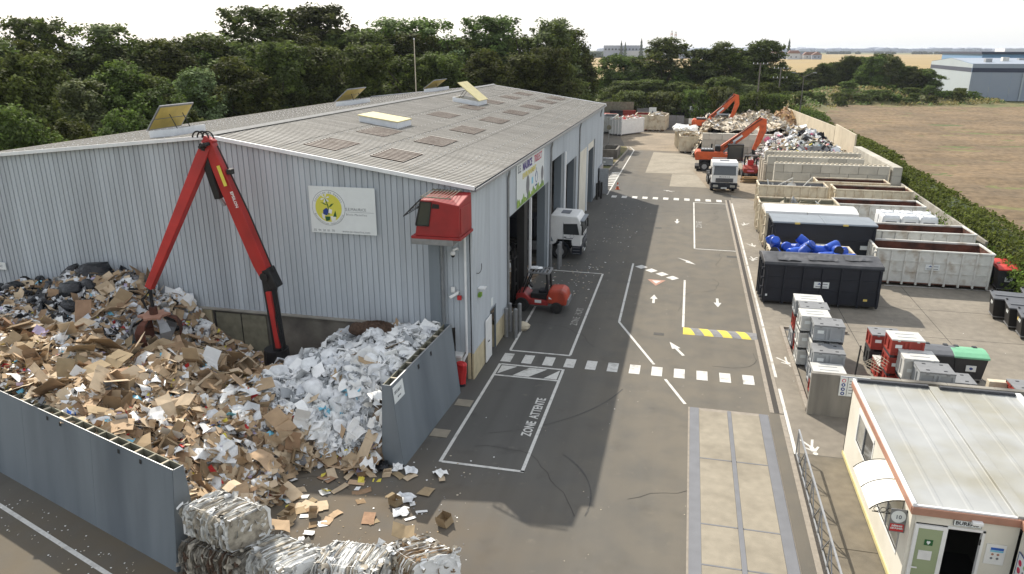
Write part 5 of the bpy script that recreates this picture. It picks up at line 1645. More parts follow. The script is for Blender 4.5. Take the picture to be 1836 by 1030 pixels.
# ------------------------------------------------------------------ trucks (front towards -Y in local space)
def truck(label, loc, rz, hook=True):
    t = thing('truck', label, 'truck', None, loc, rz)
    W = 1.22
    # cab shell from side profile (y, z); front at y=0
    pr = [(0.02, .95), (-.02, 1.75), (.12, 2.62), (.30, 2.92), (2.05, 2.98), (2.18, 2.80), (2.18, 1.0), (1.75, 1.0), (1.62, 1.35), (.75, 1.35), (.62, .95)]
    c = G().prism(pr, 'x', -W, W).ob('cab', 'white', t, bev=.06)
    G().prism([(-.05, .38), (-.07, .98), (.60, .98), (.62, .38)], 'x', -W - .01, W + .01).ob('bumper', 'navy', t, bev=.05)
    # windscreen
    G().add([(-1.06, -.045, 1.72), (1.06, -.045, 1.72), (1.00, .095, 2.56), (-1.00, .095, 2.56)], [(0, 1, 2, 3)]).ob('windscreen', 'glass', t)
    G().box(-1.10, 1.10, -.14, .12, 2.58, 2.66).ob('sun_visor', 'navylid', t, bev=.02)
    for s in (-1, 1):
        x = s * (W + .012)
        G().add([(x, .14, 1.72), (x, 1.18, 1.72), (x, 1.22, 2.42), (x, .30, 2.46)], [(0, 1, 2, 3)]).ob('side_window', 'glass', t)
        G().box(min(x, x + s * .01), max(x, x + s * .01), 1.2, 1.225, 1.1, 2.5).ob('door_gap', 'inkgrey', t)
        G().box(min(x, x + s * .03), max(x, x + s * .03), 1.0, 1.16, 1.5, 1.56).ob('door_handle', 'inkblack', t)
        m_ = G().box(s * (W + .12) - .09, s * (W + .12) + .09, -.12, -.02, 1.75, 2.35).ob('mirror', 'black', t, bev=.03)
        G().bar((s * W, .1, 2.4), (s * (W + .14), -.06, 2.4), .04).ob('mirror_arm', 'black', m_)
        G().box(s * .80 - .24, s * .80 + .24, -.10, -.04, .55, .78).ob('headlight', 'glasslight', t, bev=.02)
        for k in range(3):
            G().box(min(s * (W - .1), s * (W + .03)), max(s * (W - .1), s * (W + .03)), .62, .0 + 1.0, .42 + k * .24, .47 + k * .24).ob('step', 'galv', t) if False else None
        G().box(s * W - .03, s * W + .03, .64, .74, .98, 1.36).ob('arch_edge', 'navy', t)
        # wheel arch and wheels
        a = G()
        for i in range(8):
            p0 = PI * i / 8; p1 = PI * (i + 1) / 8
            a.bar((s * (W - .12), 1.42 - .64 * math.cos(p0), .52 + .66 * math.sin(p0)), (s * (W - .12), 1.42 - .64 * math.cos(p1), .52 + .66 * math.sin(p1)), .30, .05, up=(0, 0, 1))
        a.ob('wheel_arch', 'navy', t)
        wheel(t, (s * (W - .2), 1.42, .52), .52, .32)
    G().box(-.82, .82, -.075, -.03, 1.05, 1.42).ob('grille', 'inkblack', t, bev=.02)
    for k in range(3):
        G().box(-.8, .8, -.085, -.074, 1.12 + k * .1, 1.14 + k * .1).ob('grille_bar', 'galv', t)
    G().box(-.28, .28, -.09, -.07, .42, .54).ob('number_plate', 'signpale', t)
    txt('MAURICE', .17, (0, -.035, 1.50), (R(88), 0, 0), 'inkgrey', t, align='CENTER', bold=.003, space=1.5)
    G().box(-.45, .45, .9, 1.5, 2.96, 3.0).ob('roof_hatch', 'inkgrey', t, bev=.01)
    # chassis
    for s in (-1, 1):
        G().box(s * .42 - .05, s * .42 + .05, .4, 7.2, .72, .98).ob('chassis_beam', 'dark', t)
        for y in (5.0, 6.35):
            wheel(t, (s * (W - .22), y, .52), .52, .36)
            G().prism([(y - .6, 1.02), (y - .45, 1.14), (y + .45, 1.14), (y + .6, 1.02)], 'x', s * (W - .22) - .2, s * (W - .22) + .2).ob('mudguard', 'dark', t)
    G().box(-1.1, -.5, 2.4, 3.8, .5, 1.0).ob('fuel_tank', 'galv', t, bev=.05)
    G().box(.5, 1.1, 2.5, 3.6, .5, 1.0).ob('side_box', 'dark', t, bev=.03)
    for s in (-1, 1):
        G().box(s * .5 - .06, s * .5 + .06, 2.4, 7.1, 1.05, 1.25).ob('hook_rail', 'dark', t)
    if hook:
        G().bar((0, 6.2, 1.25), (0, 2.9, 1.45), .30, .25).ob('hook_arm', 'dark', t, bev=.03)
        G().bar((0, 2.9, 1.4), (0, 2.6, 2.45), .24, .24, up=(0, 1, 0)).ob('hook_arm', 'dark', t, bev=.03)
        G().tube([(0, 2.6, 2.4), (0, 2.35, 2.6), (0, 2.45, 2.85), (0, 2.65, 2.8)], .06, 6).ob('hook', 'steel', t)
    G().box(-1.15, 1.15, 2.22, 2.4, 1.0, 2.3).ob('cab_rear_unit', 'dark', t, bev=.02)
    return t
tk1 = truck('white hook lift truck facing the camera with an empty dark chassis', (3.85, 73.75, 0), R(3))
tk2 = truck('white truck with dark lower cab driving out of the hall doorway', (-6.25, 47.85, 0), R(90), hook=False)
# door emblem on the second truck (its left side faces the camera)
xx = -1.22 - .016
G().box(xx - .0, xx + .002, .55, 1.05, 1.44, 1.48).ob('door_lettering', 'inkgrey', tk2)
e = G()
for i in range(10):
    a = i * PI / 5; b = a + PI / 5
    e.bar((xx, .62 + .14 * math.cos(a), 1.62 + .12 * math.sin(a)), (xx, .62 + .14 * math.cos(b), 1.62 + .12 * math.sin(b)), .02, .012)
e.ob('door_emblem', 'inkgrey', tk2)
G().add([(xx, 1.85, 1.2), (xx, 2.12, 1.2), (xx, 2.12, 1.75)], [(0, 1, 2)]).ob('blue_flash', 'navylid', tk2)
for k in range(3):
    G().box(-1.24, -1.20, .08, .55, .45 + k * .2, .47 + k * .2).ob('step', 'galv', tk2)
G().box(-1.05, 1.05, 3.2, 7.4, 1.3, 2.6).ob('container_body', 'navy', tk2)

# ------------------------------------------------------------------ forklift (front towards -X)
fk = thing('forklift', 'orange red counterbalance forklift with litter on its roof at the hall doorway', 'forklift', loc=(-6.98, 36.75, 0))
c = G()
c.prism([(1.45, .42), (1.50, .75), (1.40, 1.16), (1.15, 1.28), (.48, 1.24), (.40, .95), (.35, .50)], 'y', -.62, .62)
c.ob('counterweight', 'forkorange', fk, bev=.12)
G().prism([(1.30, .40), (1.54, .45), (1.56, .78), (1.36, .80)], 'y', -.56, .56).ob('rear_bumper', 'colgrey', fk, bev=.04)
G().prism([(-1.30, .55), (-1.25, .95), (-.85, 1.02), (-.5, .72), (.38, .66), (.38, .95), (.46, .95), (.46, .38), (-.55, .38), (-.70, .62), (-1.05, .70)], 'y', -.60, .60).ob('chassis', 'forkred', fk, bev=.04)
G().box(-.5, .38, -.45, .45, .66, .98).ob('engine_cover', 'black', fk, bev=.03)
G().prism([(-.1, .98), (.30, .98), (.42, 1.55), (.30, 1.58), (.2, 1.12), (-.1, 1.12)], 'y', -.26, .26).ob('seat', 'inkblack', fk, bev=.03)
G().cyl((-.62, -.0, 1.30), (-.55, 0, 1.35), .17, n=14).ob('steering_wheel', 'dark', fk)
for s in (-1, 1):
    G().bar((.44, s * .52, .9), (.36, s * .50, 2.12), .09).ob('guard_post', 'black', fk)
    G().bar((-.92, s * .52, .95), (-.48, s * .50, 2.12), .07).ob('guard_post', 'black', fk)
    G().bar((-1.12, s * .50, .92), (-.82, s * .5, 1.9), .05).ob('guard_post', 'black', fk)
    wheel(fk, (-.95, s * .58, .38), .38, .30, 'y', 'dark'); wheel(fk, (.92, s * .56, .31), .31, .24, 'y', 'dark')
rf = G()
for i in range(6):
    rf.box(-.55 + i * .19, -.49 + i * .19, -.52, .52, 2.12, 2.17)
rf.box(-.62, .52, -.56, -.50, 2.10, 2.18); rf.box(-.62, .52, .50, .56, 2.10, 2.18); rf.box(-.62, -.54, -.5, .5, 2.10, 2.18); rf.box(.44, .52, -.5, .5, 2.10, 2.18)
rf.ob('overhead_guard', 'steel', fk)
for s in (-1, 1):
    G().box(-1.52, -1.38, s * .36 - .06, s * .36 + .06, .12, 2.75).ob('mast_rail', 'black', fk)
    G().box(-1.60, -1.52, s * .28 - .05, s * .28 + .05, .10, 3.15).ob('inner_mast', 'black', fk)
    G().prism([(-1.62, .16), (-1.70, .9), (-1.76, .9), (-1.72, .12), (-2.85, .06), (-2.85, .02), (-1.62, .04)], 'y', s * .32 - .07, s * .32 + .07).ob('fork', 'dark', fk)
for z in (.4, 1.2, 2.0, 2.7):
    G().box(-1.5, -1.42, -.36, .36, z, z + .1).ob('mast_crossbar', 'black', fk)
G().box(-1.70, -1.60, -.55, .55, .35, .95).ob('fork_carriage', 'dark', fk)
G().box(-.25, .1, -.612, -.60, .52, .68).ob('name_label', 'signpale', fk)
G().add([(.50, -.63, .78), (.68, -.63, .78), (.50, -.63, .92)], [(0, 1, 2)]).ob('warning_label', 'signpale', fk)

# ------------------------------------------------------------------ material handlers
def handler(label, loc, rz, P, gp, cabm='black', wheels=True, s=1.0):
    t = thing('material_handler', label, 'material handler', 'orange material handlers in the sorting yard', loc, rz)
    if wheels:
        G().box(-.55, 2.75, -.9, .9, .55, .95).ob('undercarriage', 'dark', t, bev=.04)
        for x in (.05, 2.35):
            for y in (-1.05, 1.05):
                wheel(t, (x, y, .55), .55, .45, 'y', 'galv')
        for x in (-.75, 3.0):
            G().box(x - .25, x + .25, -1.2, 1.2, .25, .6).ob('stabiliser', 'dark', t, bev=.03)
    G().cyl((1.2, 0, .9), (1.2, 0, 1.25), .75, n=16).ob('slewing_ring', 'black', t)
    G().prism([(-1.0, 1.30), (-1.05, 1.9), (-.85, 2.22), (2.0, 2.22), (2.1, 2.0), (3.3, 1.85), (3.35, 1.35)], 'y', -1.15, 1.15).ob('upper_body', 'orange', t, bev=.06)
    G().prism([(-1.03, 1.24), (-1.12, 1.9), (-.92, 2.26), (-.5, 2.26), (-.5, 1.24)], 'y', -1.2, 1.2).ob('counterweight', 'orange', t, bev=.10)
    G().box(-.6, 3.25, -1.18, 1.18, 1.22, 1.33).ob('deck_edge', 'black', t)
    G().box(.9, 3.0, -1.165, -1.15, 1.50, 1.62).ob('white_stripe', 'signpale', t)
    G().box(-.45, 1.0, -1.05, 1.05, 2.22, 2.42).ob('engine_grille', 'dark', t, bev=.03)
    for i in range(4):
        G().box(-.35 + i * .32, -.12 + i * .32, -.9, .1, 2.42, 2.50).ob('engine_hatch', 'galv', t, bev=.01)
    G().cyl((.75, .5, 2.4), (.75, .5, 2.95), .09, n=10).ob('exhaust', 'dark', t)
    G().box(1.1, 1.7, -.7, .7, 2.22, 2.85).ob('hose_reel', 'black', t, bev=.08)
    # cab
    cx0, cx1 = 2.55, 4.15
    c = G()
    for x, y in ((cx0, -1.2), (cx1, -1.2), (cx0, -.15), (cx1, -.15)):
        c.box(x - .05, x + .05, y - .05, y + .05, 1.4, 3.0)
    c.box(cx0 - .05, cx1 + .05, -1.25, -.10, 3.0, 3.1); c.box(cx0 - .05, cx1 + .05, -1.25, -.10, 1.3, 1.45)
    cb = c.ob('cab_frame', cabm, t)
    G().box(cx0 + .02, cx1 - .02, -1.2, -.16, 1.45, 3.0).ob('cab_glass', 'glass', t)
    G().box(cx0 + .3, cx0 + .8, -.95, -.4, 1.46, 2.4).ob('seat', 'colgrey', cb)
    # boom, stick as limbs through the given points (local x,z)
    V = lambda p, y=.25: Vector((p[0], y, p[1]))
    B = [V(p) for p in P[0]]
    limb('boom', B, P[1], [.22] * len(B), 'orange', t, .03)
    S = [V(p) for p in P[2]]
    limb('stick', S, P[3], [.17] * len(S), 'orange', t, .03)
    G().cyl(B[1] + Vector((-.1, -.32, -.55)), (B[1] + B[2]) / 2 + Vector((.1, -.32, -.1)), .10, n=8).ob('boom_cylinder', 'galv', t)
    G().cyl((B[1] + B[2]) / 2 + Vector((0, -.05, .38)), B[-1] + Vector((-.35, -.05, .42)), .08, n=8).ob('stick_cylinder', 'dark', t)
    G().tube([B[1] + Vector((0, -.26, .1)), B[2] + Vector((-.3, -.26, .2)), B[-1] + Vector((-.2, -.26, .15))], .05, 6).ob('hose', 'black', t)
    k = (B[1] * .35 + B[2] * .65)
    dd = (B[2] - B[1]).normalized()
    st = G().box(-.6, .6, -.02, 0, -.12, .12).ob('white_label', 'signpale', t, loc=tuple(k + Vector((0, -.235, 0))))
    st.rotation_euler = (0, -math.atan2(dd.z, dd.x), 0)
    if gp is not None:
        gg = V(gp)
        G().cyl(gg + Vector((0, 0, .5)), gg + Vector((0, 0, 0)), .18, n=8).ob('rotator', 'dark', t)
        for i in range(5):
            a = i * 2 * PI / 5
            e = Vector((math.cos(a), math.sin(a), 0))
            g = G(); g.bar(gg, gg + e * .75 + Vector((0, 0, -.35)), .22, .1, up=(0, 0, 1)); g.bar(gg + e * .75 + Vector((0, 0, -.35)), gg + e * .45 + Vector((0, 0, -1.05)), .22, .08, up=tuple(e), w1=.05)
            g.ob('grab_tine', 'dark', t)
    return t
h1 = handler('nearer orange material handler with its grab in the heap of rags', (2.15, 88.2, 0), 0,
             ([(1.5, 2.15), (2.1, 2.55), (4.3, 4.25), (5.55, 5.45), (6.15, 5.75)], [.28, .42, .40, .34, .26],
              [(5.55, 5.75), (6.1, 5.65), (6.15, 4.6), (5.75, 3.3), (5.35, 2.4)], [.30, .42, .38, .30, .18]), (5.35, 2.0))
h2 = handler('farther orange material handler with pale cab standing behind the waste heap', (1.7, 117.5, 1.0), R(0),
             ([(1.3, 2.1), (1.8, 2.5), (3.6, 4.1), (4.7, 5.35), (5.1, 5.7)], [.28, .42, .40, .32, .26],
              [(4.6, 5.75), (5.15, 5.6), (5.3, 4.5), (4.85, 3.0), (4.4, 2.2)], [.28, .38, .34, .28, .16]), None, 'navylid')
G().prism([(2.2, 2.9), (1.4, 2.9), (1.8, 3.7)], 'y', -1.15, -.9).ob('side_guard', 'orange', h2).location = (-.3, 0, -.7)

# small red loader by the block walls
rl_ = thing('small_loader', 'small red compact loader beside the ends of the block walls', 'loader', loc=(7.0, 84.2, 0), rz=R(0))
G().prism([(-.9, .5), (-.95, 1.0), (-.3, 1.25), (.5, 1.25), (.8, .9), (.8, .5)], 'x', -.75, .75).ob('body', 'boxred', rl_, bev=.05)
for x in (-.75, .75):
    for y in (-.6, .55):
        wheel(rl_, (x, y, .38), .38, .25, 'x', 'galv')
    for y in (-.35, .55):
        G().bar((x * .85, y, 1.2), (x * .8, y, 2.25), .08).ob('cab_post', 'black', rl_)
G().box(-.72, .72, -.45, .65, 2.25, 2.33).ob('cab_roof', 'dark', rl_, bev=.02)
G().box(-.3, .3, -.1, .4, 1.25, 1.8).ob('seat', 'colred', rl_, bev=.04)
G().box(-.35, .35, -.98, -.94, .7, .85).ob('number_plate', 'colpink', rl_)
# ------------------------------------------------------------------ waste heap
CP = [(-31, 27, 2.2), (-29, 26.5, 2.9), (-25.5, 26.8, 3.7), (-23.7, 26.6, 3.6), (-21.9, 26.6, 2.7), (-20.3, 25.6, 1.0), (-18, 26, .2), (-16, 26, .1), (-14.8, 25.5, .2), (-13.5, 26.2, 1.5), (-11.5, 26.3, 2.0),
      (-9.8, 25.5, 2.4), (-9.3, 23, 2.6), (-9.3, 20.8, 2.3), (-10.5, 22.5, 2.6), (-12.5, 23.5, 2.2), (-14.5, 23, 1.6), (-17.5, 23.8, 1.4), (-20.4, 23.6, 1.7), (-23, 24, 2.7), (-27, 24, 2.9), (-30, 23, 3),
      (-30, 19.5, 3), (-26, 20, 3), (-22, 20.5, 3.0), (-18, 21, 2.6), (-15, 20.5, 2.0), (-12.5, 20.8, 1.5), (-10.2, 20.6, .9), (-22, 18.2, 3.0), (-19, 17.4, 2.9), (-16, 16.3, 2.55), (-14.2, 15.7, 2.0), (-13, 15.3, 1.4),
      (-14, 18, 1.8), (-12.5, 18.3, .5), (-12.3, 16.4, .4), (-8.8, 19.8, 0), (-10, 20.05, .15), (-10.6, 19.4, .0), (-11.4, 18.7, .0), (-11.5, 16.6, 0), (-11.9, 15.3, .4), (-10, 17, -.3), (-11.0, 15.5, -.1), (-9.4, 18.6, -.3), (-15.9, 24.6, .3), (-16.5, 25.4, .1)]
def heap_h(x, y):
    a = b = 0.0
    for cx_, cy_, cz_ in CP:
        d2 = (x - cx_) ** 2 + (y - cy_) ** 2 + .05
        w = 1 / d2 ** 2
        a += w * cz_; b += w
    h = a / b
    if h > .15:
        h += .22 * nz(x, y, .9, 2) + .16 * nz(x, y, 2.1, 5)
    return h
def wall_y(x):      # inner base line of the long push wall
    return 13.86 + (-12.42 - x) * .333 + .62
def in_heap(x, y):
    if y > 27.1 or x > -9.25 and y > 20.0 or y < wall_y(x) + .05:
        return False
    return heap_h(x, y) > .06
g = G()
idx = {}
NX, NY = 110, 66
def hp(i, j):
    return -32 + 23.6 * i / NX, 14.0 + 13.2 * j / NY
for j in range(NY + 1):
    for i in range(NX + 1):
        x, y = hp(i, j)
        idx[i, j] = len(g.v)
        h = heap_h(x, y)
        if y < wall_y(x):
            y = wall_y(x); h = heap_h(x, y) - .1
        if x > -9.2 and y > 20:
            h = -.3
        g.v.append((x, y, max(-.2, h - .12)))
for j in range(NY):
    for i in range(NX):
        q = [idx[i, j], idx[i + 1, j], idx[i + 1, j + 1], idx[i, j + 1]]
        if max(g.v[k][2] for k in q) > -.19:
            g.f.append(tuple(q)); g.m.append(0)
stuff(g.ob('waste_heap', 'pileunder', recalc=False), 'packed mixed waste under the loose cardboard of the big heap')

# --- piece meshes
rg = random.Random(11)
def sheet_piece(w, h, r, th=.012, folds=None):
    n = folds if folds is not None else r.choice((1, 2, 2, 3))
    xs_ = sorted([0] + [r.uniform(.2, .8) for _ in range(n)] + [1])
    x = -w / 2; z = 0.0; a = 0.0
    row = []
    pts = []
    px = 0
    for k, t in enumerate(xs_):
        d = (t - px) * w; px = t
        x += d * math.cos(a); z += d * math.sin(a)
        pts.append((x, z)); a += r.uniform(-.5, .5)
    v = []; sk = r.uniform(-.15, .15)
    for x, z in pts:
        e0 = -h / 2 * r.uniform(.75, 1); e1 = h / 2 * r.uniform(.75, 1)
        v += [(x, e0, z + r.uniform(-.02, .02)), (x + sk * h, e1, z + r.uniform(-.03, .03))]
    m = len(v)
    f = [(2 * k, 2 * k + 2, 2 * k + 3, 2 * k + 1) for k in range(len(pts) - 1)]
    if th:
        v += [(a_, b_, c_ - th) for a_, b_, c_ in v]
        f += [(2 * k + m, 2 * k + 1 + m, 2 * k + 3 + m, 2 * k + 2 + m) for k in range(len(pts) - 1)]
        L_ = len(pts) - 1
        for k in range(L_):
            f += [(2 * k, 2 * k + m, 2 * k + 2 + m, 2 * k + 2), (2 * k + 1, 2 * k + 3, 2 * k + 3 + m, 2 * k + 1 + m)]
        f += [(0, 1, 1 + m, m), (2 * L_, 2 * L_ + m, 2 * L_ + 1 + m, 2 * L_ + 1)]
    return v, f
def box_piece(w, d, h, r):
    v = []; f = []
    def q(*p):
        o = len(v); v.extend(p); f.append(tuple(range(o, o + len(p))))
    s = r.uniform(-.12, .12)
    b = [(-w / 2, -d / 2, 0), (w / 2, -d / 2, 0), (w / 2, d / 2, 0), (-w / 2, d / 2, 0)]
    t = [(x + s, y + s * .5, h + r.uniform(-.03, .03)) for x, y, _ in b]
    q(*b[::-1])
    for k in range(4):
        k2 = (k + 1) % 4
        q(b[k], b[k2], t[k2], t[k])
        mx = ((t[k][0] + t[k2][0]) / 2, (t[k][1] + t[k2][1]) / 2)
        l = math.hypot(*mx) or 1
        e = r.uniform(-.5, 1) * min(w, d) * .45; dz = r.uniform(-.1, .18)
        nx, ny = mx[0] / l * e, mx[1] / l * e
        q(t[k], t[k2], (t[k2][0] + nx, t[k2][1] + ny, t[k2][2] + dz), (t[k][0] + nx, t[k][1] + ny, t[k][2] + dz))
    return v, f
def crumple(s, r, n=4, amp=.13):
    v = []; f = []
    sx = s * r.uniform(.8, 1.3); sy = s * r.uniform(.7, 1.1)
    for j in range(n + 1):
        for i in range(n + 1):
            v.append((sx * (i / n - .5) + r.uniform(-.4, .4) * sx / n, sy * (j / n - .5) + r.uniform(-.4, .4) * sy / n, r.uniform(-1, 1) * amp * s * 2 - .25 * s * ((i / n - .5) ** 2 + (j / n - .5) ** 2)))
    for j in range(n):
        for i in range(n):
            a = j * (n + 1) + i
            f += [(a, a + 1, a + n + 2), (a, a + n + 2, a + n + 1)]
    return v, f
def lump_piece(s, r, sq=.6, u=8, w=5, jit=.28):
    g_ = G().ball((0, 0, 0), (s, s * r.uniform(.6, 1), s * sq), u, w, jit, rg=r)
    return g_.v, g_.f
def meshes(n, fn, m, name, smooth=False):
    out = []
    for k in range(n):
        v, f = fn()
        g_ = G().add(v, f)
        out.append(g_.mesh(name, m, smooth, recalc=False))
    return out
CARD = [meshes(9, lambda: sheet_piece(rg.uniform(.5, 1.0), rg.uniform(.35, .7), rg), m_, 'cardboard_sheet') for m_ in ('card', 'card', 'card2', 'card3')]
CARD = [a for b in CARD for a in b]
BOXM = [m for mm in ('card', 'card2', 'card3') for m in meshes(4, lambda: box_piece(rg.uniform(.35, .6), rg.uniform(.3, .5), rg.uniform(.22, .4), rg), mm, 'cardboard_box')]
PAPM = meshes(8, lambda: sheet_piece(rg.uniform(.3, .6), rg.uniform(.2, .45), rg, .004), 'paper', 'white_sheet')
FOAMM = meshes(6, lambda: sheet_piece(rg.uniform(.5, .9), rg.uniform(.4, .7), rg, .04, 1), 'foam', 'foam_board')
BAGM = meshes(8, lambda: lump_piece(rg.uniform(.22, .38), rg), 'film', 'plastic_bag', True)
CRUM = meshes(8, lambda: crumple(rg.uniform(.5, .8), rg), 'film', 'plastic_sheet', True) + meshes(3, lambda: crumple(rg.uniform(.4, .7), rg), 'foam', 'plastic_sheet', False)
BLKM = meshes(4, lambda: lump_piece(rg.uniform(.32, .46), rg, .5, 9, 6, .26), 'bagblack', 'black_bag', True) + meshes(4, lambda: crumple(rg.uniform(.7, 1.0), rg, 4, .16), 'bagblack', 'black_bag', False)
COLM = [m for mm in ('colred', 'colblue', 'colcyan', 'colyel', 'collilac', 'colgrey') for m in meshes(2, lambda: sheet_piece(rg.uniform(.3, .6), rg.uniform(.2, .4), rg, .01), mm, 'printed_box')]

def place_M(x, y, up=.04, tilt=.45, s=1.0, hf=heap_h):
    e = .25
    n = Vector((hf(x - e, y) - hf(x + e, y), hf(x, y - e) - hf(x, y + e), 2 * e)).normalized()
    n = (n + Vector((rg.gauss(0, tilt), rg.gauss(0, tilt), 0))).normalized()
    q = n.to_track_quat('Z', 'Y').to_matrix().to_4x4()
    return Matrix.Translation((x, y, hf(x, y) + up)) @ q @ Matrix.Rotation(rg.uniform(0, 6.283), 4, 'Z') @ Matrix.Diagonal((s, s, s, 1))
def region(x, y):
    if x > -14.4 + .4 * nz(x, y, .6) * 3 and y > 20.1 + max(0, -12.0 - x) * .5 + .5 * nz(x, y, .7, 9):
        return 'white'
    if x < -24.3 and y > 23.2:
        return 'black'
    if x < -20 and y > 22.6:
        return 'film'
    return 'card'
WHERE = lambda x, y: ('on the front slope of the heap near the bales' if x > -14.5 and y < 20.7 else 'along the long push wall' if y < wall_y(x) + 2.6 else
                      'beside the white plastic end of the heap' if x > -16.5 else 'in the middle of the heap below the crane')
def single(me, name, x, y, lab, cat, grp, **k):
    o = link(me, name)
    o.matrix_world = place_M(x, y, **k)
    return tag(o, lab, cat, grp)
def rand_xy(reg=None):
    while True:
        x = rg.uniform(-31.5, -8.9); y = rg.uniform(14.3, 27.0)
        # keep to what the picture can show
        if x < -22.5 - (y - 17) * .9:
            continue
        if not in_heap(x, y):
            continue
        if reg and region(x, y) not in reg:
            continue
        return x, y
for i in range(235):
    x, y = rand_xy(('card', 'film'))
    w = WHERE(x, y)
    single(rg.choice(CARD), 'cardboard_sheet', x, y, 'folded brown cardboard sheet ' + w, 'cardboard', 'loose cardboard ' + w, s=rg.uniform(.85, 1.6), up=.08, tilt=.35)
for i in range(38):
    x, y = rand_xy(('card', 'film'))
    w = WHERE(x, y)
    single(rg.choice(BOXM), 'cardboard_box', x, y, 'open brown cardboard box ' + w, 'box', 'cardboard boxes ' + w, s=rg.uniform(.9, 1.4), up=-.03, tilt=.5)
for i in range(120):
    x, y = rand_xy(('card', 'film'))
    w = WHERE(x, y)
    single(rg.choice(PAPM), 'white_sheet', x, y, 'bent white sheet ' + w, 'paper', 'white sheets ' + w, s=rg.uniform(.8, 1.5), up=.11, tilt=.4)
for i in range(46):
    x, y = rand_xy(('card', 'film'))
    w = WHERE(x, y)
    me = rg.choice(COLM)
    cn = {'colred': 'red', 'colblue': 'blue', 'colcyan': 'light blue', 'colyel': 'yellow', 'collilac': 'lilac', 'colgrey': 'grey'}[me.materials[0].name]
    single(me, 'printed_box', x, y, cn + ' printed packaging ' + w, 'packaging', 'coloured packaging ' + w, s=rg.uniform(.7, 1.15), up=.09, tilt=.4)
for i in range(90):
    x, y = rand_xy(('card', 'film'))
    w = WHERE(x, y)
    single(rg.choice(CRUM), 'plastic_bag', x, y, 'crumpled clear plastic bag ' + w, 'plastic bag', 'clear plastic bags ' + w, s=rg.uniform(.8, 1.4), up=.10, tilt=.3)
for i in range(30):
    x, y = rand_xy(('black',))
    single(rg.choice(BLKM), 'black_bag', x, y, 'shiny black rubbish bag at the back of the heap by the gable', 'rubbish bag', 'black rubbish bags at the back of the heap', s=rg.uniform(.9, 1.5), up=.12, tilt=.2)
for i in range(110):
    x, y = rand_xy(('white',))
    single(rg.choice(BAGM), 'plastic_bag', x, y, 'bulging white plastic bag in the white end of the heap', 'plastic bag', 'white bags beside the short push wall', s=rg.uniform(.9, 1.7), up=.10, tilt=.3).data = rg.choice(BAGM + CRUM + CRUM)
for i in range(75):
    x, y = rand_xy(('white',))
    single(rg.choice(FOAMM), 'foam_board', x, y, 'white foam board in the white end of the heap', 'foam board', 'white foam boards beside the short push wall', s=rg.uniform(.7, 1.15), up=.16, tilt=.45)
for i in range(15):
    x, y = rand_xy(('white',))
    single(rg.choice(CARD), 'cardboard_sheet', x, y, 'brown cardboard sheet lying on the white plastic end of the heap', 'cardboard', 'cardboard on the white plastic', s=.8, up=.22, tilt=.3)
for (x, y) in ((-11.2, 21.2), (-10.9, 21.5), (-11.6, 21.0)):
    single(rg.choice(BAGM), 'plastic_bag', x, y, 'light blue plastic bag among the white bags', 'plastic bag', 'light blue bags', s=.8, up=.2)
bluebag = [m.copy() for m in CRUM[:2]]
for m in bluebag:
    m.materials.clear(); m.materials.append(M['colcyan'])
for o in list(col.objects):
    if o.get('group') == 'light blue bags':
        o.data = rg.choice(bluebag)

# --- the rest of the loose waste, joined
def scatter(name, m, n, fn, regs, label, up=.02, tilt=.55, s=(.5, 1.0), area=rand_xy, hf=heap_h):
    g_ = G()
    ms = m if isinstance(m, list) else [m]
    for i in range(n):
        x, y = area(regs)
        v, f = fn()
        g_.add(v, f, rg.randrange(len(ms)), place_M(x, y, up=up * rg.uniform(-.5, 1.6), tilt=tilt, s=rg.uniform(*s), hf=hf))
    return stuff(g_.ob(name, ms, recalc=False, smooth=name in ('plastic_scraps', 'film_scraps')), label)
scatter('cardboard_scraps', ['card', 'card2', 'card3', 'card', 'card3'], 5200, lambda: sheet_piece(rg.uniform(.22, .7), rg.uniform(.16, .45), rg, 0), ('card',), 'countless torn brown cardboard pieces covering the heap', .03, .5, (.55, 1.15))
scatter('cardboard_scraps', ['card', 'card2', 'card3'], 760, lambda: sheet_piece(rg.uniform(.25, .7), rg.uniform(.22, .5), rg, 0), ('film', 'black'), 'torn cardboard pieces at the back of the heap', .05, .5, (.6, 1.2))
scatter('plastic_scraps', ['film', 'foam', 'film', 'colgrey'], 1500, lambda: crumple(rg.uniform(.14, .4), rg, 3), ('card', 'film', 'black', 'film'), 'small crumpled plastic film in the heap', .03, .4)
scatter('paper_scraps', ['paper', 'foam', 'ibc', 'paper', 'collilac', 'colgrey', 'colred', 'colcyan', 'colyel'], 2700, lambda: sheet_piece(rg.uniform(.12, .38), rg.uniform(.1, .28), rg, 0, 1), ('card', 'film', 'black'), 'small white and coloured paper scraps in the heap', .05, .5)
scatter('plastic_scraps', ['film', 'film', 'foam', 'ibc', 'boxgrey'], 1500, lambda: crumple(rg.uniform(.3, .8), rg, 5, .14), ('white',), 'white plastic film filling the white end of the heap', .05, .4, (.7, 1.2))
scatter('foam_scraps', ['foam', 'paper', 'film'], 520, lambda: sheet_piece(rg.uniform(.2, .55), rg.uniform(.15, .4), rg, .01, 1), ('white',), 'white foam sheets filling the white end of the heap', .08, .55)

scatter('film_scraps', ['film', 'ibc', 'colgrey', 'black', 'film'], 900, lambda: crumple(rg.uniform(.3, .7), rg, 4), ('film', 'black'), 'crumpled white, clear and black film at the back left of the heap', .06, .4)

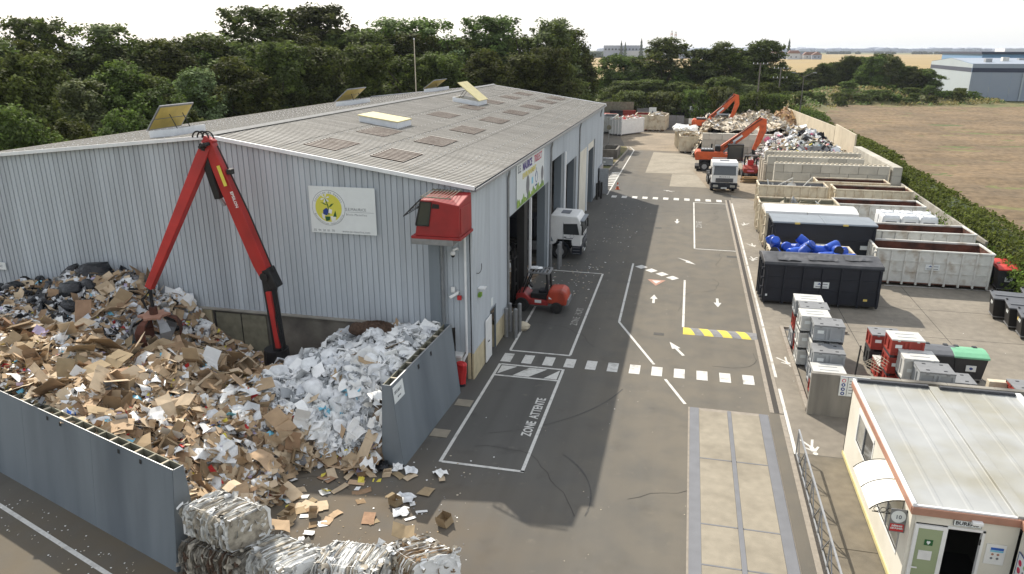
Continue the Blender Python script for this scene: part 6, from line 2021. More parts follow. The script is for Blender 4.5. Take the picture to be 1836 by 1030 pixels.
# brown blanket bundle on the heap by the gable
o = thing('brown_bundle', 'dark brown shaggy bundle lying on the white plastic against the gable', 'bundle', loc=(-11.9, 26.5, 2.15))
g = G().ball((0, 0, 0), (.95, .42, .42), 18, 12, .10); g.ball((-.85, -.05, .02), (.42, .32, .30), 12, 8, .12)
g.ob('blanket', 'brown', o, smooth=True)
fl = G()
for i in range(900):
    a = rg.uniform(0, 6.28); b = rg.uniform(-.6, 1.5)
    p = Vector((.95 * math.cos(a) * math.cos(b), .42 * math.sin(a) * math.cos(b), .42 * math.sin(b)))
    d = p.normalized() * .07 + Vector((rg.uniform(-.05, .05), rg.uniform(-.05, .05), -.02)); s_ = Vector((rg.uniform(-.02, .02), rg.uniform(-.02, .02), 0))
    fl.add([p - s_, p + s_, p + d], [(0, 1, 2)])
fl.ob('shaggy_fibre', 'brown', o, recalc=False, kind='stuff')

# ------------------------------------------------------------------ bales
def bale(label, x, y, z, rz, L=1.6, W=1.2, H=1.05, ms=('pulp', 'pulp2', 'paper'), lean=.35, group='baled waste in the foreground', n=46):
    t = thing('waste_bale', label, 'bale', group, (x, y, z), rz)
    r = random.Random(int(abs(x * 100 + y * 10)))
    g_ = G()
    sx = math.sin(lean)
    for k in range(n):
        cx_ = -L / 2 + L * (k + .5) / n
        edge = min(1, 4 * (1 - abs(2 * cx_ / L)) + .82)
        th = L / n * r.uniform(.6, 1.12)
        vs = []; NP = 22
        ox, oy = r.uniform(-.03, .03), r.uniform(-.03, .03)
        tx_, tz_ = lean + r.uniform(-.10, .10), r.uniform(-.10, .10)
        for side in (-1, 1):
            for i in range(NP):
                a = 2 * PI * i / NP
                ca, sa = math.cos(a), math.sin(a)
                q = (abs(ca) ** 5 + abs(sa) ** 5) ** (-1 / 5)
                rr = q * edge * (1 + r.uniform(-.075, .045))
                yy = W / 2 * ca * rr + oy; zz = H / 2 * sa * rr
                xx = cx_ + side * th / 2 + tx_ * yy * .9 + tz_ * zz * .25 + r.uniform(-.02, .02)
                vs.append((xx, yy, max(0.0, zz + H / 2)))
        fs = [tuple(range(NP - 1, -1, -1)), tuple(range(NP, 2 * NP))] + [(i, (i + 1) % NP, (i + 1) % NP + NP, i + NP) for i in range(NP)]
        g_.add(vs, fs, r.choice((0, 0, 0, 1, 1, 2)))
    for k in range(80):                                # loose flaps standing off the faces
        f = r.randrange(3)
        px_ = r.uniform(-L / 2, L / 2); 
        if f == 0: c = Vector((px_ , r.uniform(-W / 2, W / 2), H)); nrm = Vector((0, 0, 1))
        elif f == 1: c = Vector((px_, -W / 2, r.uniform(.1, H))); nrm = Vector((0, -1, 0))
        else: c = Vector((L / 2, r.uniform(-W / 2, W / 2), r.uniform(.1, H))); nrm = Vector((1, 0, 0))
        c.x += lean * c.y * .9
        v, ff = crumple(r.uniform(.10, .2), r, 2, .10)
        n2 = (nrm + Vector((r.gauss(0, .5), r.gauss(0, .5), r.gauss(0, .5)))).normalized()
        X_ = Matrix.Translation(c + nrm * .01) @ n2.to_track_quat('Z', 'Y').to_matrix().to_4x4() @ Matrix.Rotation(r.uniform(0, 6.28), 4, 'Z')
        g_.add(v, ff, r.choice((0, 2, 1)), X_)
    g_.ob('pressed_layers', list(ms), t, recalc=False, kind='stuff')
    for i in range(4):
        yy = -W * .36 + i * W * .24
        G().tube([(-L / 2 + lean * yy, yy, H * .97), (L / 2 + lean * yy, yy, H * .97)], .008, 4).ob('binding_wire', 'steel', t)
    return t
bale('dark brown bale underneath the white bale by the wall end', -11.0, 14.15, 0, R(-8), 1.9, 1.2, 1.1, ('baleunder', 'brown', 'pulp2'))
bale('white and grey paper bale stacked on the dark bale beside the push wall end', -11.0, 14.25, 1.1, R(-14), 1.65, 1.15, .98)
bale('cream paper bale second from the push wall', -9.3, 14.1, 0, R(-16), 1.75, 1.25, 1.12, ('pulp', 'pulp2', 'paper'), .45)
bale('broad white paper bale in the middle of the bale row', -7.45, 14.35, 0, R(4), 1.7, 1.25, 1.12, ('pulp', 'paper', 'pulp2'), .15)
bale('white paper bale nearest the camera at the bottom edge', -6.5, 13.15, 0, R(-20), 1.7, 1.2, 1.12, ('pulp', 'paper', 'film'), .25)
bale('brown cardboard bale with white layers at the right end of the row', -6.0, 15.05, 0, R(-28), 1.2, 1.25, 1.05, ('pulp2', 'card2', 'foam'), .5)
t = link(CARD[2], 'cardboard_sheet', None, (-9.9, 14.75, 1.24)); t.rotation_euler = (.1, .05, .4); tag(t, 'flat brown cardboard lying on the cream bale', 'cardboard')
t = link(CARD[29], 'cardboard_sheet', None, (-11.2, 14.9, 2.16)); t.rotation_euler = (.1, .1, 1.4); t.scale = (.6, .6, .6); tag(t, 'small brown cardboard piece on top of the white bale by the wall', 'cardboard')
t = link(CARD[12], 'cardboard_sheet', None, (-6.6, 15.5, 1.15)); t.rotation_euler = (.3, .2, .4); t.scale = (.9, .9, .9); tag(t, 'crumpled brown cardboard on the brown bale at the row end', 'cardboard')

# ------------------------------------------------------------------ litter lying on the ground
zero = lambda x, y: 0.0
LT = [(-9.6, 18.9, 'c'), (-9.2, 18.5, 'c'), (-9.0, 18.0, 'c'), (-10.1, 17.0, 'C'), (-10.5, 17.6, 'c'), (-10.9, 17.8, 'p'), (-11.0, 17.2, 'y'), (-8.2, 17.1, 'c'), (-8.4, 17.2, 'c'), (-7.2, 18.9, 'c'), (-7.4, 18.2, 'p'), (-7.6, 17.7, 'f'),
      (-7.9, 18.1, 'C'), (-7.7, 18.4, 'f'), (-6.1, 17.5, 'b'), (-7.0, 17.9, 'p'), (-7.2, 17.5, 'p'), (-8.0, 19.6, 'c'), (-7.1, 20.0, 'f'), (-6.95, 19.7, 'c'), (-8.4, 19.6, 'c'), (-8.8, 19.5, 'C'), (-9.6, 19.6, 'c'), (-10.6, 18.9, 'c'), (-11.2, 18.1, 'c'), (-11.7, 17.4, 'c'),
      (-11.2, 17.5, 'p'), (-10.7, 16.4, 'b'), (-11.4, 16.3, 'c'), (-12.2, 17.0, 'C'), (-12.3, 16.0, 'c'), (-11.9, 15.7, 'f'), (-8.6, 20.0, 'f'), (-8.1, 19.9, 'f'), (-9.1, 19.9, 'k'), (-10.3, 18.2, 'y'), (-9.9, 16.6, 'c'), (-10.9, 16.9, 'c'), (-9.0, 19.2, 'y')]
for _ in range(34):
    yy = rg.uniform(15.9, 19.9)
    LT.append((rg.uniform(-12.2, -8.6 - (19.9 - yy) * .2), yy, rg.choice('ccccCppy')))
KN = {'c': ('cardboard_sheet', CARD, 'flattened brown cardboard sheet lying on the ground', 'cardboard'), 'C': ('cardboard_box', BOXM, 'squashed open cardboard box lying on the ground', 'box'), 'b': ('cardboard_box', BOXM, 'torn brown cardboard box standing on the ground', 'box'),
      'p': ('white_sheet', PAPM, 'small white sheet lying on the ground', 'paper'), 'f': ('plastic_bag', CRUM, 'crumpled clear plastic lying on the ground', 'plastic bag'), 'y': ('printed_box', COLM[6:8], 'yellow printed packaging lying on the ground', 'packaging'), 'k': ('black_bag', BLKM, 'small black bag lying on the ground', 'rubbish bag')}
for i, (x, y, k) in enumerate(LT):
    nm, ms_, lb, ct = KN[k]
    w = ' near the bales' if y < 17.9 else ' in front of the short push wall' if x > -9.3 else ' at the foot of the heap'
    o = link(rg.choice(ms_), nm)
    s = rg.uniform(.55, .85) if k in 'cC' else rg.uniform(.5, .8)
    o.matrix_world = Matrix.Translation((x, y, .03 if k in 'cpy' else .02 if k in 'Cb' else .12)) @ Matrix.Rotation(rg.uniform(0, 6.28), 4, 'Z') @ Matrix.Diagonal((s, s, s * (.22 if k in 'cp' else .8), 1))
    tag(o, lb + w, ct, 'litter' + w)
g = G()
def speck(x, y, s, m_):
    a = rg.uniform(0, 6.28)
    pts = [(x + s * rg.uniform(.6, 1) * math.cos(a + k * PI / 2), y + s * rg.uniform(.6, 1) * math.sin(a + k * PI / 2), .013 + rg.uniform(0, .012)) for k in range(4)]
    g.add(pts, [(0, 1, 2, 3)], m_)
for i in range(150):
    speck(rg.uniform(-8, 4.3), rg.uniform(12, 68), rg.uniform(.010, .028), rg.choice((0, 1, 1)))
for i in range(110):
    x = rg.gauss(-4.7, .9); speck(x, rg.uniform(44, 66), rg.uniform(.02, .08), rg.choice((0, 1, 1, 2)))
for i in range(240):
    speck(rg.uniform(-12, -5), rg.uniform(14, 21.5), rg.uniform(.012, .05), rg.choice((0, 1, 2, 3)))
for i in range(130):
    x = rg.uniform(-24, -13); speck(x, 13.6 + (-12.42 - x) * .333 - rg.uniform(.1, 1.3), rg.uniform(.012, .04), rg.choice((0, 0, 1)))
for i in range(150):
    speck(rg.uniform(-8.6, -4.6), rg.uniform(38.5, 46), rg.uniform(.02, .10), rg.choice((0, 1, 2)))
for i in range(120):
    speck(rg.uniform(5, 18), rg.uniform(25, 50), rg.uniform(.012, .03), rg.choice((0, 1)))
stuff(g.ob('litter_specks', ['foam', 'beige', 'card', 'colgrey'], recalc=False), 'tiny paper and foam scraps scattered over the yard')
# litter and loose stuff just inside the first doorway
def in_h(x, y):
    return 1.5 * math.exp(-((x + 11.5) / 2.6) ** 2 - ((y - 39.5) / 3.6) ** 2) + .25 * nz(x, y, 1.2)
def in_xy(_):
    while True:
        x = rg.uniform(-15, -8.3); y = rg.uniform(34, 45)
        if in_h(x, y) > .1:
            return x, y
struct_ = grid('indoor_heap', -16, -8.3, 33.6, 45.4, 24, 30, lambda x, y: max(-.1, in_h(x, y) - .08), 'pileunder')
stuff(struct_, 'dim heap of mixed waste just inside the first doorway')
scatter('indoor_scraps', ['card', 'card2', 'paper', 'colgrey', 'film'], 520, lambda: sheet_piece(rg.uniform(.2, .6), rg.uniform(.15, .4), rg, 0, 1), None, 'loose scraps on the heap inside the doorway', .04, .5, (.5, 1), in_xy, in_h)
t = thing('white_film', 'crumpled white film lying on the forklift roof', 'plastic film', loc=(-7.3, 36.8, 2.2))
G().ball((0, 0, .06), (.34, .22, .07), 12, 6, .25).ob('film', 'film', t)
t = thing('stone_block', 'rough beige block on the white line by the hall bollards', 'block', loc=(-7.25, 33.4, 0))
G().ball((0, 0, .22), (.36, .28, .24), 7, 5, .12).ob('block', 'beige', t)

# ------------------------------------------------------------------ heaps in the sorting bays
def bay_heap(name, label, x0, x1, y0, y1, hf, mats, n, size, under='rubble', fl=True, nx=60, ny=50):
    stuff(grid(name, x0, x1, y0, y1, nx, ny, lambda x, y: max(-.15, hf(x, y) - .05), under, smooth=False), label)
    def xy(_):
        while True:
            x = rg.uniform(x0, x1); y = rg.uniform(y0, y1)
            if hf(x, y) > .12:
                return x, y
    scatter(name + '_pieces', mats, n, (lambda: sheet_piece(rg.uniform(*size), rg.uniform(size[0] * .5, size[1] * .7), rg, 0, 1)) if fl else (lambda: lump_piece(rg.uniform(*size), rg, .6, 6, 4, .3)), None, 'loose pieces: ' + label, .08, .6, (.6, 1.1), xy, hf)
def hA(x, y):
    if y < 98.45:
        return -.1
    e = min(1, (x - .6) / 2.2, .25 + (16.4 - x) / 6, (16.4 - x), (131 - y) / 6)
    e = max(0, e)
    return e * (3.3 + .6 * math.exp(-((y - 104) / 5) ** 2) + .7 * nz(x, y, .35, 1) + .5 * nz(x, y, .9, 4) + .5 * math.exp(-((x - 12) / 3) ** 2))
bay_heap('rubble_heap', 'pale mixed demolition waste heap behind the block wall', .8, 17.2, 98.5, 131, hA, ['rubble', 'beige', 'whitedirty', 'colgrey', 'card', 'rubble', 'concdark', 'foam'], 2600, (.3, .9))
def hB(x, y):
    e = max(0, min(1, (x - 6.6) / 3.0, .3 + (18.1 - x) / 5, (18.2 - x) / .4, (98 - y) / 1.0, (y - 82.1) / 1.0 if x > 8.2 else (y - 84.6) / 1.2))
    k = min(1, max(0, (x - 6.4) / 6))
    return e * (.7 + 3.0 * k + .5 * nz(x, y, .4, 2) + .35 * nz(x, y, 1.1, 6))
bay_heap('rag_heap', 'heap of coloured rags, bags and bulky waste behind the block walls', 6.6, 18.4, 82.1, 98, hB, ['foam', 'colgrey', 'black', 'film', 'navy', 'rubble', 'boxred', 'whitedirty', 'colyel', 'colcyan', 'black', 'paper', 'colgreen', 'foam', 'black', 'foam', 'colpink', 'foam', 'film'], 1500, (.25, .7), 'colgrey')
scatter('rag_bags', ['foam', 'film', 'black', 'navy', 'whitedirty', 'foam', 'ibc', 'foam', 'rubble', 'beige', 'colpink', 'card3', 'foam'], 700, lambda: crumple(rg.uniform(.5, 1.1), rg, 3, .2), None, 'stuffed bags in the heap of rags', .15, .4, (.7, 1.1),
        lambda _: (rg.uniform(7.2, 17.9), rg.uniform(84.2, 97.6)), hB)
def hW(x, y):
    return 4.3 * math.exp(-((x - 15) / 3) ** 2 - ((y - 127) / 4.5) ** 2) + 2.6 * math.exp(-((x - 2.2) / 2) ** 2 - ((y - 128) / 3) ** 2) + 3.9 * math.exp(-((x - 9.3) / 1.8) ** 2 - ((y - 121) / 3) ** 2) - .15
bay_heap('wood_heap', 'heap of yellowish broken timber at the far end of the bays', -2, 19, 117, 136, hW, ['wood', 'card3', 'wood', 'card'], 1400, (.12, 1.3), 'card2')
def hF(x, y):
    return 3.1 * math.exp(-((x - 13.5) / 3) ** 2 - ((y - 79.2) / .9) ** 2) - .5
stuff(grid('bay_fill', 9, 17.6, 78.2, 81.1, 20, 8, lambda x, y: hF(x, y) + .2 * nz(x, y, 1), 'whitedirty', False), 'pale fill between the block walls')
wp = thing('plank_stack', 'small untidy stack of brown planks in front of the block walls', 'planks', loc=(6.75, 80.6, 0))
for i in range(26):
    a = R(rg.uniform(-14, 14)); z = .04 + .085 * (i // 4); L = rg.uniform(.9, 1.9)
    o = G().box(-L / 2, L / 2, -.07, .07, 0, .06).ob('plank', rg.choice(('wood', 'card2', 'card')), wp, (rg.uniform(-.15, .15), -.45 + (i % 4) * .3 + rg.uniform(-.05, .05), z), a)
# ------------------------------------------------------------------ vegetation
def crown_mesh(name, seed, H, Rr, nclump, nleaf, leaf, mats, low=.12, airy=0.0, clump=1.0):
    r = random.Random(seed)
    g_ = G()
    lobes = []
    for k in range(13):                                  # big lobes make an uneven outline
        a = r.uniform(0, 6.28); t = r.uniform(.0, 1.0)
        zz = low + (1 - low) * (.15 + .8 * t)
        rad = Rr * (.62 if t < .75 else .30) * r.uniform(.6, 1.1) * (1 - .35 * t)
        lobes.append((Vector((rad * math.cos(a), rad * math.sin(a), H * zz)), Rr * r.uniform(.36, .58)))
    lobes.append((Vector((0, 0, H * .86)), Rr * .42)); lobes.append((Vector((0, 0, H * .55)), Rr * .7)); lobes.append((Vector((0, 0, H * .3)), Rr * .7))
    vs, fs, ms = g_.v, g_.f, g_.m
    per = nleaf // nclump
    for c in range(nclump):
        L_, R_ = r.choice(lobes)
        d = Vector((r.gauss(0, 1), r.gauss(0, 1), r.gauss(.25, 1))).normalized()
        p = L_ + d * R_ * r.uniform(.74 - airy, 1.0)
        p.z = min(p.z, H)
        cr_ = clump * r.uniform(.45, 1.0)
        mi = 0 if r.random() < .62 else 1
        for k in range(per):
            o = Vector((r.uniform(-1, 1), r.uniform(-1, 1), r.uniform(-1, 1)))
            if o.length > 1: o = o.normalized() * r.random()
            o = Vector((o.x * .85, o.y * .85, o.z * .75)) * cr_
            q = p + o
            if q.z < .1:
                continue
            n = (d * .7 + Vector((r.gauss(0, .6), r.gauss(0, .6), r.gauss(.35, .6)))).normalized()
            a = n.orthogonal().normalized(); b = n.cross(a)
            t = r.uniform(0, 6.28); ca, sa = math.cos(t), math.sin(t)
            u = (a * ca + b * sa) * leaf * r.uniform(.6, 1.2); w = (b * ca - a * sa) * leaf * r.uniform(.35, .7)
            i0 = len(vs)
            vs.extend((tuple(q - u), tuple(q + w), tuple(q + u), tuple(q - w)))
            fs.append((i0, i0 + 1, i0 + 2, i0 + 3)); ms.append(mi)
    return g_.mesh(name, mats, recalc=False)
def trunk_mesh(seed, H, Rr):
    r = random.Random(seed)
    g_ = G()
    pts = [Vector((0, 0, 0))]
    for k in range(4):
        pts.append(pts[-1] + Vector((r.uniform(-.2, .2), r.uniform(-.2, .2), H * .17)))
    w = [.26, .21, .17, .13, .08]
    for k in range(4):
        g_.cyl(pts[k], pts[k + 1], w[k], w[k + 1], 7)
    for k in range(7):
        a = r.uniform(0, 6.28); b = pts[1 + k % 3].lerp(pts[2 + k % 3], r.random())
        e = b + Vector((math.cos(a) * Rr * .6, math.sin(a) * Rr * .6, H * r.uniform(.12, .3)))
        m_ = b.lerp(e, .5) + Vector((0, 0, -.2))
        g_.cyl(b, m_, .09, .06, 5); g_.cyl(m_, e, .06, .025, 5)
    return g_.mesh('trunk', 'bark')
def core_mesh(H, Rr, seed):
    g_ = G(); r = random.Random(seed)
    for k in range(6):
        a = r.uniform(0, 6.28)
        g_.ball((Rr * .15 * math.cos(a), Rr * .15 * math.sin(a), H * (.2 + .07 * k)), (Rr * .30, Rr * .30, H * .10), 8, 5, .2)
    return g_.mesh('dark_core', 'core')  # dark lumps filling the crown, its inner shade put into their colour
TH, TR = 14.0, 4.4
LV = {0: ['leafdark', 'leafmid'], 1: ['leafmid', 'leafdark'], 2: ['leaflight', 'leafmid'], 3: ['leafmid', 'leaflight']}
TREEM = {}
for kd in (0, 1, 2, 3):
    TREEM[kd] = []
    for v in range(3 if kd == 1 else 2):
        sd = kd * 10 + v
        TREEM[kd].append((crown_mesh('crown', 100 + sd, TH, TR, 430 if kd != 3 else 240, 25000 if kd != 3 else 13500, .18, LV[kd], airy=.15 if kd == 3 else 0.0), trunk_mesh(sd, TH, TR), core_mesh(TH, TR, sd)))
for v in range(3):
    TREEM.setdefault('bush', []).append((crown_mesh('crown', 300 + v, 3.0, 3.0, 150, 5200, .15, LV[1 if v != 1 else 3], low=0.0, clump=.55), trunk_mesh(40 + v, 3.0, 2.5), None))
tr_ = random.Random(5)
def tree(name, label, x, y, H, Rr, kd, group, z=0.0):
    t = thing(name, label, 'tree', group, (x, y, z), tr_.uniform(0, 6.28))
    low_ = H < 6.5
    cm, tm, km = tr_.choice(TREEM['bush' if low_ else kd])
    s = (Rr / 3.0, Rr / 3.0, H / 3.0) if low_ else (Rr / TR, Rr / TR, H / TH)
    link(cm, 'crown', t, scale=s); link(tm, 'trunk', t, scale=s)
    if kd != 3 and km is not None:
        link(km, 'dark_core', t, scale=s)
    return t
KL = {0: 'dark round crowned tree', 1: 'leafy green tree', 2: 'pale silvery green tree', 3: 'loose airy tree'}
T1 = [(-64.2, 58.9, 14.2, 4.0, 1), (-67.2, 68.8, 15.6, 3.5, 0), (-63.9, 61.0, 14.0, 3.7, 1), (-62.5, 67.4, 13.3, 3.1, 1), (-61.2, 71.0, 15.0, 3.9, 3), (-59.7, 75.0, 13.6, 2.9, 1), (-61.7, 83.2, 13.7, 2.7, 0), (-56.3, 81.6, 14.9, 5.6, 1), (-56.0, 92.0, 17.5, 5.3, 0), (-51.0, 98.4, 18.7, 5.5, 0), (-50.4, 90.5, 15.3, 4.3, 1), (-44.4, 97.6, 15.7, 4.5, 1), (-40.6, 101.3, 16.6, 4.6, 3), (-37.2, 104.4, 16.4, 4.2, 3), (-33.7, 107.3, 14.6, 3.8, 1), (-30.8, 116.3, 17.1, 5.0, 0), (-24.9, 113.4, 15.1, 3.5, 1), (-21.3, 115.6, 16.9, 4.0, 3), (-21.4, 126.1, 15.6, 4.0, 0), (-21.0, 131, 13.2, 3.0, 1)]
T2 = [(-45.2, 41.4, 12.0, 3.5, 1), (-45.4, 44.0, 12.1, 3.1, 1), (-45.7, 46.6, 9.5, 2.7, 2), (-45.5, 49.8, 10.6, 3.6, 2), (-44.9, 53.1, 12.0, 3.7, 1), (-44.7, 55.2, 10.6, 3.2, 1), (-43.4, 60.0, 11.2, 3.1, 2), (-41.9, 64.0, 12.2, 4.1, 1), (-40.0, 68.3, 13.0, 3.9, 1), (-42.5, 63.0, 9.8, 3.7, 1), (-37.6, 72.8, 12.7, 4.4, 0), (-34.7, 77.3, 12.9, 4.5, 1), (-31.3, 81.8, 12.3, 4.3, 1), (-27.9, 85.6, 12.0, 4.1, 1), (-24.2, 89.2, 12.9, 3.9, 1), (-20.2, 92.7, 11.9, 4.3, 1), (-17.4, 96.5, 12.6, 3.6, 0), (-18.2, 105.2, 11.6, 3.2, 1), (-36.9, 34.6, 10.0, 2.5, 1), (-37.2, 38.6, 8.9, 2.2, 1), (-36.8, 43.0, 9.2, 2.4, 1), (-35.9, 47.5, 8.8, 2.3, 0)]
T3 = [(-15.7, 164.2, 12.0, 4.4, 1), (-11.6, 164.6, 11.1, 5.0, 1), (-5.8, 164.9, 14.6, 6.9, 3), (-8.7, 164.8, 10.4, 5.0, 1), (-2.1, 165.0, 10.0, 3.8, 1), (2.2, 165.0, 12.9, 5.0, 0), (5.3, 164.9, 13.8, 5.0, 3), (9.2, 164.7, 13.0, 5.0, 1), (14.2, 164.4, 14.5, 5.9, 0), (11.6, 164.6, 11.0, 4.4, 1), (1.7, 165.0, 9.3, 5.0, 0), (-3.3, 165.0, 8.1, 4.4, 1), (-13.0, 149.4, 7.0, 4.6, 1), (-8.2, 149.8, 7.2, 4.0, 1), (-2.4, 150.0, 7.1, 4.6, 1), (6.3, 149.9, 8.2, 4.6, 1), (13.9, 149.4, 7.2, 3.4, 1), (1.8, 150.0, 6.1, 4.6, 1), (9.5, 149.7, 6.7, 4.0, 2)]
T4 = [(-10.7, 141.6, 5.3, 3.8, 1), (-4.6, 141.9, 5.2, 4.3, 1), (0.3, 142.0, 5.6, 3.8, 1), (5.7, 141.9, 6.0, 3.2, 1), (11.5, 141.5, 5.4, 3.2, 1), (15.3, 141.2, 5.1, 2.7, 1), (9.2, 141.7, 4.8, 2.7, 1)]
T5 = [(25.5, 228.0, 6.9, 3.6, 1), (26.8, 232.3, 6.7, 4.8, 1), (28.9, 231.9, 6.8, 3.6, 1), (30.7, 235.7, 6.5, 4.3, 0), (33.5, 228.0, 7.2, 4.3, 0), (33.7, 231.9, 8.1, 4.1, 1), (35.8, 228.4, 8.9, 4.5, 0), (37.0, 228.3, 9.0, 3.8, 1), (39.5, 231.1, 9.2, 3.6, 0), (40.9, 232.8, 9.2, 4.0, 0), (43.2, 231.1, 10.8, 3.6, 1), (44.0, 233.5, 11.1, 4.0, 1), (46.3, 231.6, 10.9, 4.2, 0), (47.5, 224.5, 10.7, 4.5, 1), (49.2, 233.0, 10.6, 3.4, 0), (52.1, 232.4, 11.3, 4.4, 0), (52.5, 226.1, 10.8, 4.5, 3), (55.9, 231.6, 9.7, 3.5, 1), (57.6, 225.6, 8.4, 4.2, 1), (58.2, 222.6, 7.6, 3.6, 0), (61.3, 228.0, 7.8, 3.7, 1), (61.2, 222.6, 7.9, 4.2, 1), (115.6, 362.0, 11.2, 5.2, 1), (112.0, 363.1, 9.6, 4.8, 1)]
for lst, gn, where, k in ((T1, 'tall trees of the wood behind the hall', 'in the back row of the wood', 1.25), (T2, 'front trees of the wood behind the hall', 'in the front row of the wood', 1.25),
                          (T3, 'trees beyond the far end of the yard', 'beyond the far end of the yard', 1.3), (T4, 'bushes at the far end of the yard', 'low in the bushes at the far yard end', 1.2), (T5, 'far trees beyond the mound', 'in the far row beyond the grassy mound', 1.1)):
    lst2 = sorted(lst, key=lambda p: math.atan2(p[0], p[1]))
    for q, (x, y, H, Rr, kd) in enumerate(lst2):
        if len(lst2) > 19 and where.endswith('hall') is False:
            k = (1.6 if kd == 0 else 1.75) if lst is T1 else k
        tree('bush' if H < 6.5 else 'tree', '%s %s, %s from the left' % (KL[kd] if H > 6.5 else 'rounded green bush', where, ORD[q]), x, y, H * (1.02 if lst is T1 else 1.04), Rr * k, kd, gn)
# filler trees close the wood behind the rows
for i in range(26):
    k = i / 25
    x = -62 + 40 * k + tr_.uniform(-2, 2); y = 64 + 66 * k + tr_.uniform(-3, 3)
    tree('tree', 'half hidden tree deep in the wood, %s from the left' % ORD[i], x, y, tr_.uniform(12.8, 15.0), tr_.uniform(4.8, 6.2), tr_.choice((0, 1)), 'half hidden trees deep in the wood')
# undergrowth strip
def shrub_mass(name, label, pts, n, hh, leaf, mats, wd):
    r = random.Random(len(pts) * 7 + n)
    g_ = G()
    for i in range(n):
        k = r.uniform(0, len(pts) - 1.001); a = Vector(pts[int(k)]); b = Vector(pts[int(k) + 1]); p = a.lerp(b, k - int(k))
        h = hh * (.65 + .35 * noise.noise(Vector((p.x * .25, p.y * .25, 0))) + .2 * r.random())
        off = r.uniform(-wd, wd)
        q = Vector((p.x + off, p.y + r.uniform(-wd, wd) * .6, h * math.sqrt(max(0, 1 - (off / wd) ** 2)) * r.uniform(.5, 1.05)))
        nrm = Vector((r.gauss(0, .7), r.gauss(-.2, .7), r.gauss(.6, .6))).normalized()
        u = nrm.orthogonal().normalized(); w = nrm.cross(u)
        u = u * leaf * r.uniform(.6, 1.3); w = w * leaf * r.uniform(.3, .7)
        i0 = len(g_.v)
        g_.v.extend((tuple(q - u), tuple(q + w), tuple(q + u), tuple(q - w))); g_.f.append((i0, i0 + 1, i0 + 2, i0 + 3)); g_.m.append(0 if r.random() < .6 else 1)
    return stuff(g_.ob(name, mats, recalc=False), label)
shrub_mass('undergrowth', 'dark undergrowth along the back of the hall', [(-36, 26), (-36, 50), (-34, 75), (-24, 92), (-20, 104), (-21, 135)], 16000, 3.6, .22, ['leafdark', 'leafmid'], 3.5)
shrub_mass('undergrowth', 'green weeds and shrubs along the far end of the yard', [(-14, 140), (-2, 139), (8, 139), (18, 138.5), (21, 150)], 9000, 2.0, .2, ['leafmid', 'leaflight'], 2.6)
shrub_mass('mound_shrubs', 'low shrubs scattered over the grassy mound', [(22, 172), (24, 160), (22, 150)], 2600, 2.2, .22, ['leafmid', 'leafhedge'], 3.5)
r_ = random.Random(9)
for i in range(30):
    bx_ = r_.uniform(20, 74); by_ = 196 + (bx_ - 20) * .45 + r_.uniform(-6, 14)
    tree('bush', 'small green bush scattered on the grassy mound', bx_, by_, r_.uniform(1.6, 3.0), r_.uniform(1.6, 3.4), r_.choice((1, 1, 2)), 'small bushes on the mound', moundz(bx_, by_) - .5)
g_ = G(); rm = random.Random(77)
for i in range(15000):
    bx_ = rm.uniform(14, 84); by_ = rm.uniform(176, 238); z = moundz(bx_, by_)
    if z < .1 or nz(bx_, by_, .11, 3) + rm.gauss(0, .12) < -.12:
        continue
    h = rm.uniform(.05, .75); s_ = rm.uniform(.22, .5)
    n = Vector((rm.gauss(0, .6), rm.gauss(-.3, .6), rm.gauss(.5, .5))).normalized(); u = n.orthogonal().normalized(); w = n.cross(u)
    q = Vector((bx_, by_, z + h)); i0 = len(g_.v)
    g_.v.extend((tuple(q - u * s_), tuple(q + w * s_ * .5), tuple(q + u * s_), tuple(q - w * s_ * .5))); g_.f.append((i0, i0 + 1, i0 + 2, i0 + 3))
    g_.m.append(2 if nz(bx_, by_, .2, 9) > .0 else rm.choice((0, 1)))
stuff(g_.ob('mound_scrub', ['leafmid', 'leaflight', 'leafdry'], recalc=False), 'patchy dry and green scrub covering the mound')
for (x, y, h, w_) in ((31, 203, 1.8, 3.2), (37, 205, 1.5, 4.0), (47, 207, 1.6, 4.0), (55, 212, 1.5, 3.5), (60, 215, 1.8, 3.0), (66, 217, 1.3, 3.5), (28, 200, 1.6, 3), (42, 206, 1.2, 4), (70, 224, 1.6, 3), (24, 184, 1.6, 2.4)):
    tree('bush', 'low spreading bush on the grassy mound', x, y, h * 1.5, w_ * .8, 1, 'bushes on the grassy mound', moundz(x, y) - .3)

# long clipped hedge on the right
hx = lambda y: 20.3 + (y - 45) * .012 + (1.0 if y > 88 else 0)
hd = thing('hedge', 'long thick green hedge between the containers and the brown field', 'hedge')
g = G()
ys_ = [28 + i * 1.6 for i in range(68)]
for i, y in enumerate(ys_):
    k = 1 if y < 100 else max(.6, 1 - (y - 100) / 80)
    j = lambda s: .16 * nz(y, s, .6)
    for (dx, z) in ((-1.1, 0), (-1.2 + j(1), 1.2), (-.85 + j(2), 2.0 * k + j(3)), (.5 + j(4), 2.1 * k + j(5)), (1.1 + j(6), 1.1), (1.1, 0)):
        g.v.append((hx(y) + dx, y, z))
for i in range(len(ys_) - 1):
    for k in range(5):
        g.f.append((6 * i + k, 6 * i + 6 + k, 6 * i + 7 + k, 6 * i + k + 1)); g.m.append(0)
g.ob('dark_core', 'core', hd, recalc=False)  # dark filler core added so nothing shows through the leaves
r_ = random.Random(21)
g = G()
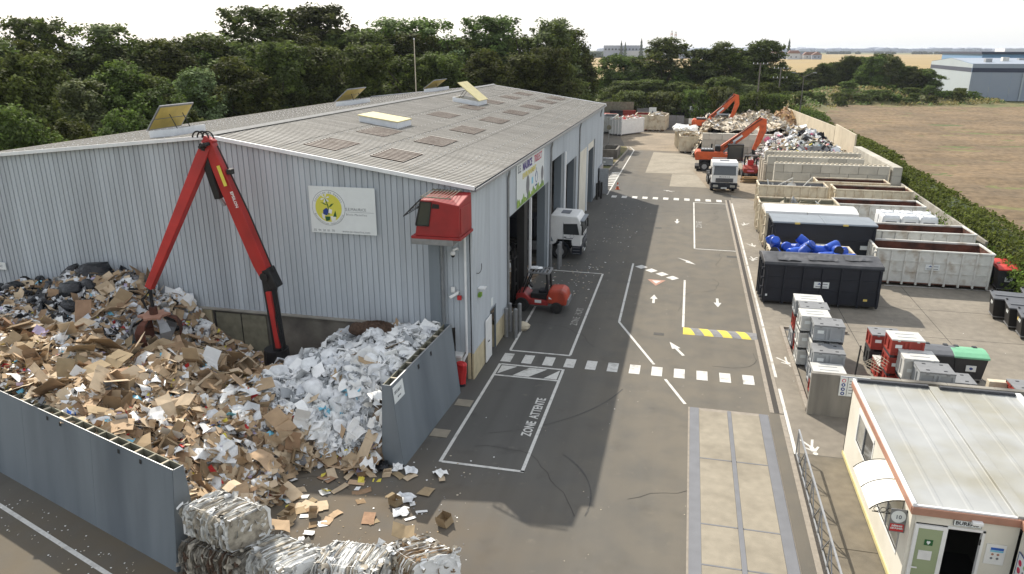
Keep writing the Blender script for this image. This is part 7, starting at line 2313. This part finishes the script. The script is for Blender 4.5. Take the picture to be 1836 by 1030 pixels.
for i in range(46000):
    y = 28 + 107 * (r_.random() ** 1.25)
    k = 1 if y < 100 else max(.6, 1 - (y - 100) / 80)
    s = r_.random()
    bulge = .28 * nz(y, 1, .45) + .14 * nz(y, 2, 1.6)
    if s < .40:
        x = hx(y) - 1.25 - bulge + r_.gauss(0, .10); z = r_.uniform(0, 2.1) * k; n = Vector((-1, 0, .3))
    elif s < .9:
        x = hx(y) + r_.uniform(-1.2, 1.3); z = (2.15 + bulge + .12 * nz(x, y, 1.5)) * k + r_.gauss(0, .10); n = Vector((0, 0, 1))
    else:
        x = hx(y) + 1.3 + r_.gauss(0, .12); z = r_.uniform(.2, 2.1) * k; n = Vector((1, 0, .3))
    n = (n + Vector((r_.gauss(0, .6), r_.gauss(0, .6), r_.gauss(0, .6)))).normalized()
    u = n.orthogonal().normalized(); w = n.cross(u); t = r_.uniform(0, 6.28)
    u, w = u * math.cos(t) + w * math.sin(t), w * math.cos(t) - u * math.sin(t)
    lf = .10 * (1 + .012 * (y - 28))
    u = u * lf * r_.uniform(.7, 1.3); w = w * lf * r_.uniform(.35, .7)
    q = Vector((x, y, z)); i0 = len(g.v)
    g.v.extend((tuple(q - u), tuple(q + w), tuple(q + u), tuple(q - w))); g.f.append((i0, i0 + 1, i0 + 2, i0 + 3)); g.m.append(0 if r_.random() < .7 else 1)
g.ob('foliage', ['leafhedge', 'leafmid'], hd, recalc=False, kind='stuff')
# creeper along the low wall
shrub_mass('creeper', 'leafy creeper spilling over the low wall by the open containers', [(18.9, 40), (18.8, 48), (18.9, 56), (19.0, 66)], 5200, 2.2, .12, ['leafmid', 'leafhedge'], .7)
# verge of dry weeds beside the stubble
shrub_mass('weeds', 'dry weeds along the hedge foot and field edge', [(22.6, 40), (22.9, 80), (24, 120), (24, 150)], 6000, .7, .16, ['leaflight', 'leafhedge'], 1.2)

# ------------------------------------------------------------------ island, posts and small things at the hall end
isl = struct(G().prism([(-18, 108.2), (-8.0, 107.0), (-7.7, 104), (-8.5, 84.6), (-9.6, 83.0), (-18, 84)], 'z', 0, .12).ob('grass_island', 'drygrass'), 'kerbed dry grass island at the far hall corner')
pts = [(-18, 108.2), (-8.2, 107.0), (-7.75, 104), (-8.45, 84.6), (-9.4, 83.0), (-14, 83.2)]
for a, b in zip(pts[:-1], pts[1:]):
    G().bar((a[0], a[1], .075), (b[0], b[1], .075), .18, .15).ob('kerb_edge', 'kerb', isl)
t = thing('concrete_trough', 'low brown concrete trough on the grass island', 'trough', loc=(-10.6, 94, .1))
for a in ((0, 2.2, 0, .25), (0, 2.2, 4.6, 4.85), (0, .25, .25, 4.6), (1.95, 2.2, .25, 4.6)):
    G().box(*a, 0, 1.15).ob('trough_wall', 'concdark', t)
palbox('grey box standing on the grass island', -8.95, 88.2, .1, 'boxgrey', 'boxlid', .9)
for (x, y, lb) in ((-10.84, 107.0, 'first round sign seen from behind on the grass island'), (-12.1, 106.2, 'second round sign post on the grass island partly behind the hall')):
    t = thing('round_sign', lb, 'sign', None, (x, y, .1))
    G().cyl((0, 0, 0), (0, 0, 2.9), .04, n=6).ob('post', 'galv', t); G().cyl((0, -.04, 2.6), (0, .0, 2.6), .34, n=16).ob('disc', 'greyin', t)
t = thing('metal_screen', 'grey metal screen panel at the far hall corner', 'screen', loc=(-7.95, 70.2, 0))
G().box(0, .95, 0, .08, .1, 2.5).ob('panel', 'galv', t); G().box(0, .08, 0, 3.2, .1, 2.5).ob('side_panel', 'galv', t)
def bollard(label, x, y, h=1.45, m_='steel', r=.10, g_='steel bollards guarding the hall doorways'):
    t = thing('bollard', label, 'bollard', g_, (x, y, 0))
    G().cyl((0, 0, 0), (0, 0, h), r, n=12).ob('post', m_, t, smooth=False)
    G().cyl((0, 0, h), (0, 0, h + .04), r, r * .6, n=12).ob('cap', m_, t)
for i, (x, y) in enumerate(((-7.86, 32.35), (-7.40, 32.35), (-7.86, 33.1), (-7.38, 33.15))):
    bollard(('outer left', 'outer right', 'inner left', 'inner right')[i] + ' bollard of the four beside the first doorway', x, y)
for i, (x, y) in enumerate(((-7.9, 44.5), (-7.35, 44.4), (-7.35, 45.0))):
    bollard(('wall side', 'front', 'rear')[i] + ' bollard of the three between the two hall doorways', x, y, 1.6)
for i, (x, y) in enumerate(((-7.75, 67.6), (-7.4, 68.2), (-7.7, 69.0))):
    bollard(('nearest', 'middle', 'farthest')[i] + ' dark bollard of the three at the last hall doorway', x, y, 1.5, 'dark')
t = thing('traffic_cone', 'small orange and white traffic cone by the hatched markings', 'cone', loc=(-6.35, 73.3, 0))
G().box(-.2, .2, -.2, .2, 0, .04).ob('base', 'orange', t); G().cyl((0, 0, .04), (0, 0, .72), .15, .035, 12).ob('cone', 'orange', t); G().cyl((0, 0, .34), (0, 0, .48), .108, .08, 12).ob('white_band', 'white', t)

# ------------------------------------------------------------------ far containers and stacks
FG = 'containers at the far end of the yard'
skip('rolloff_container', 'bright white container with a folded emblem, foremost of the far group', FG, (-9.7, 124.2, 0), R(58), 6.2, 2.4, 2.45, 'white', 'colgrey', ribs=1, plate=False)
skip('rolloff_container', 'cream container with open door end, second of the far group', FG, (-7.7, 132.6, 0), R(90), 5.8, 2.2, 2.6, 'whitedirty', 'boxred', ribs=4, plate=False)
skip('rolloff_container', 'cream container full of rubble, right end of the far group', FG, (-4.9, 132.4, 0), R(86), 6.0, 2.7, 2.5, 'whitedirty', 'rust', ribs=4, plate=False)
skip('rolloff_container', 'pale container with a slatted end at the far hall corner', FG, (-12.9, 127.5, 0), R(88), 5.6, 2.2, 2.6, 'whiteclean', 'colgrey', ribs=4, plate=False)
def top_fill(label, cx_, cy_, rz, L, W, z, mats, n=160):
    g_ = G(); Rm = Matrix.Translation((cx_, cy_, z)) @ Matrix.Rotation(rz, 4, 'Z')
    g_.box(-L / 2, L / 2, -W / 2, W / 2, -.6, -.1, 0, Rm)
    for i in range(n):
        v, f = sheet_piece(rg.uniform(.3, .7), rg.uniform(.2, .5), rg, 0, 1)
        q = Vector((rg.gauss(0, .5), rg.gauss(0, .5), 1)).normalized().to_track_quat('Z', 'Y').to_matrix().to_4x4()
        g_.add(v, f, rg.randrange(len(mats)), Rm @ Matrix.Translation((rg.uniform(-L / 2, L / 2) * .94, rg.uniform(-W / 2, W / 2) * .9, rg.uniform(-.1, .35))) @ q)
    stuff(g_.ob('container_fill', mats, recalc=False), label)
top_fill('white scrap filling the foremost far container', -9.7, 124.2, R(58), 5.9, 2.1, 2.5, ['foam', 'beige', 'paper', 'colred'])
top_fill('rubble filling the right far container', -4.9, 132.4, R(86), 5.7, 2.4, 2.5, ['rubble', 'foam', 'beige'])
g = G()
em = thing('folded_emblem', 'grey outline emblem printed on the bright white far container', 'emblem')
skip('baled_container', 'open cream container packed with wrapped bales beside the excavator, near end', None, (.35, 104.4, 0), R(93), 3.6, 2.5, 2.1, 'whitedirty', 'rubble', ribs=4, plate=False)
skip('baled_container', 'open cream container with a white film wrapped load, rear one beside the excavator', None, (-.15, 108.6, 0), R(96), 3.8, 2.5, 2.4, 'whitedirty', 'rubble', ribs=4, plate=False)
top_fill('paper and card filling the near packed container', .35, 104.4, R(93), 3.4, 2.3, 2.2, ['beige', 'card3', 'whitedirty', 'foam'])
bpy.data.objects.remove(em)
t = thing('white_film_heap', 'big crumpled white film over the load of the rear packed container', 'plastic film', loc=(-.2, 108.0, 2.5))
g = G()
for i in range(16):
    g.ball((rg.uniform(-1.2, 1.2), rg.uniform(-1.6, 1.6), rg.uniform(-.1, .35)), (rg.uniform(.4, .8), rg.uniform(.4, .8), rg.uniform(.25, .5)), 9, 6, .22)
g.ob('film', 'foam', t)
for i, (x, y, w_, d_, h_, m_, lb) in enumerate(((-15.2, 131, 3.0, 4, 2.5, 'boxred', 'dark red skip at the far left behind the white container'), (-11.6, 134.2, 2.4, 3, 2.9, 'boxred', 'red box container in the far left corner of the yard'), (-9.0, 138.4, 3.2, 3, 3.0, 'colgrey', 'grey box container in the far left corner of the yard'), (-13.5, 134, 2.2, 2.5, 2.9, 'navy', 'dark blue box container in the far left corner of the yard'))):
    t = thing('box_container', lb, 'container', None, (x, y, 0))
    G().box(0, w_, 0, d_, .15, h_).ob('body', m_, t, bev=.04)
    for k in range(5):
        G().box(w_ * k / 4 - .05, w_ * k / 4 + .05, -.07, 0, .1, h_).ob('rib', m_, t)
    G().box(-.05, w_ + .05, -.08, .05, h_, h_ + .1).ob('top_rail', m_, t)
t = thing('white_board_sign', 'white notice board with a small symbol above the far containers', 'sign', loc=(-6.9, 137.2, 0))
G().box(0, 1.3, 0, .08, 2.0, 3.4).ob('board', 'signpale', t); G().prism([(.4, 2.3), (.9, 2.3), (.65, 2.9)], 'y', -.02, 0).ob('symbol', 'inkgrey', t)
for x in (.1, 1.2):
    G().cyl((x, .05, 0), (x, .05, 2.0), .05, n=6).ob('post', 'galv', t)
t = thing('white_board_sign', 'small white board on two posts in the weeds beyond the yard', 'sign', loc=(.2, 140.5, 0))
G().box(0, 1.6, 0, .06, 2.6, 3.5).ob('board', 'signpale', t)
for x in (.15, 1.45):
    G().cyl((x, .03, 0), (x, .03, 2.6), .05, n=6).ob('post', 'galv', t)
t = thing('gate', 'dark grey metal gate beside the far cream containers', 'gate', loc=(-3.3, 135.6, 0))
for i in range(2):
    G().box(i * 1.35, i * 1.35 + 1.3, 0, .08, .1, 2.2).ob('gate_leaf', 'colgrey', t)
t = thing('notice_post', 'small white notice on a stake near the gate', 'sign', loc=(.5, 134, 0))
G().cyl((0, 0, 0), (0, 0, 1.2), .05, n=6).ob('stake', 'beige', t); G().box(-.35, .35, -.05, 0, 1.0, 1.9).ob('board', 'signpale', t)

# ------------------------------------------------------------------ poles and masts
t = thing('thin_mast', 'tall thin mast standing behind the hall roof', 'mast', loc=(-28.05, 75.5, 0))
G().cyl((0, 0, 0), (0, 0, 14.2), .09, .05, 8).ob('pole', 'beige', t); G().cyl((0, 0, 14.2), (0, 0, 14.2 + .2), .06, n=8).ob('tip', 'white', t)
def pole(label, x, y, h, arms):
    t = thing('utility_pole', label, 'pole', None, (x, y, 0))
    G().cyl((0, 0, 0), (0, 0, h), .15, .10, 8).ob('pole', 'pole', t)
    for z in arms:
        G().bar((-1.3, 0, z), (1.3, 0, z), .09).ob('cross_arm', 'pole', t)
        for xx in (-1.2, -.5, .5, 1.2):
            G().cyl((xx, 0, z), (xx, 0, z + .28), .07, .04, 6).ob('insulator', 'signpale', t)
pole('wooden pole with one cross arm in front of the far trees', 11.9, 143, 11.0, (10.8,))
pole('wooden pole with two cross arms right of the other pole', 16.2, 150, 10.1, (9.9, 8.2))
t = thing('street_lamp', 'double armed lamp post beside the grassy mound', 'lamp post', None, (21.7, 160, 0))
G().cyl((0, 0, 0), (0, 0, 8.2), .13, .08, 8).ob('pole', 'pole', t)
for s in (-1, 1):
    G().bar((0, 0, 8.1), (s * 1.7, 0, 8.9), .08).ob('arm', 'pole', t); G().box(min(s * 1.6, s * 2.3), max(s * 1.6, s * 2.3), -.12, .12, 8.85, 9.0).ob('lamp_head', 'galv', t)

# ------------------------------------------------------------------ far warehouse
fw = thing('far_warehouse', 'large blue grey warehouse with a dark navy band beyond the field', 'warehouse')
A0 = Vector((74.2, 231)); A1 = Vector((77.9, 282)); A2 = Vector((150, 223.0)); A3 = A2 + (A1 - A0)
def face(a, b, za, zb, name, m_, n, zt=None, off=0.0):
    d = (b - a); L = d.length; d.normalize(); nn = Vector((d.y, -d.x)) * off
    for i in range(n):
        p = a + d * (L * i / n) + nn; q = a + d * (L * (i + 1) / n - .03) + nn
        z0_ = zb if zt is None else zt(i / n); z1_ = zb if zt is None else zt((i + 1) / n)
        G().add([(p.x, p.y, za), (q.x, q.y, za), (q.x, q.y, z1_), (p.x, p.y, z0_)], [(0, 1, 2, 3)]).ob(name, m_, fw)
gab = lambda t: 9.5 + 1.3 * (1 - abs(t - .5) * 2)
face(A1, A0, 0, 7.4, 'wall_panel', 'whpanel', 12)
face(A1, A0, 7.4, 8.5, 'navy_band', 'whband', 1, None, .05)
face(A1, A0, 8.5, 9.5, 'upper_panel', 'whpanel', 12, gab)
face(A0, A2, 0, 7.4, 'wall_panel', 'whpanel2', 16)
face(A0, A2, 7.4, 8.5, 'navy_band', 'whband', 1, None, .05)
face(A0, A2, 8.5, 9.6, 'upper_panel', 'whpanel2', 16)
m0 = (A0 + A1) / 2; m2 = (A2 + A3) / 2
G().add([(A0.x, A0.y, 9.6), (A2.x, A2.y, 9.6), (m2.x, m2.y, 10.85), (m0.x, m0.y, 10.85)], [(0, 1, 2, 3)]).add([(A1.x, A1.y, 9.6), (A3.x, A3.y, 9.6), (m2.x, m2.y, 10.85), (m0.x, m0.y, 10.85)], [(0, 3, 2, 1)]).ob('roof', 'whpanel2', fw)
for k in range(5):
    p = A0.lerp(A2, .16 + k * .2)
    G().box(p.x - .2, p.x + .2, p.y - .35, p.y - .05, 0, 7.4).ob('downpipe', 'whpanel', fw)
for k in range(12):
    p = A0.lerp(A2, .06 + .075 * k) + Vector((.2, 6 + (k % 3) * 5))
    G().box(p.x, p.x + 1.6, p.y, p.y + 1.6, 9.8, 10.9 + .3 * (k % 2)).ob('roof_light', 'whiteclean' if k % 2 else 'galv', fw)
f2 = thing('far_blue_building', 'blue industrial hall behind the large grey warehouse', 'building')
G().box(106, 190, 322, 370, 0, 11.6).ob('wall', 'whblue', f2); G().box(105.5, 190, 321.5, 370.5, 11.6, 12.4).ob('roof_edge', 'whband', f2)
for k in range(5):
    G().box(116 + k * 12, 124 + k * 12, 330, 340, 12.4, 13.6).ob('roof_unit', 'white', f2)
for (x, y) in ((70.0, 276), (71.6, 277), (73.2, 276.5)):
    t = thing('straw_bale', 'round pale bale beside the far warehouse', 'bale', 'round bales beside the far warehouse', (x, y, 0))
    G().cyl((-.6, 0, .65), (.6, 0, .65), .65, n=12).ob('roll', 'beige', t)

# ------------------------------------------------------------------ far town and horizon
tb = thing('far_factory', 'long grey blue factory on the left horizon', 'building')
G().box(-134, -80, 1192, 1240, 0, 19).ob('wall', 'town', tb); G().box(-100, -66, 1188, 1192, 0, 11).ob('front_wing', 'townw', tb)
for k in range(12):
    G().box(-132 + k * 5.2, -129.5 + k * 5.2, 1191.2, 1192, 12, 14.5).ob('window', 'glass', tb)
t = thing('far_block', 'pale flat roofed block on the left horizon', 'building')
G().box(-52, -22, 1200, 1220, 0, 20).ob('wall', 'townw', t); G().box(-55, -53, 1198, 1200, 0, 24).ob('pylon', 'white', t); G().box(-40, -30, 1203, 1210, 20, 22.5).ob('plant_room', 'townw', t)
rr = random.Random(3)
def house(x, y, w_, h_, lb):
    t = thing('far_house', lb, 'house', 'small houses on the horizon', (x, y, 0))
    G().box(0, w_, 0, 9, 0, h_).ob('wall', 'townw' if rr.random() < .6 else 'town', t)
    G().prism([(-.6, h_), (w_ + .6, h_), (w_ / 2, h_ + 4)] if w_ < 14 else [(-.6, h_), (w_ + .6, h_), (w_ - 3, h_ + 4), (3, h_ + 4)], 'y', -.5, 9.5).ob('roof', 'townroof' if rr.random() < .5 else 'town', t)
    for k in range(2):
        G().box(w_ * (.25 + .4 * k), w_ * (.25 + .4 * k) + 1.4, -.12, 0, 2.2, 4).ob('window', 'glass', t)
for i in range(26):
    x = -20 + i * 7.2 + rr.uniform(-3, 3); y = 1150 + rr.uniform(-30, 90)
    house(x, y, rr.uniform(9, 20), rr.uniform(5, 8), 'small pale house among trees on the horizon')
for (x, h) in ((-32.7, 40.4), (-26.8, 38.8)):
    t = thing('lattice_mast', ('left' if x < -30 else 'right') + ' one of the two red and white lattice masts on the horizon', 'mast', None, (x, 1200, 0))
    for k in range(12):
        z = h * k / 12; z2 = h * (k + 1) / 12; m_ = 'townw' if k % 2 else 'coral'
        w0 = 1.7 * (1 - .35 * k / 12)
        gg = G()
        for sx_, sy_ in ((-1, -1), (1, -1), (1, 1), (-1, 1)):
            gg.bar((sx_ * w0, sy_ * w0, z), (sx_ * w0, sy_ * w0, z2), .7)
        gg.bar((-w0, -w0, z), (w0, -w0, z2), .45); gg.bar((w0, -w0, z), (-w0, -w0, z2), .45)
        gg.ob('lattice_section', m_, t)
# conifers and tree clumps of the horizon
cone = G()
for k in range(5):
    cone.cyl((0, 0, 2 + k * 3.4), (0, 0, 7.5 + k * 3.4), 3.4 - k * .55, .1, 8)
cme = cone.mesh('crown', 'leaffar')
ctr = G().cyl((0, 0, 0), (0, 0, 3), .5, n=6).mesh('trunk', 'bark')
for i, (x, h) in enumerate(((-106, 1.25), (-100, 1.15), (-76, 1.4), (-10, 1.1), (88, .9), (135, 1.35))):
    t = thing('conifer', ('first', 'second', 'third', 'fourth', 'fifth', 'sixth')[i] + ' pointed dark conifer from the left on the horizon', 'tree', 'conifers on the horizon', (x, 1180, 0))
    link(cme, 'crown', t, scale=(h, h, h)); link(ctr, 'trunk', t)
def skyline(name, label, y, x0, x1, n, h0, h1, m_):
    r = random.Random(int(y))
    g_ = G()
    for i in range(n):
        x = x0 + (x1 - x0) * r.random(); s = h0 + (h1 - h0) * (.5 + .5 * noise.noise(Vector((x * .01, y, 0)))) * r.uniform(.6, 1)
        g_.ball((x, y + r.uniform(-20, 20), s * .35), (s * r.uniform(.8, 1.8), s * .6, s * .65), 7, 4, .25, rg=r)
    stuff(g_.ob(name, m_, recalc=False), label)
skyline('distant_wood', 'line of distant trees beyond the golden field on the left', 1290, -420, 170, 300, 7, 15, 'leaffar')
skyline('distant_wood', 'thin line of woods on the far horizon', 2400, -900, 2600, 420, 5, 11, 'leaffar')
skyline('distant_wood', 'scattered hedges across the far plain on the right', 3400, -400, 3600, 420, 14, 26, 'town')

# ------------------------------------------------------------------ thin summer haze
hz = G().box(-11000, 11000, -11000, 11000, -1.2, 46).ob('haze', 'white')
hm = bpy.data.materials.new('haze'); hm.use_nodes = True
hn = hm.node_tree.nodes; hn.clear()
ho = hn.new('ShaderNodeOutputMaterial'); hv = hn.new('ShaderNodeVolumePrincipled')
hv.inputs['Color'].default_value = (.80, .86, .95, 1)
hv.inputs['Density'].default_value = 0.00009
hv.inputs['Anisotropy'].default_value = 0.2
hm.node_tree.links.new(hv.outputs[0], ho.inputs['Volume'])
hz.data.materials.clear(); hz.data.materials.append(hm)
stuff(hz, 'thin pale summer haze over the whole plain')
